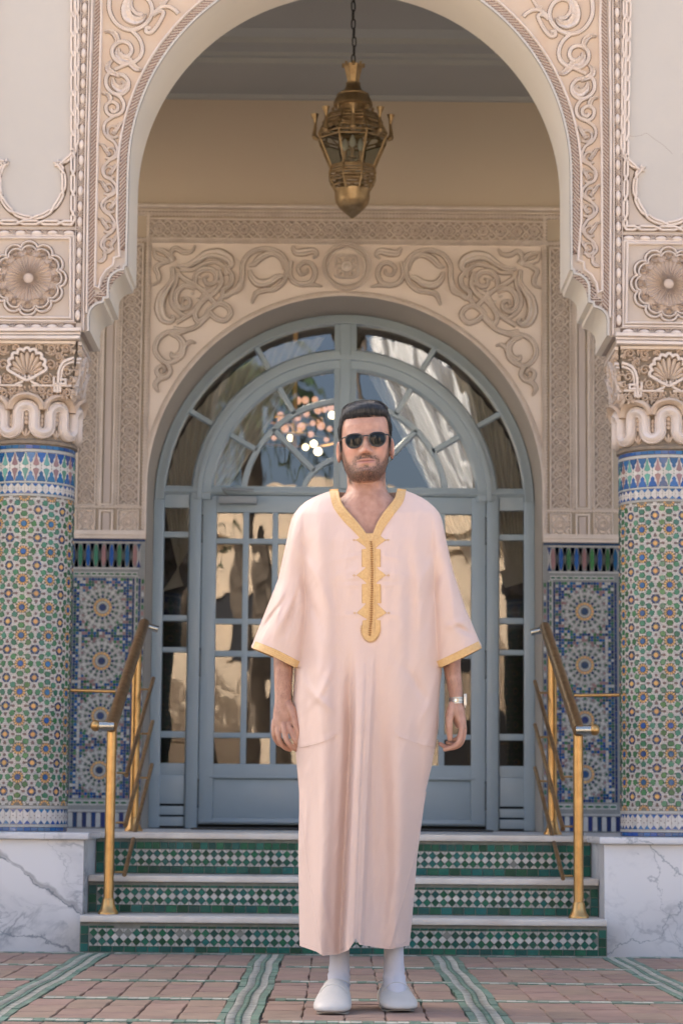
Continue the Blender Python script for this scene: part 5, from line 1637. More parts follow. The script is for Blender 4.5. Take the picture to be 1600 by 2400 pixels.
for s in (-1, 1):
    # --- leaf
    leaf_b = MB()
    xo, xi = XJ, .004
    xg0 = -Dk(505, 1450)[0]
    pitch = (xg0-.058)/4
    mun = .0165
    RW = [(zz(a), zz(c)) for a, c in rowsD]        # (top, bottom)
    ztop = zD
    X = lambda a, c: (min(s*a, s*c), max(s*a, s*c))
    def bx(a, c, za, zb, h):
        q = X(a, c); leaf_b.bbox((q[0], YQ-h, za), (q[1], YQ-.002, zb), .004)
    bx(xg0, xo, z0+.022, ztop, .045); bx(xi, .058, z0+.022, ztop, .045)
    bx(.058, xg0, RW[0][0], ztop, .044)
    zbot_g = RW[-1][1]
    zp1, zp0 = zz(1825), zz(1917)
    bx(.058, xg0, zp1, zbot_g, .044)
    bx(.058, xg0, z0+.022, zp0, .044)
    bx(.058, xg0, zp0, zp1, .026)
    bx(.045, xg0+.02, zp1+.004, zp1+.016, .055)
    bx(.03, xo-.01, z0+.03, z0+.045, .058)
    for i in range(len(RW)-1): bx(.058, xg0, RW[i+1][0], RW[i][1], .040)
    for k in (1, 2, 3):
        xk = .058+pitch*k
        bx(xk-mun/1, xk+mun/1, zbot_g, RW[0][0], .042)
    lf_ = leaf_b.build('door_leaf', M_door, door, 'auto')
    for i, (za, zb) in enumerate(RW):
        for k in range(4):
            xa, xb = .058+pitch*k+(mun if k else 0), .058+pitch*(k+1)-(mun if k < 3 else 0)
            q = X(xa-.004, xb+.004); pane(q[0], q[1], zb-.004, za+.004, lf_)
    for py in (1240, 1553, 1860):
        z = zz(py); h = MB(); h.tube([(s*(xo+.006), YQ-.05, z-.07), (s*(xo+.006), YQ-.05, z+.07)], .0085, 10)
        for t in (-.075, .075): h.bump((0, 0), .001, .001, .001, 0, 4, 1) if False else h.tube([(s*(xo+.006), YQ-.05, z+t-.006), (s*(xo+.006), YQ-.05, z+t+.006)], .010, 10)
        h.build('hinge', M_dark, lf_, 'auto')
    # pull handle on the meeting stile
    h = MB(); h.tube([(s*.03, YQ-.045, 1.36), (s*.03, YQ-.085, 1.37), (s*.03, YQ-.085, 1.62), (s*.03, YQ-.045, 1.63)], .009, 10); h.build('handle', M_brass, lf_, 'auto')
    # --- sidelight
    sb = MB()
    xa, xb = XJ+.074, RG1
    g0, g1 = -Dk(440, 1400)[0], -Dk(380, 1400)[0]
    RS = [(zz(a, 410), zz(c, 410)) for a, c in rowsS]
    def sx(a, c, za, zb, h):
        q = X(a, c); sb.bbox((q[0], YQ-h, za), (q[1], YQ-.002, zb), .004)
    sx(xa, g0, z0, zT, .045); sx(g1, xb, z0, zT, .045)
    sx(g0, g1, RS[0][0], zT, .044)
    for i in range(4): sx(g0, g1, RS[i+1][0], RS[i][1], .040)
    sx(g0, g1, zz(1816, 410), RS[4][1], .044)
    for pa, pb in ((1816, 1884), (1889, 1910), (1914, 1936)):
        sx(xa+.006, g1+.012, zz(pb, 410), zz(pa, 410), .050)
    sl_ = sb.build('sidelight', M_door, door, 'auto')
    for za, zb in RS:
        q = X(g0-.004, g1+.004); pane(q[0], q[1], zb-.004, za+.004, sl_)
# sill, dark mat and door closer
b = MB(); b.box((-RO+.01, YQ-.06, .4775), (RO-.01, YQ+.1, .4815)); b.build('sill', M_dark, door)
b = MB(); xq = Dk(520, 1160); b.bbox((-.72, YQ-.115, zD-.055), (-.50, YQ-.050, zD-.012), .006); b.tube([(-.66, YQ-.09, zD-.02), (-.70, YQ-.10, zD+.03), (-.52, YQ-.07, zD+.028)], .009, 8); b.build('door_closer', mat('closer_grey', (0.28, 0.31, 0.33), 0.4), door, 'auto')
M_mat = mat('door_mat', (0.05, 0.048, 0.046), 0.95, var=0.3, vscale=60)
b = MB(); b.bbox((-.80, 12.9, .4782), (.80, 13.74, .488), .004); m_ = b.build('door_mat', M_mat); tag(m_, 'dark doormat lying before the blue grey double doors', 'doormat')

# ================================================================== the room behind the glass
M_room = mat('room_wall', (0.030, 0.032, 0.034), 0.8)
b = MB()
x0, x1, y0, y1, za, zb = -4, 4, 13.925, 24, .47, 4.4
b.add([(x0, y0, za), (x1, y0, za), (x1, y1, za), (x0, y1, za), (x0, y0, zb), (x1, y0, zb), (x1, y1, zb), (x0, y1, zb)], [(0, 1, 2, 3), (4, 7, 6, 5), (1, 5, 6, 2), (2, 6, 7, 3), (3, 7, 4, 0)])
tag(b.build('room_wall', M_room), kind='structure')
M_drape = mat('drape_cloth', (0.74, 0.69, 0.61), 0.85, var=0.15, vscale=5, sheen=0.3)
_nt2 = M_drape.node_tree; _pb = _nt2.nodes['Principled BSDF']; _tr = _nt2.nodes.new('ShaderNodeBsdfTranslucent'); _tr.inputs[0].default_value = (0.72, 0.66, 0.57, 1); _mx = _nt2.nodes.new('ShaderNodeMixShader'); _mx.inputs[0].default_value = 0.45
_nt2.links.new(_pb.outputs[0], _mx.inputs[1]); _nt2.links.new(_tr.outputs[0], _mx.inputs[2]); _nt2.links.new(_mx.outputs[0], [n for n in _nt2.nodes if n.type == 'OUTPUT_MATERIAL'][0].inputs[0])
M_sheer = mat('sheer_cloth', (0.72, 0.70, 0.68), 0.8, var=0.06, vscale=5)
def swag(top, gath, npl, depth, y, m, name, label, cat, tail=0.0, spread=.05):
    bb = MB(); NU, NV = 140, 26
    tp = catmull(top, 20); M = len(tp)-1
    vs_ = []
    for i in range(NU+1):
        t = i/NU*M; k = min(M-1, int(t)); f = t-k
        T = (tp[k][0]+(tp[k+1][0]-tp[k][0])*f, tp[k][1]+(tp[k+1][1]-tp[k][1])*f)
        G = (gath[0]+spread*(i/NU-.5)*2, gath[1]+spread*.6*(i/NU-.5))
        for j in range(NV+1):
            v = j/NV
            sag = .07*math.sin(PI*v)*(i/NU)
            ph = npl*2*PI*i/NU+.6*math.sin(5*v+i*.05)
            vs_.append((T[0]+(G[0]-T[0])*v+sag*(0.6 if G[0] < T[0] else -.6)*-0.2, y+depth*math.sin(ph)*(1-.55*v), T[1]+(G[1]-T[1])*v-sag))
    fs = [(i*(NV+1)+j, (i+1)*(NV+1)+j, (i+1)*(NV+1)+j+1, i*(NV+1)+j+1) for i in range(NU) for j in range(NV)]
    bb.add(vs_, fs)
    o = bb.build(name, m, None, True); tag(o, label, cat)
    return o
swag([(-.12, 3.36), (-.45, 3.28), (-.78, 3.02), (-.98, 2.70), (-1.05, 2.35)], (-.99, 1.86), 15, .020, 14.02, M_drape, 'curtain', 'left one of the two beige drapes tied back behind the arched glass', 'curtain', spread=.06)
swag([(.12, 3.36), (.45, 3.28), (.78, 3.02), (.98, 2.70), (1.05, 2.35)], (1.0, 1.90), 15, .020, 14.02, M_drape, 'curtain', 'right one of the two beige drapes tied back behind the arched glass', 'curtain', spread=.06)
swag([(.05, 3.32), (.35, 3.24), (.62, 3.05), (.80, 2.75)], (.80, 2.02), 11, .030, 14.14, M_sheer, 'sheer_curtain', 'white sheer curtain gathered behind the fanlight beside the man\'s sunglasses', 'curtain', spread=.05)
def glowmat(name, col, st):
    m = bpy.data.materials.new(name); m.use_nodes = True
    nt = m.node_tree; b_ = nt.nodes['Principled BSDF']
    b_.inputs['Base Color'].default_value = (.03, .025, .02, 1); b_.inputs['Emission Color'].default_value = (*col, 1); b_.inputs['Emission Strength'].default_value = st
    return m
M_bulb = glowmat('lit_bulb', (1.0, 0.76, 0.44), 1.5)
M_glint = glowmat('glint_crystal', (1.0, 0.46, 0.28), 0.17)  # crystals glow to paint in the glints they catch; they are no lamps
YC = 19.0
ch = empty('chandelier', at(690, 900, YC), 'lit crystal chandelier glowing behind the fanlight glass', 'chandelier')
C0 = at(690, 1020, YC)
_cl = bpy.data.lights.new('chandelier_light', 'POINT'); _cl.energy = 40; _cl.shadow_soft_size = .3; _cl.color = (1.0, .84, .66)
_clo = bpy.data.objects.new('chandelier_light', _cl); COL.objects.link(_clo); _clo.parent = ch; _clo.location = Vector((C0.x, YC-1.0, C0.z+.9))-ch.location
b = MB(); b.tube([(C0.x, YC, 4.39), (C0.x, YC, C0.z-.1)], .02, 8)
for rr_, dz in ((.34, -.04), (.22, .12)): b.tube([(C0.x+rr_*math.cos(t), YC+rr_*math.sin(t), C0.z+dz) for t in np.linspace(0, 2*PI, 25)[:-1]], .012, 6, closed=True)
b.build('frame', M_brass, ch, 'auto')
def ball(c, r):
    q = MB(); q.lathe([(r*math.sin(t), -r*math.cos(t)) for t in np.linspace(0, PI, 7)], c, 10); return q
for (px, py, r) in ((617, 1002, .022), (625, 988, .017), (683, 1025, .026), (716, 1048, .02), (735, 1040, .022), (745, 1058, .026), (778, 973, .024)):
    p = at(px, py, YC+random.uniform(-.3, .3)); ball(p, r*1.25).build('bulb', M_bulb, ch, True)
for (px, py) in ((622, 965), (640, 967), (657, 973), (697, 939), (715, 938), (738, 937), (718, 970), (698, 980), (733, 992), (750, 985), (595, 1020), (642, 1026), (700, 1012), (760, 960), (775, 955), (706, 1000), (690, 1000), (728, 1018), (752, 998), (745, 962), (660, 985), (668, 1005), (772, 1005), (765, 1030), (590, 1045)):
    p = at(px, py, YC+random.uniform(-.35, .35)); ball(p, random.uniform(.022, .034)).build('crystal', M_glint, ch, True)

# ================================================================== lantern on its chain
YLn = 11.85
def Ln(zx, zy): return at(700+zx/4.355, zy/4.355, YLn)
lc = Ln(551, 1300)
M_lb = mat('antique_brass', srgb(176, 152, 116), 0.5, metal=1.0, var=0.3, vscale=18, col2=srgb(136, 114, 84))
M_lglass = glass_mat('lantern_glass', 1.12, (0.62, 0.64, 0.60))
lan = empty('lantern', (lc.x, YLn, Ln(551, 665).z), 'tall brass openwork Moroccan lantern hanging on a chain in the archway', 'lantern')
def LZ(zy): return Ln(551, zy).z
pxm = (at(701, 300, YLn)-at(700, 300, YLn)).x/4.355
NS = 8
def oct_lathe(prof, name, m, n_=NS, smooth=False, parent=lan):
    bb = MB(); bb.lathe([(r*pxm*1.04, LZ(zy)) for r, zy in prof], (lc.x, YLn, 0), n_, a0=PI/8, a1=PI/8+2*PI)
    return bb.build(name, m, parent, smooth)
bb = MB(); bb.lathe([(r*pxm, LZ(zy)) for r, zy in ((60, 842), (74, 780), (98, 690), (108, 668), (104, 668), (92, 700), (66, 790))], (lc.x, YLn, 0), 8, a0=PI/8, a1=PI/8+2*PI)
for k in range(8):
    a = PI/4*k; r = 104*pxm
    bb.box((lc.x+r*math.cos(a)-.006, YLn+r*math.sin(a)-.006, LZ(690)), (lc.x+r*math.cos(a)+.006, YLn+r*math.sin(a)+.006, LZ(650)))
bb.build('crown', M_lb, lan, False)
oct_lathe([(56, 842), (72, 848), (70, 880), (92, 925), (150, 962), (162, 970), (160, 984), (176, 1010), (190, 1050), (194, 1078), (186, 1088), (160, 1090), (158, 1140), (176, 1146), (176, 1152)], 'dome', M_lb, 16, 'auto')
# upper openwork: ribs, hoops and crossing bars
cage = MB()
def ringpts(r, zy, n_=NS): return [(lc.x+r*pxm*math.cos(PI/8+2*PI*k/n_), YLn+r*pxm*math.sin(PI/8+2*PI*k/n_), LZ(zy)) for k in range(n_)]
for r, zy in ((180, 1152), (300, 1235), (318, 1300), (345, 1345), (372, 1400), (360, 1440), (235, 1715), (225, 1730), (240, 1762), (252, 1790), (250, 1825), (235, 1860), (205, 1905), (178, 1948)):
    cage.tube(ringpts(r, zy), .0048, 6, closed=True)
prof1 = [(180, 1152), (250, 1190), (300, 1240), (318, 1300), (372, 1400)]
for k in range(NS):
    a = PI/8+2*PI*k/NS
    for pr_ in (prof1, [(372, 1400), (360, 1440), (235, 1715)], [(235, 1715), (252, 1790), (235, 1860), (178, 1948)]):
        cage.tube([(lc.x+r*pxm*math.cos(a), YLn+r*pxm*math.sin(a), LZ(zy)) for r, zy in pr_], .0055, 6)
    a2 = a+2*PI/NS
    for (r0, z0_, r1, z1_) in ((300, 1240, 372, 1400), (372, 1400, 318, 1300), (250, 1190, 318, 1300), (240, 1762, 235, 1860), (235, 1860, 240, 1762)):
        cage.tube([(lc.x+r0*pxm*math.cos(a), YLn+r0*pxm*math.sin(a), LZ(z0_)), (lc.x+r1*pxm*math.cos(a2), YLn+r1*pxm*math.sin(a2), LZ(z1_))], .0038, 5)
    am = a+PI/NS
    for (r, zy) in ((250*.93, 1190), (308*.93, 1268), (330*.93, 1320)):
        cage.tube([(lc.x+r*pxm*math.cos(am)-.05*math.sin(am)*-1, YLn+r*pxm*math.sin(am)-.05*math.cos(am), LZ(zy)), (lc.x+r*pxm*math.cos(am)-.05*math.sin(am), YLn+r*pxm*math.sin(am)+.05*math.cos(am), LZ(zy))], .008, 5)
cage.build('cage', M_lb, lan, 'auto')
for k in range(NS):
    a, a2 = PI/8+2*PI*k/NS, PI/8+2*PI*(k+1)/NS
    for (r0, z0_, r1, z1_) in ((356, 1442, 236, 1712), (176, 1154, 312, 1298)):
        p = MB(); P_ = lambda r, an, zy: (lc.x+r*pxm*.985*math.cos(an), YLn+r*pxm*.985*math.sin(an), LZ(zy))
        p.add([P_(r0, a, z0_), P_(r0, a2, z0_), P_(r1, a2, z1_), P_(r1, a, z1_)], [(0, 1, 2, 3)]); p.build('pane', M_lglass, lan)
oct_lathe([(176, 1945), (172, 1960), (170, 2030), (160, 2075), (150, 2085), (146, 2100), (120, 2130), (70, 2175), (36, 2205), (14, 2225), (0, 2232)], 'lower_cup', M_lb, 16, 'auto')
# arms with little trumpet finials
for k in range(NS):
    a = 2*PI*k/NS
    e = (math.cos(a), math.sin(a))
    Q = lambda r, zy: (lc.x+r*pxm*e[0], YLn+r*pxm*e[1], LZ(zy))
    q = MB(); q.tube([Q(355, 1425), Q(385, 1405), Q(392, 1370), Q(385, 1310), Q(382, 1260)], [.011, .012, .010, .008, .007], 8)
    q.tube([Q(382, 1265), Q(384, 1225), Q(388, 1190), Q(389, 1170)], [.007, .010, .017, .0205], 10)
    q.tube([Q(392, 1428), Q(388, 1400), Q(384, 1380)], [.006, .0155, .010], 10)
    ar = q.build('arm', M_lb, lan, 'auto')
    q = MB(); q.tube([Q(190, 1105), Q(206, 1112), Q(200, 1140), Q(180, 1150)], .008, 6); q.build('hook', M_lb, lan, 'auto')
for k in range(3):
    a = 2*PI*k/3+.5
    c = (lc.x+.045*math.cos(a), YLn+.045*math.sin(a), LZ(1640))
    q = MB(); q.tube([(c[0], c[1], c[2]), (c[0], c[1], c[2]+.055)], .009, 10); q.lathe([(.012, 0), (.02, .004), (.02, .008), (.004, .01)], c, 10); q.build('candle', mat('candle_sleeve', (0.45, 0.32, 0.22), 0.6), lan, 'auto')
    q = MB(); q.lathe([(.006, 0), (.014, .012), (.016, .03), (.012, .05), (.004, .065), (0, .068)], (c[0], c[1], c[2]+.055), 10); q.build('bulb', mat('unlit_bulb', (0.6, 0.58, 0.52), 0.25), lan, True)
ztop = zt+.1; z = LZ(655); k = 0
M_chain = mat('chain_iron', (0.045, 0.042, 0.036), 0.5, metal=0.6)
def link_mesh():
    q = MB(); pts = []
    for t in np.linspace(0, 2*PI, 17)[:-1]:
        pts.append((.0095*math.cos(t), 0, .021*math.sin(t)+(.006 if math.sin(t) > 0 else -.006)))
    q.tube(pts, .0035, 6, closed=True); return q.mesh('link', M_chain, True)
lm = link_mesh()
while z < ztop:
    place('link', lm, lan, (lc.x+.0035*math.sin(k*.9), YLn, z+.024), (0, 0.05*math.sin(k*1.7), PI/2*(k % 2)+.35)); z += .0465; k += 1
# ================================================================== across the forecourt (seen in the glass): sunlit house and palms
M_house = mat('sunlit_render', (0.62, 0.49, 0.36), 0.8, var=0.06, vscale=0.7)
M_hole = mat('dark_opening', (0.03, 0.03, 0.035), 0.4)
hs = empty('courtyard_house', (0, -12, 0), 'cream rendered house with dark arched windows mirrored in the door panes', 'house')
YH = -12.0
def archpts(cx, z0, w, h):
    return [(cx-w/2, z0), (cx-w/2, z0+h-w/2)]+[(cx-w/2*math.cos(t), z0+h-w/2+w/2*math.sin(t)) for t in np.linspace(0, PI, 13)][1:-1]+[(cx+w/2, z0+h-w/2), (cx+w/2, z0)]
wins = [(-1.55, 3.0, .85, 1.35), (1.9, 2.9, .95, 1.6), (-5.2, 3.0, .85, 1.35), (5.6, 3.0, .85, 1.35), (-1.4, .6, .8, 1.1), (2.4, .02, 1.1, 2.2), (-5.0, .6, .8, 1.1), (6.2, .6, .8, 1.1)]
b = MB(); b.box((-9, YH-6, -.02), (9, YH, 5.15)); b.box((-9.1, YH-6.1, 5.151), (9.1, YH+.1, 5.35))
b.build('wall', M_house, hs)
b = MB(); b.add([(x, YH+.02 if i else YH+.02, z) for i, (x, z) in enumerate([(-2.4+4.8*t/12, 5.35+.75*math.sin(PI*t/12)) for t in range(13)])]+[(x, YH-3, z) for x, z in [(-2.4+4.8*t/12, 5.35+.75*math.sin(PI*t/12)) for t in range(13)]], [(i, i+1, 14+i, 13+i) for i in range(12)]+[tuple(range(13))]); b.build('parapet', M_house, hs)
for cx, z0, w, h in wins:
    pts = archpts(cx, z0, w, h)
    fr = MB(); fr.v = []; 
    t = MB(); t.strip(pts, prof_flat(.05, .05), 0); t.map(lambda p: Vector((p.x, YH-p.y+.001, p.z))); w_ = t.build('window', M_house, hs, 'auto')
    p = MB(); tri = tessellate_polygon([[Vector((x, z, 0)) for x, z in pts]]); p.add([(x, YH+.012, z) for x, z in pts], [tuple(q) for q in tri]); p.build('pane', M_hole, w_)
M_trunk = mat('palm_trunk', (0.13, 0.10, 0.075), 0.9, var=0.4, vscale=12, bump=0.01, bscale=18)
M_frond = mat('palm_frond', (0.055, 0.085, 0.04), 0.55, rand=0.3, hue=0.03)
def palm(x, y, h, lean, lab, seed):
    rr = random.Random(seed)
    root = empty('palm_tree', (x, y, 0), lab, 'tree', 'palms across the forecourt')
    t = MB(); pts, rad = [], []
    for i in range(22):
        u = i/21; pts.append((x+lean*u*u, y, h*u)); rad.append((.21-.07*u)*(1+.08*(i % 2)))
    t.tube(pts, rad, 12); t.build('trunk', M_trunk, root, 'auto')
    c = MB(); top = Vector(pts[-1])
    for k in range(34):
        a = rr.uniform(0, 2*PI); el = rr.uniform(-.5, 1.1); L = rr.uniform(1.7, 2.5)
        d = Vector((math.cos(a), math.sin(a), 0)); prev = top.copy(); seg = 14
        for i in range(seg):
            u = (i+1)/seg
            p = top+d*(L*u*math.cos(el)*.95)+Vector((0, 0, L*u*math.sin(el)-1.5*u*u*L*.55))
            c.tube([prev, p], [.012*(1-u*.7)+.003]*2, 4, caps=False)
            tv = (p-prev).normalized(); sd = tv.cross(Vector((0, 0, 1))).normalized()
            for s in (-1, 1):
                ll = .42*math.sin(PI*min(1, .15+u*.85))+.05
                q = p+sd*s*ll*.8+tv*ll*.5-Vector((0, 0, ll*.45))
                w = tv*.028
                c.add([p-w, p+w, q], [(0, 1, 2)])
            prev = p
    tag(c.build('crown', M_frond, root), kind=None)
    return root
palm(-2.55, -6.5, 7.4, .5, 'tall palm mirrored in the panes of the fanlight', 1)
palm(-1.15, -8.2, 6.8, -.3, 'slim palm mirrored in the middle of the fanlight', 2)
palm(4.2, -7.5, 7.0, -.4, 'palm mirrored at the edge of the door panes', 3)
M_dtree = mat('dark_tree_leaf', (0.030, 0.045, 0.024), 0.6, rand=0.4, hue=0.03)
for (x, y, r, hh, lab, sd) in ((-4.3, -9.0, 1.7, 4.4, 'dark leafy tree mirrored in the left sidelight', 7), (4.7, -9.3, 1.7, 4.2, 'dark leafy tree mirrored in the right sidelight', 8)):
    rr = random.Random(sd); root = empty('courtyard_tree', (x, y, 0), lab, 'tree')
    t = MB(); t.tube([(x, y, 0), (x+.1, y, 1.6), (x-.1, y, 3.2)], [.20, .15, .10], 10)
    for q in range(5):
        a = q*1.26; t.tube([(x, y, 2.2+.2*q), (x+math.cos(a)*.9, y+math.sin(a)*.9, 3.4+.3*q)], [.07, .03], 6)
    t.build('trunk', M_trunk, root, 'auto')
    c = MB(); cl = [Vector((rr.gauss(0, .45)*r, rr.gauss(0, .4)*r, hh*.62+rr.uniform(-.38, .45)*hh)) for _ in range(26)]
    for k in range(9000):
        o = cl[k % 26]; v = Vector((rr.gauss(0, 1), rr.gauss(0, 1), rr.gauss(0, 1))).normalized()*rr.uniform(.2, .62)*r*.62
        p = Vector((x, y, 0))+o+v; u = Vector((rr.gauss(0, 1), rr.gauss(0, 1), rr.gauss(0, 1))).normalized(); w = u.orthogonal().normalized()
        if p.z < .3: continue
        c.add([p-u*.085, p+w*.035, p+u*.085, p-w*.035], [(0, 1, 2, 3)])
    c.build('crown', M_dtree, root)
# made-up white cloth awning before the house parapet, added for its reflection
M_awn = mat('awning_cloth', (0.55, 0.56, 0.58), 0.8)
c = MB(); NU, NV = 120, 14; vv = []
for i in range(NU+1):
    u = i/NU; x0 = .35+2.9*u
    for j in range(NV+1):
        v = j/NV; vv.append((x0+1.3*v*v*(1-u*.4)+.0, -11.2+.30*math.sin(u*40+1.5*v)+.9*v, 9.4-3.9*v-.25*math.sin(PI*u)*(1-v)))
c.add(vv, [(i*(NV+1)+j, (i+1)*(NV+1)+j, (i+1)*(NV+1)+j+1, i*(NV+1)+j+1) for i in range(NU) for j in range(NV)])
aw = c.build('awning', M_awn, None, True); tag(aw, 'added white pleated cloth awning mirrored in the fanlight beside the man', 'awning')
c = MB()
for x in (.35, 3.3): c.tube([(x, -11.3, 0), (x, -11.3, 9.45)], .05, 8)
c.tube([(.3, -11.3, 9.4), (3.35, -11.3, 9.4)], .04, 8); c.build('awning_pole', M_trunk, aw, 'auto')
M_shrub = mat('shrub_leaf', (0.06, 0.10, 0.035), 0.6, rand=0.4, hue=0.04)
for (x, y, r, sd) in ((-3.2, -9.5, .9, 1), (.2, -10.4, .7, 2), (2.9, -9.8, .8, 3)):
    rr = random.Random(sd); c = MB()
    for k in range(1500):
        v = Vector((rr.gauss(0, 1), rr.gauss(0, 1), rr.gauss(0, 1))).normalized()*r*rr.uniform(.55, 1.0)
        p = Vector((x, y, r*.75))+Vector((v.x, v.y, v.z*.75)); u = Vector((rr.gauss(0, 1), rr.gauss(0, 1), rr.gauss(0, 1))).normalized(); w = u.orthogonal().normalized()
        c.add([p-u*.07, p+w*.03, p+u*.07, p-w*.03], [(0, 1, 2, 3)])
    o = c.build('shrub', M_shrub); tag(o, ['low green shrub mirrored behind the far sidelight', 'small shrub below the mirrored house wall', 'rounded shrub beside the mirrored house door'][sd-1], 'shrub')
# ================================================================== the man
YM = 7.2
man = empty('person', (0.035, YM, 0.0), 'man in pale pink gold-trimmed djellaba, sunglasses and white slippers standing before the steps', 'person')
interp = lambda x, pts: float(np.interp(x, [p[0] for p in pts], [p[1] for p in pts]))
def smooth01(t): t = max(0.0, min(1.0, t)); return t*t*(3-2*t)
M_robe = mat('robe_satin', srgb(209, 184, 173), 0.42, var=0.04, vscale=3.0, sheen=0.15, bump=0.0005, bscale=14, spec=0.35)
M_gold = mat('gold_braid', srgb(210, 174, 118), 0.45, var=0.1, vscale=160, col2=srgb(194, 154, 98), bump=0.0005, bscale=380, spec=0.6)
M_goldbtn = mat('gold_button', srgb(150, 104, 52), 0.45, spec=0.6)

# ---- outline of the robe read off the photograph (pixel row -> pixel column)
LO = [(1150, 776), (1158, 752), (1166, 733), (1176, 715), (1190, 700), (1204, 689), (1220, 682), (1245, 676), (1270, 671), (1357, 652), (1425, 625), (1508, 592), (1522, 586)]
RO_ = [(1150, 951), (1158, 972), (1166, 988), (1176, 1003), (1190, 1019), (1204, 1030), (1220, 1036), (1245, 1041), (1275, 1047), (1341, 1062), (1425, 1090), (1503, 1123), (1518, 1131)]
LT = [(1150, 690), (1225, 690), (1300, 700), (1431, 708), (1545, 697), (1570, 690), (1610, 688), (1638, 686), (1700, 688), (1760, 692), (1810, 697), (1850, 701), (1900, 701), (1980, 699), (2100, 700), (2250, 702)]
RT = [(1150, 1034), (1225, 1032), (1300, 1027), (1431, 1030), (1545, 1034), (1575, 1035), (1609, 1031), (1640, 1029), (1700, 1027), (1740, 1022), (1800, 1010), (1850, 998), (1940, 986), (2009, 977), (2120, 968), (2250, 958)]
CUFF_L = [(586, 1516), (592, 1519), (640, 1538), (690, 1563), (699, 1567)]
CUFF_R = [(1026, 1567), (1035, 1563), (1080, 1542), (1122, 1521), (1131, 1516)]
HEM = [(700, 2216), (740, 2230), (757, 2240), (790, 2237), (816, 2227), (829, 2209), (833, 2198), (842, 2214), (911, 2225), (958, 2216)]
DF = [(1150, .030), (1165, .050), (1200, .085), (1263, .112), (1350, .130), (1500, .140), (1700, .145), (2000, .150), (2250, .150)]
DB = [(1150, .055), (1180, .085), (1263, .115), (1500, .125), (1700, .13), (2250, .14)]
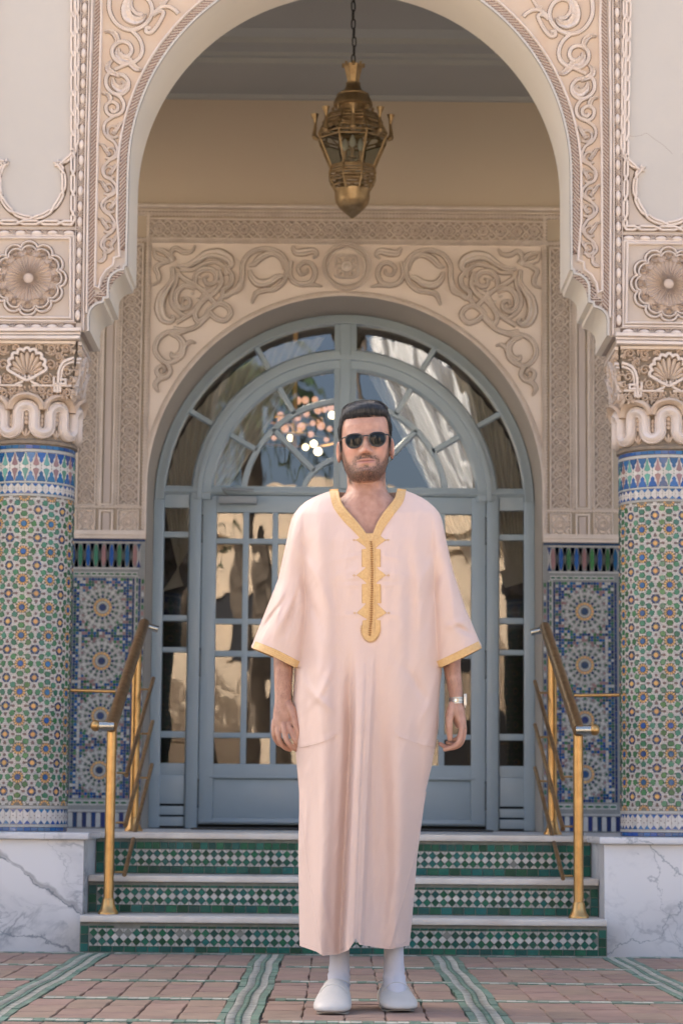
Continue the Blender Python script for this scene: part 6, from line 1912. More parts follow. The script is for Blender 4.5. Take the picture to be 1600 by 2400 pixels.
def folds(px, py):
    """outward drape of the cloth at a pixel, metres: a few long hanging folds and small pulls"""
    f = 0.0
    d = smooth01((py-1470)/250)
    # twin central pleats
    ca = interp(py, [(1500, 846), (1726, 840), (2197, 819)]); wa = interp(py, [(1500, 16), (1726, 11), (2197, 13)])
    u = (px-ca)/wa
    f += d*.036*(1/(1+abs(u)**6)) 
    cb = interp(py, [(1500, 872), (1726, 861), (2200, 840)]); u = (px-cb)/9.0
    f += d*.026*(1/(1+abs(u)**5))
    cg = interp(py, [(1500, 818), (1726, 820), (2197, 797)]); f -= d*.030*math.exp(-((px-cg)/13)**2)
    f += d*.018*math.exp(-((px-cg+46)/24)**2)
    # broad soft folds
    for c0, c1, w, a, y0, y1 in ((752, 742, 22, .008, 1350, 1700), (905, 896, 26, -.007, 1500, 1800), (940, 925, 20, .006, 1300, 1700), (985, 972, 16, -.005, 1450, 1800), (722, 735, 14, -.006, 1380, 1650), (790, 772, 16, -.005, 1330, 1600), (905, 930, 18, .005, 1200, 1380)):
        c = c0+(c1-c0)*(py-1500)/700
        f += 1.9*a*smooth01((py-y0)/(y1-y0))*math.exp(-((px-c)/w)**2)
    # side seams: the gores hang a little behind the front panel
    xs = interp(py, [(1760, 693), (1900, 706), (2240, 757)])
    if py > 1760: f -= .014*smooth01((py-1760)/200)*smooth01((xs-px)/10)
    xs = interp(py, [(1850, 1000), (2009, 968), (2224, 912)])
    if py > 1900: f -= .010*smooth01((py-1900)/200)*smooth01((px-xs)/10)
    # pocket welts
    for (x0, y0, x1, y1) in ((698, 1753, 796, 1719), (923, 1722, 1024, 1752)):
        if x0 < px < x1:
            t = (px-x0)/(x1-x0); yl = y0+(y1-y0)*t+8*math.sin(PI*t)
            if abs(py-yl) < 14: f += .0035*smooth01((yl+1-py)/3)*math.exp(-max(0, yl-py)/9)
    # radiating pulls beside the placket
    for sx in (-1, 1):
        for (yy, sl) in ((1336, .22), (1352, .10), (1372, -.02), (1300, .2), (1440, .05)):
            r = (px-866)*sx
            if 18 < r < 110:
                f += .0042*math.sin(min(1, (r-18)/25)*PI/2)*math.exp(-((py-yy-(r-20)*sl*1.0)/4.5)**2)*math.exp(-(r-18)/45)
    # elbow creases in the sleeves
    for (xa, ya, xb, yb, a, w) in ((604, 1488, 665, 1405, -.006, 5), (640, 1500, 690, 1395, .005, 9), (668, 1490, 700, 1380, -.004, 6), (1060, 1462, 1110, 1490, -.005, 6), (1045, 1470, 1090, 1455, .004, 7), (1050, 1280, 1066, 1480, .004, 9), (660, 1380, 640, 1480, .004, 9)):
        dx, dy = xb-xa, yb-ya; L = math.hypot(dx, dy); t = ((px-xa)*dx+(py-ya)*dy)/L/L
        if -.1 < t < 1.1:
            s = ((px-xa)*dy-(py-ya)*dx)/L
            f += 2.0*a*math.exp(-(s/w)**2)*math.sin(PI*min(1, max(0, (t+.1)/1.2)))
    # soft falls from the shoulders and drags towards the armpits
    for (xa, ya, xb, yb, a, w) in ((748, 1205, 764, 1520, .006, 20), (786, 1260, 792, 1560, -.005, 15), (925, 1210, 934, 1500, .006, 20), (975, 1215, 985, 1540, .005, 16), (958, 1300, 962, 1560, -.005, 12), (706, 1290, 772, 1420, .004, 10), (704, 1330, 748, 1480, -.004, 9), (1030, 1290, 962, 1410, .004, 10), (1030, 1340, 985, 1480, -.004, 9), (716, 1600, 776, 1668, .005, 9), (722, 1660, 786, 1560, .004, 8), (940, 1560, 1005, 1640, -.004, 10), (985, 1700, 1016, 1600, .004, 9), (720, 1800, 700, 2120, .005, 10), (770, 1780, 762, 2180, .007, 16), (900, 1750, 915, 2180, -.006, 18), (950, 1780, 935, 2100, .005, 14), (868, 1700, 872, 2190, -.005, 12), (745, 2080, 780, 2200, .003, 8), (930, 2060, 900, 2190, .003, 8)):
        dx, dy = xb-xa, yb-ya; L = math.hypot(dx, dy); t = ((px-xa)*dx+(py-ya)*dy)/L/L
        if -.15 < t < 1.15:
            s = ((px-xa)*dy-(py-ya)*dx)/L+4*math.sin(t*5+xa)
            f += 1.7*a*math.exp(-(s/w)**2)*math.sin(PI*min(1, max(0, (t+.15)/1.3)))
    f += .0046*mnoise.noise(Vector((px*.012, py*.005, 3.3)))+.0026*mnoise.noise(Vector((px*.04+py*.012, py*.014, 1.3)))+.0009*mnoise.noise(Vector((px*.11+py*.04, py*.05, 7.3)))
    return f
def depth(px, py, front=True):
    """how far the cloth stands in front of (or behind) the plane of the body"""
    xl, xr = interp(py, LT), interp(py, RT)
    lo, ro = interp(py, LO), interp(py, RO_)
    D = interp(py, DF if front else DB)
    cx = (xl+xr)/2
    def sup(u, p, q): 
        u = min(1.0, abs(u)); return (1-u**p)**(1/q)
    ft = D*sup((px-cx)/((xr-xl)/2), 2.5, 2.1)
    if py < 1565:
        # sleeves
        best = 0.0
        for (xa, xb) in ((lo, xl+26), (xr-26, ro)):
            c = (xa+xb)/2; h = max(6.0, (xb-xa)/2)
            if abs(px-c) < h:
                t_ = .062+.018*smooth01((py-1300)/200)
                best = max(best, t_*sup((px-c)/h, 2.2, 2.0))
        k = .012
        fm = max(ft, best)+k*.25*max(0, 1-abs(ft-best)/k)**2
        # across the shoulders the cloth is one surface
        fs = D*sup((px-(lo+ro)/2)/((ro-lo)/2), 2.6, 1.9)*.95
        t = smooth01((py-1185)/110)
        f = fs*(1-t)+fm*t
    else:
        f = ft
    return f
def robe_pt(px, py, front=True, extra=0.0):
    f = depth(px, py, front)
    edge = min(1.0, f/.03)
    if front: y = YM-f-(folds(px, py)*edge)-extra
    else: y = YM+f+.006*mnoise.noise(Vector((px*.02, py*.004, 9)))*edge+extra
    p = at(px, py, YM)
    # move along the viewing ray's own plane: keep x and z, change only depth (sizes stay true to the place)
    s = (y-CAM.y)/(YM-CAM.y)
    return Vector((CAM.x+(p.x-CAM.x)*s, y, CAM.z+(p.z-CAM.z)*s)) if front else Vector((p.x, y, p.z))
V_IN = [(790, 1140), (793, 1152), (801, 1176), (820, 1202), (845, 1228), (861, 1249), (869, 1266), (876, 1245), (886, 1220), (902, 1194), (922, 1169), (929, 1150), (930, 1140)]
V_OUT = [(x+(-5 if x < 865 else 5)*(1 if y < 1240 else .6), y+(4 if y > 1260 else 0)) for x, y in V_IN]
def in_poly(x, y, poly):
    c = False; n_ = len(poly)
    for i in range(n_):
        x0, y0 = poly[i]; x1, y1 = poly[i-1]
        if (y0 > y) != (y1 > y) and x < (x1-x0)*(y-y0)/(y1-y0)+x0: c = not c
    return c
NC, NB = 190, 70
rows = list(np.arange(1150, 1500, 4.0))+list(np.arange(1500, 1572, 2.5))+list(np.arange(1572, 2150, 5.0))+list(np.linspace(2150, 2240, 22))
verts, faces = [], []
rowinfo = []
def bounds(py):
    if py <= 1516: return interp(py, LO), interp(py, RO_)
    if py < 1563:
        # cuff line: first pixel column that is still above the cuff
        l = np.interp(py, [c[1] for c in CUFF_L[:4]], [c[0] for c in CUFF_L[:4]]); r = np.interp(-py, [-c[1] for c in CUFF_R[1:]], [c[0] for c in CUFF_R[1:]])
        return float(l), float(r)
    return interp(py, LT), interp(py, RT)
for ri, py in enumerate(rows):
    l, r = bounds(py)
    base = len(verts)
    for i in range(NC+1):
        u = i/NC
        u = .5-.5*math.cos(PI*u)*(.35)-.5*(1-2*u)*.65 if True else u
        px = l+(r-l)*u
        q = py
        if py > 2150: q = 2150+(py-2150)*(interp(px, HEM)-2150)/90.0
        verts.append(tuple(robe_pt(px, q, True)))
    for i in range(1, NB):
        u = 1-i/NB
        px = l+(r-l)*u
        q = py if py <= 2150 else 2150+(py-2150)*(interp(px, HEM)-2150)/90.0
        verts.append(tuple(robe_pt(px, q, False)))
    rowinfo.append((base, l, r, py))
KR = NC+NB
for a in range(len(rows)-1):
    b0, l0, r0, p0 = rowinfo[a]; b1, l1, r1, p1 = rowinfo[a+1]
    cuffrow = 1512 < p0 and p1 < 1566
    for i in range(KR):
        j = (i+1) % KR
        if cuffrow and (i >= NC-1 and i <= NC or i >= KR-1 or i == 0 and False): 
            continue
        if i < NC and p0 < 1270:
            px = l0+(r0-l0)*(.5-.5*math.cos(PI*(i+.5)/NC)*.35-.5*(1-2*(i+.5)/NC)*.65)
            if in_poly(px, (p0+p1)/2, V_OUT): continue
        faces.append((b0+i, b1+i, b1+j, b0+j))
rb = MB(); rb.v = verts; rb.f = faces; rb.mi = [0]*len(faces)
robe = rb.build('robe', M_robe, man, True)

def on_robe(path, hw, prof, name, m, front=True, smooth='auto', lift=.0015, parent=None, both_ends=None):
    """braid laid on the cloth: profile [(offset -1..1, height m)]; half-width in pixels per point"""
    n_ = len(path); k = len(prof); vs_ = []
    for i in range(n_):
        a = path[max(0, i-1)]; c = path[min(n_-1, i+1)]
        tx, ty = c[0]-a[0], c[1]-a[1]; L = math.hypot(tx, ty) or 1
        nx, ny = -ty/L, tx/L
        w = hw[i] if hasattr(hw, '__len__') else hw
        for o, h in prof:
            vs_.append(tuple(robe_pt(path[i][0]+nx*o*w, path[i][1]+ny*o*w, front, lift+h)))
    fs = [(i*k+q, (i+1)*k+q, (i+1)*k+q+1, i*k+q+1) for i in range(n_-1) for q in range(k-1)]
    bb = MB(); bb.add(vs_, fs); return bb.build(name, m, parent or robe, smooth)
braid = [(-1, -.002), (-.97, .0012), (-.80, .0016), (-.72, .0006), (-.62, .0018), (-.4, .0010), (-.2, .0018), (0, .0010), (.2, .0018), (.4, .0008), (.5, .0022), (.75, .0026), (.97, .0016), (1, -.003)]
neckL = catmull([(782, 1146), (783, 1154), (791, 1184), (811, 1211), (835, 1237), (852, 1258), (862, 1275)], 9)
neckR = catmull([(941, 1146), (940, 1152), (933, 1174), (911, 1203), (893, 1230), (883, 1252), (876, 1275)], 9)
wl = [10.5]*len(neckL)
wl = [float(np.interp(i, [0, 30, len(neckL)-1], [10.5, 11.5, 8.0])) for i in range(len(neckL))]
on_robe(neckL, wl, [(-o, h) for o, h in braid][::-1] if False else [(o, h) for o, h in [(-p[0], p[1]) for p in braid][::-1]], 'collar_trim', M_gold)
on_robe(neckR, wl, braid, 'collar_trim', M_gold)
# placket: an embroidered panel with three pairs of leaf points and a rounded foot
prs = [(1250, 16), (1254, 20), (1258, 25), (1262, 30), (1265, 36), (1266, 36), (1269, 30), (1273, 25), (1278, 18), (1284, 12), (1286, 12), (1287, 22), (1328, 22), (1329, 13), (1334, 17), (1340, 25), (1345, 31), (1348, 35), (1349, 35), (1352, 29), (1358, 21), (1364, 14), (1368, 11), (1369, 22), (1413, 22.5), (1414, 13), (1419, 17), (1426, 24), (1432, 31), (1436, 35), (1437, 35), (1440, 29), (1446, 20), (1451, 12), (1453, 12), (1454, 21), (1470, 22), (1480, 21.5), (1490, 18), (1497, 13), (1503, 4)]
cx_ = [(1250, 869), (1400, 870), (1450, 871), (1503, 867)]
path, hw = [], []
for py in np.arange(1250, 1503.6, .75):
    path.append((interp(py, cx_), py)); hw.append(interp(py, prs))
fl = [(-1, -.001), (-.96, .0012), (-.7, .0016), (-.5, .0010), (-.3, .0018), (-.12, .0010), (.12, .0010), (.3, .0018), (.5, .0010), (.7, .0016), (.96, .0012), (1, -.001)]
n_ = len(path); vs_, fs = [], []
for (x, y), w in zip(path, hw):
    for o, h in fl: vs_.append(tuple(robe_pt(x+o*w, y, True, .0012+h)))
k = len(fl); fs = [(i*k+q, (i+1)*k+q, (i+1)*k+q+1, i*k+q+1) for i in range(n_-1) for q in range(k-1)]
bb = MB(); bb.add(vs_, fs); bb.build('placket', M_gold, robe, 'auto')
bb = MB()
for s in (-1, 1):
    bb2 = [(interp(py, cx_)+s*7.5, py) for py in np.arange(1266, 1488, 3.0)]
    for i in range(len(bb2)-1): pass
    bb.tube([robe_pt(x, y, True, .003) for x, y in bb2], .0017, 6)
# looped edging down both sides of the panel
for py in np.arange(1289, 1328, 3.2): 
    for s in (-1, 1): bb.tube([robe_pt(interp(py, cx_)+s*(20+d_), py+e_, True, .0018) for d_, e_ in ((-1, -1.2), (2.2, 0), (-1, 1.2))], .0011, 5)
for py in np.arange(1371, 1413, 3.2):
    for s in (-1, 1): bb.tube([robe_pt(interp(py, cx_)+s*(20+d_), py+e_, True, .0018) for d_, e_ in ((-1, -1.2), (2.2, 0), (-1, 1.2))], .0011, 5)
for t in np.linspace(-.25, PI+.25, 22):
    c = (868, 1475); bb.tube([robe_pt(c[0]+(22+d_)*math.cos(t+e_), c[1]+(29+d_)*math.sin(t+e_), True, .0018) for d_, e_ in ((-2, -.06), (3, 0), (-2, .06))], .0011, 5)
for yy in (1265.5, 1348.5, 1436.5):
    for s in (-1, 1): bb.tube([robe_pt(interp(yy, cx_)+s*(39+d_), yy+e_, True, .0018) for d_, e_ in ((-2, 0), (1, -2), (4, 0), (1, 2), (-2, 0))], .0009, 5)
bb.build('braid_cord', M_gold, robe, 'auto')
bb = MB()
for py in np.arange(1270, 1492, 5.2):
    c = robe_pt(interp(py, cx_)+2.0*math.sin(py*.02), py, True, .0042)
    bb.lathe([(0, -.0026), (.0022, -.0018), (.0030, 0), (.0022, .0018), (0, .0026)], c, 8)
    for s in (-1, 1): bb.tube([c, c+Vector((s*.0045, .001, .001))], .0008, 4)
tag(bb.build('button_row', M_goldbtn, robe, 'auto'), kind='stuff')
# cuffs: front and back halves of the braid
for cl_, nm in ((CUFF_L, 'l'), (CUFF_R, 'r')):
    for fr in (True, False):
        up = [(x, y-9.0) for x, y in cl_]
        pth = catmull(up, 10)
        if nm == 'l': pth = [p for p in pth if p[0] > interp(p[1]-4, LO)+.5]
        else: pth = [p for p in pth if p[0] < interp(p[1]-4, RO_)-.5]
        on_robe(pth, 9.0, [(-1, 0), (-.92, .0018), (-.5, .0010), (-.4, .0018), (0, .0011), (.1, .0018), (.5, .0011), (.6, .0019), (.93, .0016), (1, -.0015)], 'cuff_trim', M_gold, fr)
# seams sewn into the cloth
sm = MB()
for pth in ([(694, 1762), (706, 1900), (730, 2080), (756, 2238)], [(998, 1856), (969, 2009), (940, 2120), (913, 2222)], [(699, 1752), (730, 1746), (765, 1735), (796, 1719)], [(797, 1500), (798, 1600), (796, 1718)], [(923, 1723), (955, 1734), (990, 1745), (1022, 1752)]):
    sm.tube([robe_pt(x, y, True, -.0006) for x, y in catmull(pth, 12)], .0011, 5)
hem_ = [(x, interp(x, HEM)-8) for x in range(704, 956, 6)]
sm.tube([robe_pt(x, y, True, -.0004) for x, y in hem_], .0010, 5)
sm.build('seam', M_robe, robe, True)

# ------------------------------------------------------------------ body (one continuous surface)
HC = at(857, 1142, YM); HC.y = YM-.005          # chin level on the head's axis
HROLL = math.radians(4.5)
H_S = 1.0
def head_w(p):
    """head space (x right, y back, z up from the chin) -> place"""
    x, y, z = p
    zz_ = z-.03
    xr, zr_ = x*math.cos(HROLL)+zz_*math.sin(HROLL)*-0.0-zz_*math.sin(HROLL)*0.0, zz_
    xr = x*math.cos(HROLL)-zz_*math.sin(HROLL)*0.35
    zr_ = zz_*math.cos(HROLL)+x*math.sin(HROLL)
    return Vector((HC.x+xr, HC.y+y, HC.z+.03+zr_))
SL = [(.010, .026, -.040, .030), (.019, .038, -.074, .040), (.026, .0455, -.088, .055), (.036, .0530, -.0955, .066), (.049, .0595, -.0945, .074), (.063, .0640, -.092, .080), (.08, .068, -.091, .085), (.105, .0705, -.090, .089), (.13, .072, -.089, .093), (.155, .0735, -.092, .096), (.18, .0735, -.088, .095), (.20, .071, -.078, .089), (.216, .0635, -.062, .077), (.228, .050, -.042, .057), (.235, .032, -.020, .034), (.238, .012, -.004, .012)]
SLz = [s[0] for s in SL]
def sl(z, k): return float(np.interp(z, SLz, [s[k] for s in SL]))
def head_surf(a, z, grow=0.0):
    """a: azimuth from the nose, + towards the viewer's right"""
    w, f, b_ = sl(z, 1)+grow, sl(z, 2)-grow, sl(z, 3)+grow
    ca, sa = math.cos(a), math.sin(a)
    ry = -f if ca > 0 else b_
    e = 2.35 if ca > 0 else 2.1
    r = 1/((abs(sa)/w)**e+(abs(ca)/ry)**e)**(1/e)
    return Vector((r*sa, -r*ca, z))
def face_feat(x, z, y):
    g = lambda cx, cz, sx, sz: math.exp(-((x-cx)/sx)**2-((z-cz)/sz)**2)
    ax = abs(x); d = 0.0
    # nose
    if .070 < z < .150:
        prof_ = [(.072, 0), (.085, 0.002), (.090, .016), (.096, .0235), (.102, .0235), (.113, .018), (.124, .0125), (.135, .0075), (.150, .002)]
        wid_ = [(.070, .016), (.086, .0135), (.095, .0125), (.11, .0095), (.13, .0085), (.15, .012)]
        d += interp(z, prof_)*math.exp(-(ax/interp(z, wid_))**2.2)
    d += .009*g(.0145 if x > 0 else -.0145, .0925, .0065, .0065)
    sx = 1 if x > 0 else -1
    d -= .011*g(sx*.033, .130, .017, .011)
    d += .006*g(sx*.034, .128, .012, .008)
    d += .0045*g(sx*.03, .148, .022, .007)
    d += .004*g(sx*.046, .104, .018, .014)
    d -= .003*g(sx*.05, .06, .014, .018)
    d += .0055*g(0, .0715, .021, .0045)+.0065*g(0, .0600, .018, .0052)
    d -= .0045*g(0, .0660, .024, .0020)
    d -= .0025*g(0, .078, .004, .006)
    d -= .004*g(0, .048, .018, .006)
    d += .006*g(0, .036, .020, .011)
    return d
hb_ = MB()
NA, NZ = 150, 120
zs = list(np.linspace(.010, .238, NZ))
vv = []
for z in zs:
    for i in range(NA):
        a = 2*PI*i/NA
        if a > PI: a -= 2*PI
        p = head_surf(a, z)
        if abs(a) < 1.35:
            p.y -= face_feat(p.x, z, p.y)*smooth01((1.35-abs(a))/.5)
        vv.append(head_w(p))
ff = [(i*NA+j, i*NA+(j+1) % NA, (i+1)*NA+(j+1) % NA, (i+1)*NA+j) for i in range(NZ-1) for j in range(NA)]
ff.append(tuple(range(NA-1, -1, -1))); ff.append(tuple((NZ-1)*NA+j for j in range(NA)))
hb_.add(vv, ff)
# ears
for s in (-1, 1):
    n1, n2 = 18, 12; vv = []
    for i in range(n1):
        for j in range(n2):
            u = 2*PI*i/n1; v = PI*(j+.5)/n2
            ey = math.cos(u)*math.sin(v)*.0185; ez = math.cos(v)*.033; th = math.sin(u)*math.sin(v)*.0065
            rr_ = math.hypot(ey/.0185, ez/.033)
            th += .006*smooth01(rr_)-.003
            ey *= 1-.30*max(0, -ez/.033)
            x = .0712+.008*(ey+.0185)/.037*1.5+th; y = .012+ey*.95; z = .113+ez
            vv.append(head_w((s*x, y, z)))
    ff = [(i*n2+j, ((i+1) % n1)*n2+j, ((i+1) % n1)*n2+j+1, i*n2+j+1) for i in range(n1) for j in range(n2-1)]
    ff.append(tuple(i*n2 for i in range(n1))); ff.append(tuple(i*n2+n2-1 for i in range(n1)))
    hb_.add(vv, ff)
def loft(rings, n_=20):
    """closed tube through elliptical rings (centre, half-width vector, half-depth vector)"""
    vv = []
    for c, u, w in rings:
        for q in range(n_):
            t = 2*PI*q/n_; vv.append(c+u*math.cos(t)+w*math.sin(t))
    ff = [(i*n_+q, i*n_+(q+1) % n_, (i+1)*n_+(q+1) % n_, (i+1)*n_+q) for i in range(len(rings)-1) for q in range(n_)]
    ff.append(tuple(range(n_-1, -1, -1))); ff.append(tuple((len(rings)-1)*n_+q for q in range(n_)))
    hb_.add(vv, ff)
PXM = (at(801, 1500, YM)-at(800, 1500, YM)).x
def ringpx(px, py, y, hwpx, hd): 
    p = at(px, py, YM); return (Vector((p.x, y, p.z)), Vector((hwpx*PXM, 0, 0)), Vector((0, hd, 0)))
# neck and shoulders
loft([ringpx(858, 1085, YM+.035, 46, .055), ringpx(858, 1115, YM+.030, 45.5, .056), ringpx(859, 1140, YM+.024, 46, .058), ringpx(860, 1156, YM+.018, 52, .062), ringpx(861, 1170, YM+.014, 68, .068), ringpx(862, 1186, YM+.012, 92, .074), ringpx(862, 1210, YM+.010, 120, .084), ringpx(862, 1270, YM+.005, 138, .098), ringpx(862, 1400, YM+.01, 120, .098), ringpx(862, 1600, YM+.01, 118, .095), ringpx(862, 1800, YM+.01, 115, .09)], 36)
# collarbones and the notch between
for s in (-1, 1):
    a_ = at(861+s*10, 1204, YM); c_ = at(861+s*85, 1188, YM)
    hb_.tube([(a_.x, YM-.063, a_.z), ((a_.x+c_.x)/2, YM-.054, (a_.z+c_.z)/2-.002), (c_.x, YM-.022, c_.z)], [.0075, .008, .007], 10)
    a_ = at(861+s*8, 1200, YM); c_ = at(858+s*36, 1105, YM)
    hb_.tube([(a_.x, YM-.050, a_.z), (c_.x, YM+.005, c_.z)], [.009, .014], 10)
# legs inside the robe down to the ankles
for (x0, x1, x2) in ((800, 792, 793), (915, 925, 924)):
    loft([ringpx(x0, 1750, YM+.01, 62, .085), ringpx(x1, 1980, YM+.01, 46, .058), ringpx(x1, 2080, YM+.02, 42, .056), ringpx(x2, 2200, YM+.005, 21, .032), ringpx(x2, 2290, YM-.03, 20, .032)], 24)
# right arm (left in the picture): hangs, back of the hand half turned to the front
def armloft(pts): loft([ringpx(*p) for p in pts], 24)
armloft([(746, 1215, YM+.01, 34, .05), (722, 1300, YM+.02, 32, .044), (690, 1420, YM+.015, 31, .040), (666, 1500, YM+.0, 26.5, .036), (665, 1548, YM-.012, 23.8, .032), (664, 1590, YM-.02, 21.5, .029), (663.5, 1625, YM-.024, 19.5, .022), (664, 1645, YM-.026, 20.0, .020), (664, 1668, YM-.028, 23, .019), (663, 1690, YM-.030, 23.5, .017), (661.5, 1704, YM-.030, 22, .014)])
def chain(pts, rad, n_=12):
    """finger: rounded tube through (px, py, y offset)"""
    P = [Vector((at(a, b, YM).x, YM+c, at(a, b, YM).z)) for a, b, c in pts]
    q = catmull([tuple(p) for p in P], 6)
    rad = [r_*.87 for r_ in rad]
    R = [float(np.interp(i/(len(q)-1), np.linspace(0, 1, len(rad)), rad)) for i in range(len(q))]
    q = [Vector(p) for p in q]
    e = (q[-1]-q[-2]).normalized()
    q += [q[-1]+e*R[-1]*.45, q[-1]+e*R[-1]*.8, q[-1]+e*R[-1]*.95]; R += [R[-1]*.88, R[-1]*.58, R[-1]*.22]
    hb_.tube(q, R, n_)
chain([(675, 1690, -.034), (680.5, 1708, -.042), (689, 1731, -.048), (699, 1747, -.042), (708, 1760, -.032)], [.0105, .0102, .0095, .0088, .0076])
chain([(663, 1690, -.036), (666, 1708, -.044), (672, 1735, -.050), (685, 1752, -.040), (698, 1759, -.024)], [.0105, .0104, .0097, .0090, .0078])
chain([(652, 1690, -.030), (652, 1708, -.036), (655.5, 1735, -.038), (667, 1752, -.026), (680, 1757, -.008)], [.0102, .0100, .0093, .0086, .0076])
chain([(644, 1688, -.022), (641.5, 1705, -.026), (643, 1727, -.024), (652, 1743, -.012), (663, 1749, .002)], [.0095, .0090, .0082, .0076, .0068])
chain([(674, 1650, -.034), (685, 1668, -.042), (692, 1690, -.050), (698, 1711, -.054), (703, 1731, -.050)], [.016, .0155, .0128, .0112, .0098])
# left arm (right in the picture): thumb towards the viewer, fingers curled in
armloft([(972, 1215, YM+.01, 34, .05), (998, 1300, YM+.02, 32, .044), (1032, 1420, YM+.015, 30, .040), (1057, 1500, YM+.005, 25, .036), (1057.5, 1560, YM-.008, 20.8, .033), (1063, 1600, YM-.016, 18.2, .030), (1067.5, 1634, YM-.022, 15.8, .026), (1069, 1650, YM-.024, 15.8, .026), (1070, 1668, YM-.026, 17.5, .028), (1075, 1690, YM-.026, 15.5, .030), (1080, 1708, YM-.024, 12.0, .030)])
chain([(1060, 1650, -.040), (1053, 1670, -.050), (1050, 1695, -.056), (1050.5, 1716, -.056), (1052, 1733, -.052)], [.0145, .0140, .0120, .0108, .0094])
chain([(1076, 1690, -.046), (1079, 1708, -.052), (1073, 1738, -.054), (1060, 1751, -.050), (1040, 1758, -.044)], [.0108, .0106, .0098, .0088, .0074])
chain([(1081, 1692, -.026), (1085, 1712, -.030), (1078, 1742, -.030), (1060, 1753, -.028), (1044, 1752, -.028), (1030, 1744, -.026)], [.0108, .0106, .0098, .0088, .0082, .0072])
chain([(1082, 1692, -.006), (1085, 1710, -.008), (1078, 1737, -.008), (1062, 1746, -.008), (1048, 1741, -.008)], [.0104, .0100, .0092, .0084, .0074])
chain([(1080, 1690, .012), (1082, 1706, .012), (1076, 1726, .012), (1062, 1734, .010), (1052, 1730, .010)], [.0094, .0090, .0082, .0076, .0068])
body = hb_.build('body', mat('tmp_skin', (.5, .3, .2)), man, True)
md = body.modifiers.new('remesh', 'REMESH'); md.mode = 'VOXEL'; md.voxel_size = .0024; md.use_smooth_shade = True
m2 = body.modifiers.new('smooth', 'SMOOTH'); m2.factor = .5; m2.iterations = 1
dg = bpy.context.evaluated_depsgraph_get()
ev = body.evaluated_get(dg)
me = bpy.data.meshes.new_from_object(ev)
body.modifiers.clear()
body.data = me
me.polygons.foreach_set('use_smooth', [True]*len(me.polygons))
# colour masks: beard, lips, flush, and painted shade in mouth line, nostrils and ears
nv = len(me.vertices)
co = np.empty(nv*3); me.vertices.foreach_get('co', co); co = co.reshape(-1, 3)
dx = co[:, 0]-HC.x; dz = co[:, 2]-(HC.z+.03); dy = co[:, 1]-HC.y
sr, cr_ = math.sin(HROLL), math.cos(HROLL)
# invert head_w
det = cr_*cr_+.35*sr*sr
hx = (dx*cr_+.35*sr*dz)/det
hz = (dz*cr_-sr*dx)/det+.03
hy = dy
ax = np.abs(hx)
onhead = (hz > -.03) & (hz < .25) & (ax < .1) & (hy < .12)
sg = lambda t: 1/(1+np.exp(-np.clip(t, -40, 40)))
zl = np.interp(ax, [0, .02, .035, .045, .054, .061, .066, .07], [.046, .049, .054, .062, .072, .088, .112, .142])
b1 = sg((zl-hz)/.0035)*sg((hy*-1+.012+.0*hz)/.005)*sg((hz-.013)/.004)
mu = sg((ax*-1+.036)/.003)*sg((hz-.0725+ax*.12)/.0012)*sg((.0890-ax*.22-hz)/.0022)
bars_ = sg((ax-.0275)/.002)*sg((.041-ax)/.003)*sg((hz-.03)/.003)*sg((.078-hz)/.003)
soul = sg((.0075-ax)/.002)*sg((.0545-hz)/.002)*sg((hz-.042)/.002)
front = sg((-.03-hy)/.004)
beard = np.clip(np.maximum.reduce([b1*.76, mu*front*.92, bars_*front*.72, soul*front*.95]), 0, 1)*onhead
lip = sg((.0245-ax)/.002)*sg((hz-.0570-ax*.12)/.0012)*sg((.0735-ax*.14-hz)/.0012)*front*onhead
beard = beard*(1-lip)
flush = (np.exp(-((ax-.045)/.02)**2-((hz-.10)/.02)**2)*.5+np.exp(-(ax/.012)**2-((hz-.092)/.012)**2)*.6)*onhead*front+sg((ax-.074)/.002)*onhead*.7
nostril_shade = np.exp(-((ax-.0078)/.0034)**2-((hz-.0868)/.0026)**2)*front*onhead
ear_shade = np.exp(-((hy-.004)/.006)**2-((hz-.112)/.010)**2)*sg((ax-.0725)/.0015)*onhead*.5
shade_mask = ear_shade+nostril_shade*.75+np.exp(-((hz-.0660)/.0014)**2)*sg((.027-ax)/.002)*front*onhead
for nm, arr in (('beard', beard), ('lip', lip), ('flush', flush), ('crease_shade', shade_mask)):
    at_ = me.attributes.new(nm, 'FLOAT', 'POINT'); at_.data.foreach_set('value', arr.astype(np.float32))
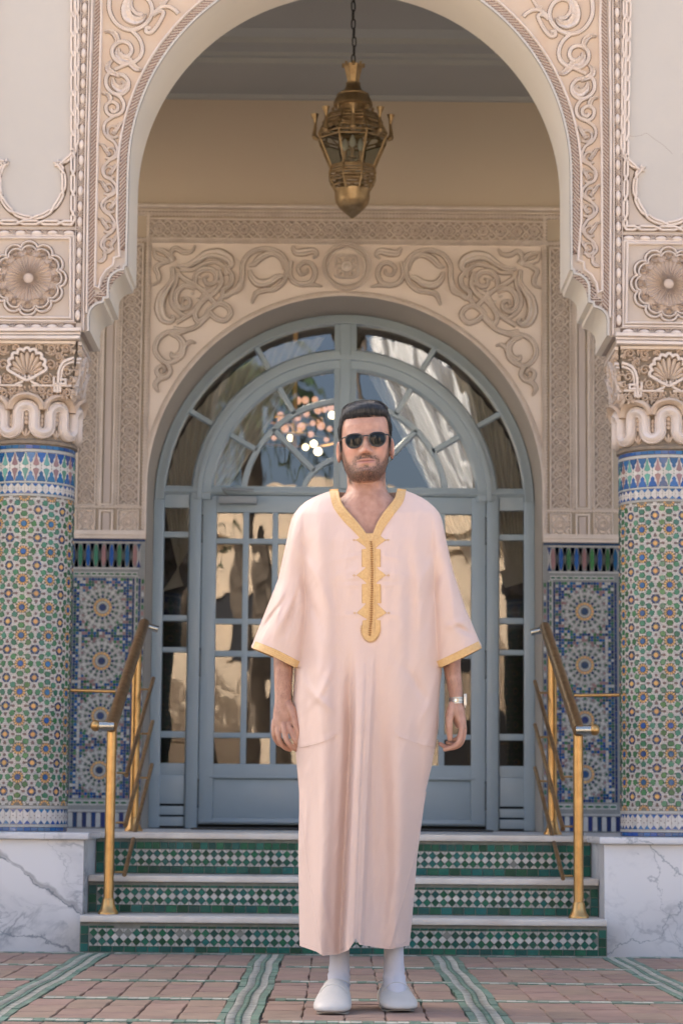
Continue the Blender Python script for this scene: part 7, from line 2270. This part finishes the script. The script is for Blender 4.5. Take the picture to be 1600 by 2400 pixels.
def skin_material():
    m = bpy.data.materials.new('skin'); m.use_nodes = True
    nt = m.node_tree; L = nt.links; b = nt.nodes['Principled BSDF']
    b.inputs['Roughness'].default_value = .42; b.inputs['Specular IOR Level'].default_value = .45
    b.inputs['Subsurface Weight'].default_value = .15; b.inputs['Subsurface Radius'].default_value = (.008, .003, .0015); b.inputs['Subsurface Scale'].default_value = 1.0
    geo = nt.nodes.new('ShaderNodeNewGeometry')
    def attr(n): a = nt.nodes.new('ShaderNodeAttribute'); a.attribute_name = n; return a.outputs['Fac']
    def noise(sc, det=4, vec=None):
        n_ = nt.nodes.new('ShaderNodeTexNoise'); n_.inputs['Scale'].default_value = sc; n_.inputs['Detail'].default_value = det; L.new(vec or geo.outputs['Position'], n_.inputs['Vector']); return n_.outputs['Fac']
    def mix(a, c, f):
        x = nt.nodes.new('ShaderNodeMix'); x.data_type = 'RGBA'
        L.new(a, x.inputs[6]) if not isinstance(a, tuple) else x.inputs[6].default_value.__setitem__(slice(0, 4), (*a, 1))
        L.new(c, x.inputs[7]) if not isinstance(c, tuple) else x.inputs[7].default_value.__setitem__(slice(0, 4), (*c, 1))
        L.new(f, x.inputs[0]); return x.outputs[2]
    def rng(v, a, c, o0=0, o1=1):
        r = nt.nodes.new('ShaderNodeMapRange'); r.inputs[1].default_value = a; r.inputs[2].default_value = c; r.inputs[3].default_value = o0; r.inputs[4].default_value = o1; L.new(v, r.inputs[0]); return r.outputs[0]
    def mul(a, c):
        x = nt.nodes.new('ShaderNodeMath'); x.operation = 'MULTIPLY'; L.new(a, x.inputs[0])
        if isinstance(c, float): x.inputs[1].default_value = c
        else: L.new(c, x.inputs[1])
        return x.outputs[0]
    c = mix((.47, .275, .205), (.37, .195, .14), rng(noise(46, 6), .33, .68))
    c = mix(c, (.56, .25, .18), attr('flush'))
    c = mix(c, (.40, .19, .155), attr('lip'))
    c = mix(c, (.16, .06, .05), attr('crease_shade'))  # shade of mouth line, nostrils and ears mixed into the skin colour
    mp = nt.nodes.new('ShaderNodeMapping'); mp.inputs['Scale'].default_value = (1, 1, .45); L.new(geo.outputs['Position'], mp.inputs[0])
    st = rng(noise(420, 3, mp.outputs[0]), .38, .60, .35, 1.0)
    c = mix(c, (.050, .036, .030), mul(mul(attr('beard'), st), .93))
    L.new(c, b.inputs['Base Color'])
    bp = nt.nodes.new('ShaderNodeBump'); bp.inputs['Distance'].default_value = .0006; L.new(noise(420, 3), bp.inputs['Height']); L.new(bp.outputs[0], b.inputs['Normal'])
    return m
M_skin = skin_material()
me.materials.clear(); me.materials.append(M_skin)

# fine dark hair on the forearms and nails on the thumbs
ah = MB(); rr = random.Random(8)
arm = np.where((np.abs(co[:, 1]-YM) < .09) & (co[:, 2] > .86) & (co[:, 2] < 1.06) & (np.abs(co[:, 0]-.035) > .20))[0]
nrm_ = np.empty(nv*3); me.vertices.foreach_get('normal', nrm_); nrm_ = nrm_.reshape(-1, 3)
for k in range(1500):
    i = arm[rr.randrange(len(arm))]; p = Vector(co[i]); n_ = Vector(nrm_[i])
    if p.z < .90 and rr.random() < .7: continue
    d = (n_*.35+Vector((rr.uniform(-.5, .5), -.1, -1))).normalized(); L_ = rr.uniform(.006, .013); w = d.cross(n_).normalized()*.00022
    ah.add([p-w, p+w, p+d*L_], [(0, 1, 2)])
tag(ah.build('arm_hair', mat('arm_hair', (.045, .03, .024), .5), body, False), kind='stuff')
for (px, py, dy, rot_) in ((703.0, 1728, -.0595, .25), (1051.5, 1730, -.0605, 0)):
    c = at(px, py, YM); q = MB(); q.bump((0, 0), .0052, .0068, .0022, 0, 12, 3); q.map(lambda p: Vector((c.x+p.x*math.cos(rot_)+p.z*math.sin(rot_), YM+dy+.003+p.y, c.z+p.z*math.cos(rot_)-p.x*math.sin(rot_))))
    q.build('nail', mat('nail', (.56, .36, .30), .3), body, True)

# ------------------------------------------------------------------ hair: combed-back top, short sides
M_hair = mat('black_hair', (.010, .0115, .0150), .52, spec=.30)
M_hair2 = mat('short_side_hair', (.018, .018, .021), .6, spec=.3)
def hairline(a):
    d = abs(math.degrees(a))
    return float(np.interp(d, [0, 30, 46, 54, 60, 66, 74, 84, 95, 110, 130, 180], [.2015, .2025, .2045, .200, .182, .155, .118, .108, .128, .070, .045, .035]))
def hair_off(a, z):
    t = smooth01((z-.185)/.03)
    top = (.0215+.0035*math.cos(a)*.5)*(1-.58*abs(math.sin(a))**1.5*smooth01((.236-z)/.03))
    side = .0042+.004*smooth01((z-.13)/.05)
    return side*(1-t)+top*t
hm = MB(); NA2, NZ2 = 200, 60; vv = []
for j in range(NZ2+1):
    t = j/NZ2
    for i in range(NA2):
        a = -PI+2*PI*i/NA2
        zl_ = hairline(a)
        z = zl_+(.2385-zl_)*t**.9
        edge = smooth01(t/.10)
        o = hair_off(a, z)*(.12+.88*edge)
        strand = .0014*math.sin(a*58+6*math.sin(z*60))+.001*mnoise.noise(Vector((a*14, z*40, 2)))
        topk = smooth01((z-.19)/.02)
        p = head_surf(a, z, 0)
        n_ = Vector((p.x, p.y-.0, (z-.12)*(1.1 if z > .18 else .2))).normalized()
        quiff = .006*math.exp(-(a/.75)**2)*math.exp(-((z-.216)/.016)**2)
        p = p+n_*(o+strand*topk*edge+quiff)
        p.z += .0015*topk*math.sin(a*9+1)
        vv.append(head_w(p))
ff = [(j*NA2+i, j*NA2+(i+1) % NA2, (j+1)*NA2+(i+1) % NA2, (j+1)*NA2+i) for j in range(NZ2) for i in range(NA2)]
ff.append(tuple(NZ2*NA2+i for i in range(NA2)))
hm.add(vv, ff); hair = hm.build('hair', M_hair, man, True)
# strands lying over it
sm = MB(); rr = random.Random(21)
def head_top(x, y):
    """height of the head under (x, y)"""
    lo_, hi_ = .15, .238
    for _ in range(14):
        m_ = (lo_+hi_)/2
        w, f, b_ = sl(m_, 1), sl(m_, 2), sl(m_, 3)
        ry = -f if y < 0 else b_
        if (abs(x)/w)**2.2+(abs(y)/ry)**2.2 < 1: lo_ = m_
        else: hi_ = m_
    return lo_
for k in range(1500):
    x0 = rr.uniform(-.068, .068); s_ = x0/.068
    y0 = -sl(.2, 2)*-1*0-(.078)*max(0.0, 1-(abs(x0)/.0705)**2.3)**(1/2.3)*.95+rr.uniform(-.001, .05)**1.0
    if abs(x0) > .066: continue
    pts, rad = [], []
    L_ = rr.uniform(.05, .10); lift = rr.uniform(.0190, .0275); N_ = 7
    wv = rr.uniform(-.010, .010)
    for i in range(N_):
        u = i/(N_-1)
        y = y0+L_*u; x = x0*(1-.10*u)+wv*u*u
        z = head_top(x, y)
        off = lift*(smooth01(u/.20+.18) if y0 < -.045-.02*(1-abs(s_)) else 1.0)*(1.0-.15*u)+.003*math.exp(-((y+.055)/.02)**2)
        pts.append(head_w((x*(1+off*2.0), y-off*.35*math.exp(-((y+.07)/.02)**2), z+off))); rad.append((.0012 if k % 3 else .0017)*(1-.7*u)+.0002)
    sm.tube(pts, rad, 3, caps=False)
for k in range(900):
    a = rr.choice((-1, 1))*rr.uniform(1.05, 2.4); zl_ = hairline(a)
    z = rr.uniform(zl_-.003, max(zl_, .19)); p = head_surf(a, z, hair_off(a, z)*.75); q = head_surf(a+(.06 if a > 0 else -.06), z-.007, hair_off(a, z)*1.05)
    sm.tube([head_w(p), head_w(q)], [.0007, .0003], 3, caps=False)
# strands combed up and back over the front and sides
def hair_pt(a, t, ex):
    zl_ = hairline(a); z = zl_+(.2385-zl_)*t**.9
    p = head_surf(a, z, 0); n_ = Vector((p.x, p.y, (z-.12)*(1.1 if z > .18 else .2))).normalized()
    o = hair_off(a, z)*(.12+.88*smooth01(t/.10))+.006*math.exp(-(a/.75)**2)*math.exp(-((z-.216)/.016)**2)
    return head_w(p+n_*(o+ex))
for k in range(1300):
    a = rr.gauss(0, .62) if k % 3 else rr.uniform(-2.3, 2.3)
    if abs(a) > 2.4: continue
    dr = rr.uniform(-.10, .10)*(1 if abs(a) < 1 else .3); t0 = rr.uniform(.0, .25 if abs(a) < 1 else .8); t1 = min(.98, t0+rr.uniform(.35, .85) if abs(a) < 1.05 else t0+rr.uniform(.05, .15))
    ex = rr.uniform(.0002, .0026)*(1 if abs(a) < 1.05 else .4)
    N_ = 8; r0 = rr.uniform(.0006, .0014)*(1 if abs(a) < 1.05 else .5)
    sm.tube([hair_pt(a+dr*(i/(N_-1))**1.5, t0+(t1-t0)*i/(N_-1), ex*(.3+.7*i/(N_-1))) for i in range(N_)], [r0*(1-.6*i/(N_-1)) for i in range(N_)], 4, caps=False)
# ragged front hairline
for k in range(260):
    a = rr.uniform(-.95, .95); zl_ = hairline(a)
    p = head_surf(a, zl_-rr.uniform(.000, .0035), .0008); q = head_surf(a*1.0+rr.uniform(-.02, .02), min(.236, zl_+.010), hair_off(a, zl_+.01)*.85)
    sm.tube([head_w(p), head_w(q)], [.0003, .0009], 3, caps=False)
tag(sm.build('hair_strands', mat('hair_strand', (.020, .022, .027), .42, spec=.45, rand=.75), hair, True), kind='stuff')
# beard hairs: short bristles on the jaw, moustache and chin
bb = MB(); idx = np.where(beard > .35)[0]; rr = random.Random(4)
nrm = np.empty(nv*3); me.vertices.foreach_get('normal', nrm); nrm = nrm.reshape(-1, 3)
if len(idx):
    for k in range(6500):
        i = idx[rr.randrange(len(idx))]
        if rr.random() > beard[i]: continue
        p = Vector(co[i]); n_ = Vector(nrm[i]); d = (n_*.45+Vector((rr.uniform(-.35, .35), -.05, -1.0))).normalized()
        L_ = rr.uniform(.003, .0062); w = d.cross(n_).normalized()*.00045
        bb.add([p-w, p+w, p+d*L_+n_*.0006], [(0, 1, 2)])
    tag(bb.build('beard_hair', mat('beard_bristle', (.035, .026, .022), .55), hair, False), kind='stuff')

# ------------------------------------------------------------------ sunglasses
M_frame = mat('black_acetate', (.012, .013, .016), .28, coat=.3)
def lens_mat():
    m = bpy.data.materials.new('dark_lens'); m.use_nodes = True; b = m.node_tree.nodes['Principled BSDF']
    b.inputs['Base Color'].default_value = (.008, .010, .012, 1); b.inputs['Roughness'].default_value = .03; b.inputs['Specular IOR Level'].default_value = .22
    return m
M_lens = lens_mat()
EZ = .131
lens_o = []
for t in np.linspace(0, 2*PI, 41)[:-1]:
    c_, s_ = math.cos(t), math.sin(t)
    x = .0250*math.copysign(abs(c_)**.86, c_); z = (.0165 if s_ > 0 else .0255)*math.copysign(abs(s_)**(.72 if s_ > 0 else 1.0), s_)
    if s_ < 0: x *= 1-.02*s_*s_
    lens_o.append((x, z))
def gl(s, x, z, dy=0): 
    X_ = s*.0345+x
    return head_w((X_, -.1035+dy+.0060*(abs(X_)/.06)**2+.0*z, EZ+z))
sg_ = None
fr_b = MB(); lens_meshes = []
for s in (-1, 1):
    fr_b.tube([gl(s, x, z) for x, z in lens_o], [.0026 if z > .002 else .0017 for x, z in lens_o], 8, closed=True)
    lb = MB(); rings = 5; vv = [gl(s, 0, 0, -.0022)]
    for r in range(1, rings+1):
        for x, z in lens_o: vv.append(gl(s, x*r/rings, z*r/rings, -.0022*(1-(r/rings)**2)))
    K = len(lens_o); ff = [(0, 1+(q+1) % K, 1+q) for q in range(K)]
    for r in range(rings-1): ff += [(1+r*K+q, 1+r*K+(q+1) % K, 1+(r+1)*K+(q+1) % K, 1+(r+1)*K+q) for q in range(K)]
    lb.add(vv, ff); lens_meshes.append(lb)
fr_b.tube([gl(-1, .0240, .007), head_w((-.006, -.1065, EZ+.009)), head_w((.006, -.1065, EZ+.009)), gl(1, -.0240, .007)], .0019, 8)
for s in (-1, 1):
    fr_b.tube([gl(s, s*.0235, .009), gl(s, s*.029, .010, .003), head_w((s*.0690, -.085, EZ+.009)), head_w((s*.0760, -.055, EZ+.007)), head_w((s*.0770, .0, EZ+.004)), head_w((s*.0775, .018, EZ-.004)), head_w((s*.0765, .028, EZ-.02))], [.0022, .0026, .0022, .0015, .0014, .0014, .0014], 8)
    fr_b.tube([gl(s, -s*.0150, -.004, .001), gl(s, -s*.0195, -.008, .008)], .0012, 6)
glasses = fr_b.build('sunglasses', M_frame, man, 'auto')
for lb in lens_meshes: lb.build('lens', M_lens, glasses, True)

# ------------------------------------------------------------------ wristwatch
M_steel2 = mat('brushed_steel', (.42, .43, .45), .30, metal=1.0)
W0 = at(1068.6, 1643, YM); W0.y = YM-.0225
ax_w = Vector((.16, -.05, -1)).normalized()
wu = Vector((1, 0, .16)).normalized(); wv_ = Vector((0, 1, 0)); wd = -wu.cross(wv_)
tilt = Vector((0.12, 0, -.0))
lk = MB(); lk2 = MB(); NL_ = 26
def wp(t, r0, r1, h):
    return W0+wu*(r0*math.cos(t))+wv_*(r1*math.sin(t))+Vector((0, 0, 1))*(h-.10*(r0*math.cos(t)))
for k in range(NL_):
    t0, t1 = 2*PI*k/NL_+.018, 2*PI*(k+1)/NL_-.018
    if math.cos((t0+t1)/2) > .93: continue
    for (h0, h1, B_) in ((-.0095, -.0046, lk), (-.0038, .0038, lk2), (.0046, .0095, lk)):
        a0, a1 = (t0, t1) if B_ is lk else (t0+.06, t1+.06)
        v_ = []
        for (r_, h_) in ((0, h0), (0, h1), (.0028, h1), (.0028, h0)):
            for t in (a0, a1): v_.append(wp(t, .0212+r_, .0285+r_, h_))
        B_.add(v_, [(0, 1, 3, 2), (2, 3, 5, 4), (4, 5, 7, 6), (6, 7, 1, 0), (0, 2, 4, 6), (1, 7, 5, 3)])
watch = empty('x', (0, 0, 0)); bpy.data.objects.remove(watch)
watch = lk.build('wristwatch', M_steel2, man, 'auto')
lk2.build('centre_links', mat('polished_steel', (.60, .60, .62), .18, metal=1.0), watch, 'auto')
cb = MB()
c0 = W0+wu*.0245+Vector((0, 0, -.002))
def wbox(B_, c, hx, hy, hz, e=.002):
    q = MB(); q.bbox((-hx, -hy, -hz), (hx, hy, hz), e); q.map(lambda p: c+wu*p.x+wv_*p.y+Vector((0, 0, 1))*p.z-Vector((0, 0, 1))*0); B_.add(q.v, q.f)
wbox(cb, c0+Vector((0, -.006, 0)), .0045, .0165, .0180, .003)
cb.build('watch_case', M_steel2, watch, 'auto')
cb = MB(); wbox(cb, c0+wu*.0046+Vector((0, -.004, 0)), .0012, .0130, .0150, .001); cb.build('dial', mat('dial_glass', (.05, .06, .08), .08), watch, 'auto')
cb = MB(); cb.tube([c0+Vector((0.000, -.004, -.018)), c0+Vector((0.000, -.004, -.0225))], .0024, 8); cb.build('crown', M_steel2, watch, 'auto')

# ------------------------------------------------------------------ socks and slippers
M_sock = mat('white_sock', (.54, .53, .57), .9, var=.06, vscale=20, bump=.0008, bscale=160)
M_slip = mat('white_leather', (.54, .51, .465), .5, var=.1, vscale=14, bump=.0006, bscale=70)
M_sole = mat('slipper_sole', (.30, .27, .23), .8)
def foot(ankle_px, toe_px, toe_py, lift_y, ttl):
    A = at(ankle_px, 2310, YM-.03); A.y = YM-.035
    T = ground_at(toe_px, toe_py, 0.0)
    ax_ = Vector((T.x-A.x, T.y-A.y, 0)); 
    d = ax_.normalized(); side = Vector((-d.y, d.x, 0))
    heel = T-d*.268
    # sock
    sb = MB(); rings = []
    for (z, hw_, hd_, off, wob) in ((.20, .0285, .034, .012, 0), (.165, .0285, .034, .010, 0), (.13, .0290, .035, .006, .0), (.112, .0312, .037, .004, .0006), (.104, .0305, .037, .003, -.0006), (.094, .0330, .040, .0, .0008), (.084, .0325, .043, -.004, -.0004), (.070, .0335, .050, -.012, 0), (.05, .033, .055, -.02, 0), (.03, .03, .055, -.02, 0)):
        c = Vector((A.x, A.y, z))+d*(-off)
        rings.append((c, side*(hw_+wob), d*(hd_+wob)))
    n_ = 28; vv = []
    for i, (c, u, w) in enumerate(rings):
        for q in range(n_):
            t = 2*PI*q/n_; vv.append(c+u*math.cos(t)+w*math.sin(t)+Vector((0, 0, .003*math.sin(3*t+i))))
    sb.add(vv, [(i*n_+q, i*n_+(q+1) % n_, (i+1)*n_+(q+1) % n_, (i+1)*n_+q) for i in range(len(rings)-1) for q in range(n_)])
    sb.build('sock', M_sock, man, True)
    # rolled edge of the slipper opening round the ankle
    # slipper upper: sections from heel to toe
    sec = [(.000, .012, .040, .005), (.006, .025, .058, .005), (.02, .033, .066, .005), (.05, .0375, .070, .005), (.08, .0395, .074, .005), (.105, .0420, .088, .005), (.125, .0450, .092, .005), (.15, .0490, .079, .005), (.18, .0530, .062, .005), (.21, .0540, .049, .005), (.235, .0500, .040, .006), (.252, .0410, .033, .007), (.262, .0290, .026, .009), (.268, .012, .018, .011)]
    up = MB(); n_ = 26; vv = []
    for (s_, hw_, h_, b_) in sec:
        c = heel+d*s_
        for q in range(n_):
            t = 2*PI*q/n_
            cx_2 = math.copysign(abs(math.cos(t))**.8, math.cos(t)); cz_2 = math.copysign(abs(math.sin(t))**(.9 if math.sin(t) > 0 else .5), math.sin(t))
            z = (b_+(h_-b_)*.42)+(h_-(b_+(h_-b_)*.42))*cz_2 if cz_2 > 0 else (b_+(h_-b_)*.42)*(1+cz_2)+b_*(-cz_2)
            crease = .0012*math.sin(s_*260+t*2)*max(0, math.sin(t))*(1 if .13 < s_ < .2 else 0)
            asym = .004*math.sin(PI*s_/.268)*(1 if lift_y > 0 else -1)*(.3)
            vv.append(c+side*(hw_*cx_2*(1-.22*max(0, cz_2)**2)+asym)+Vector((0, 0, z+crease)))
    K = len(sec)
    ff = [(i*n_+q, i*n_+(q+1) % n_, (i+1)*n_+(q+1) % n_, (i+1)*n_+q) for i in range(K-1) for q in range(n_)]
    ff.append(tuple(range(n_-1, -1, -1))); ff.append(tuple((K-1)*n_+q for q in range(n_)))
    up.add(vv, ff); sl_ = up.build('slipper', M_slip, man, True)
    ed = MB(); lp_ = []
    for q in range(36):
        t = 2*PI*q/36; cs, sn = math.cos(t), math.sin(t)
        s_ = .064+.058*cs; hw_ = .0385*(1-.06*cs); zz2 = .069+.0105*cs+.008*cs*cs
        lp_.append(heel+d*s_+side*hw_*sn+Vector((0, 0, zz2+.004)))
    ed.tube(lp_, .0016, 8, closed=True); ed.build('rim', M_slip, sl_, True)
    stt = MB(); stt.tube([heel+d*(.165+.012*math.cos(t))+side*(.046*math.sin(t))*1.0+Vector((0, 0, .0795*max(.25, math.cos(t)**.6 if math.cos(t) > 0 else 0)+.0008)) for t in np.linspace(-1.15, 1.15, 17)], .0011, 6); stt.build('seam', M_slip, sl_, True)
    so = MB(); pts = []
    for (s_, hw_, h_, b_) in sec: pts.append((s_*.955, hw_*.84))
    L1 = [heel+d*s_+side*w+Vector((0, 0, .0)) for s_, w in pts]; R1 = [heel+d*s_-side*w for s_, w in pts[::-1]]
    lp = L1+R1; N = len(lp)
    toe = lambda p: Vector((0, 0, .006*smooth01(((p-heel).dot(d)-.225)/.045)))
    so.add([p+toe(p)+Vector((0, 0, .0005)) for p in lp]+[p+toe(p)+Vector((0, 0, .0045)) for p in lp], [(i, (i+1) % N, N+(i+1) % N, N+i) for i in range(N)]+[tuple(range(N-1, -1, -1)), tuple(range(N, 2*N))])
    so.build('sole', M_sole, sl_, False)
foot(794, 774, 2380, -1, 'r'); foot(923, 942, 2374, 1, 'l')
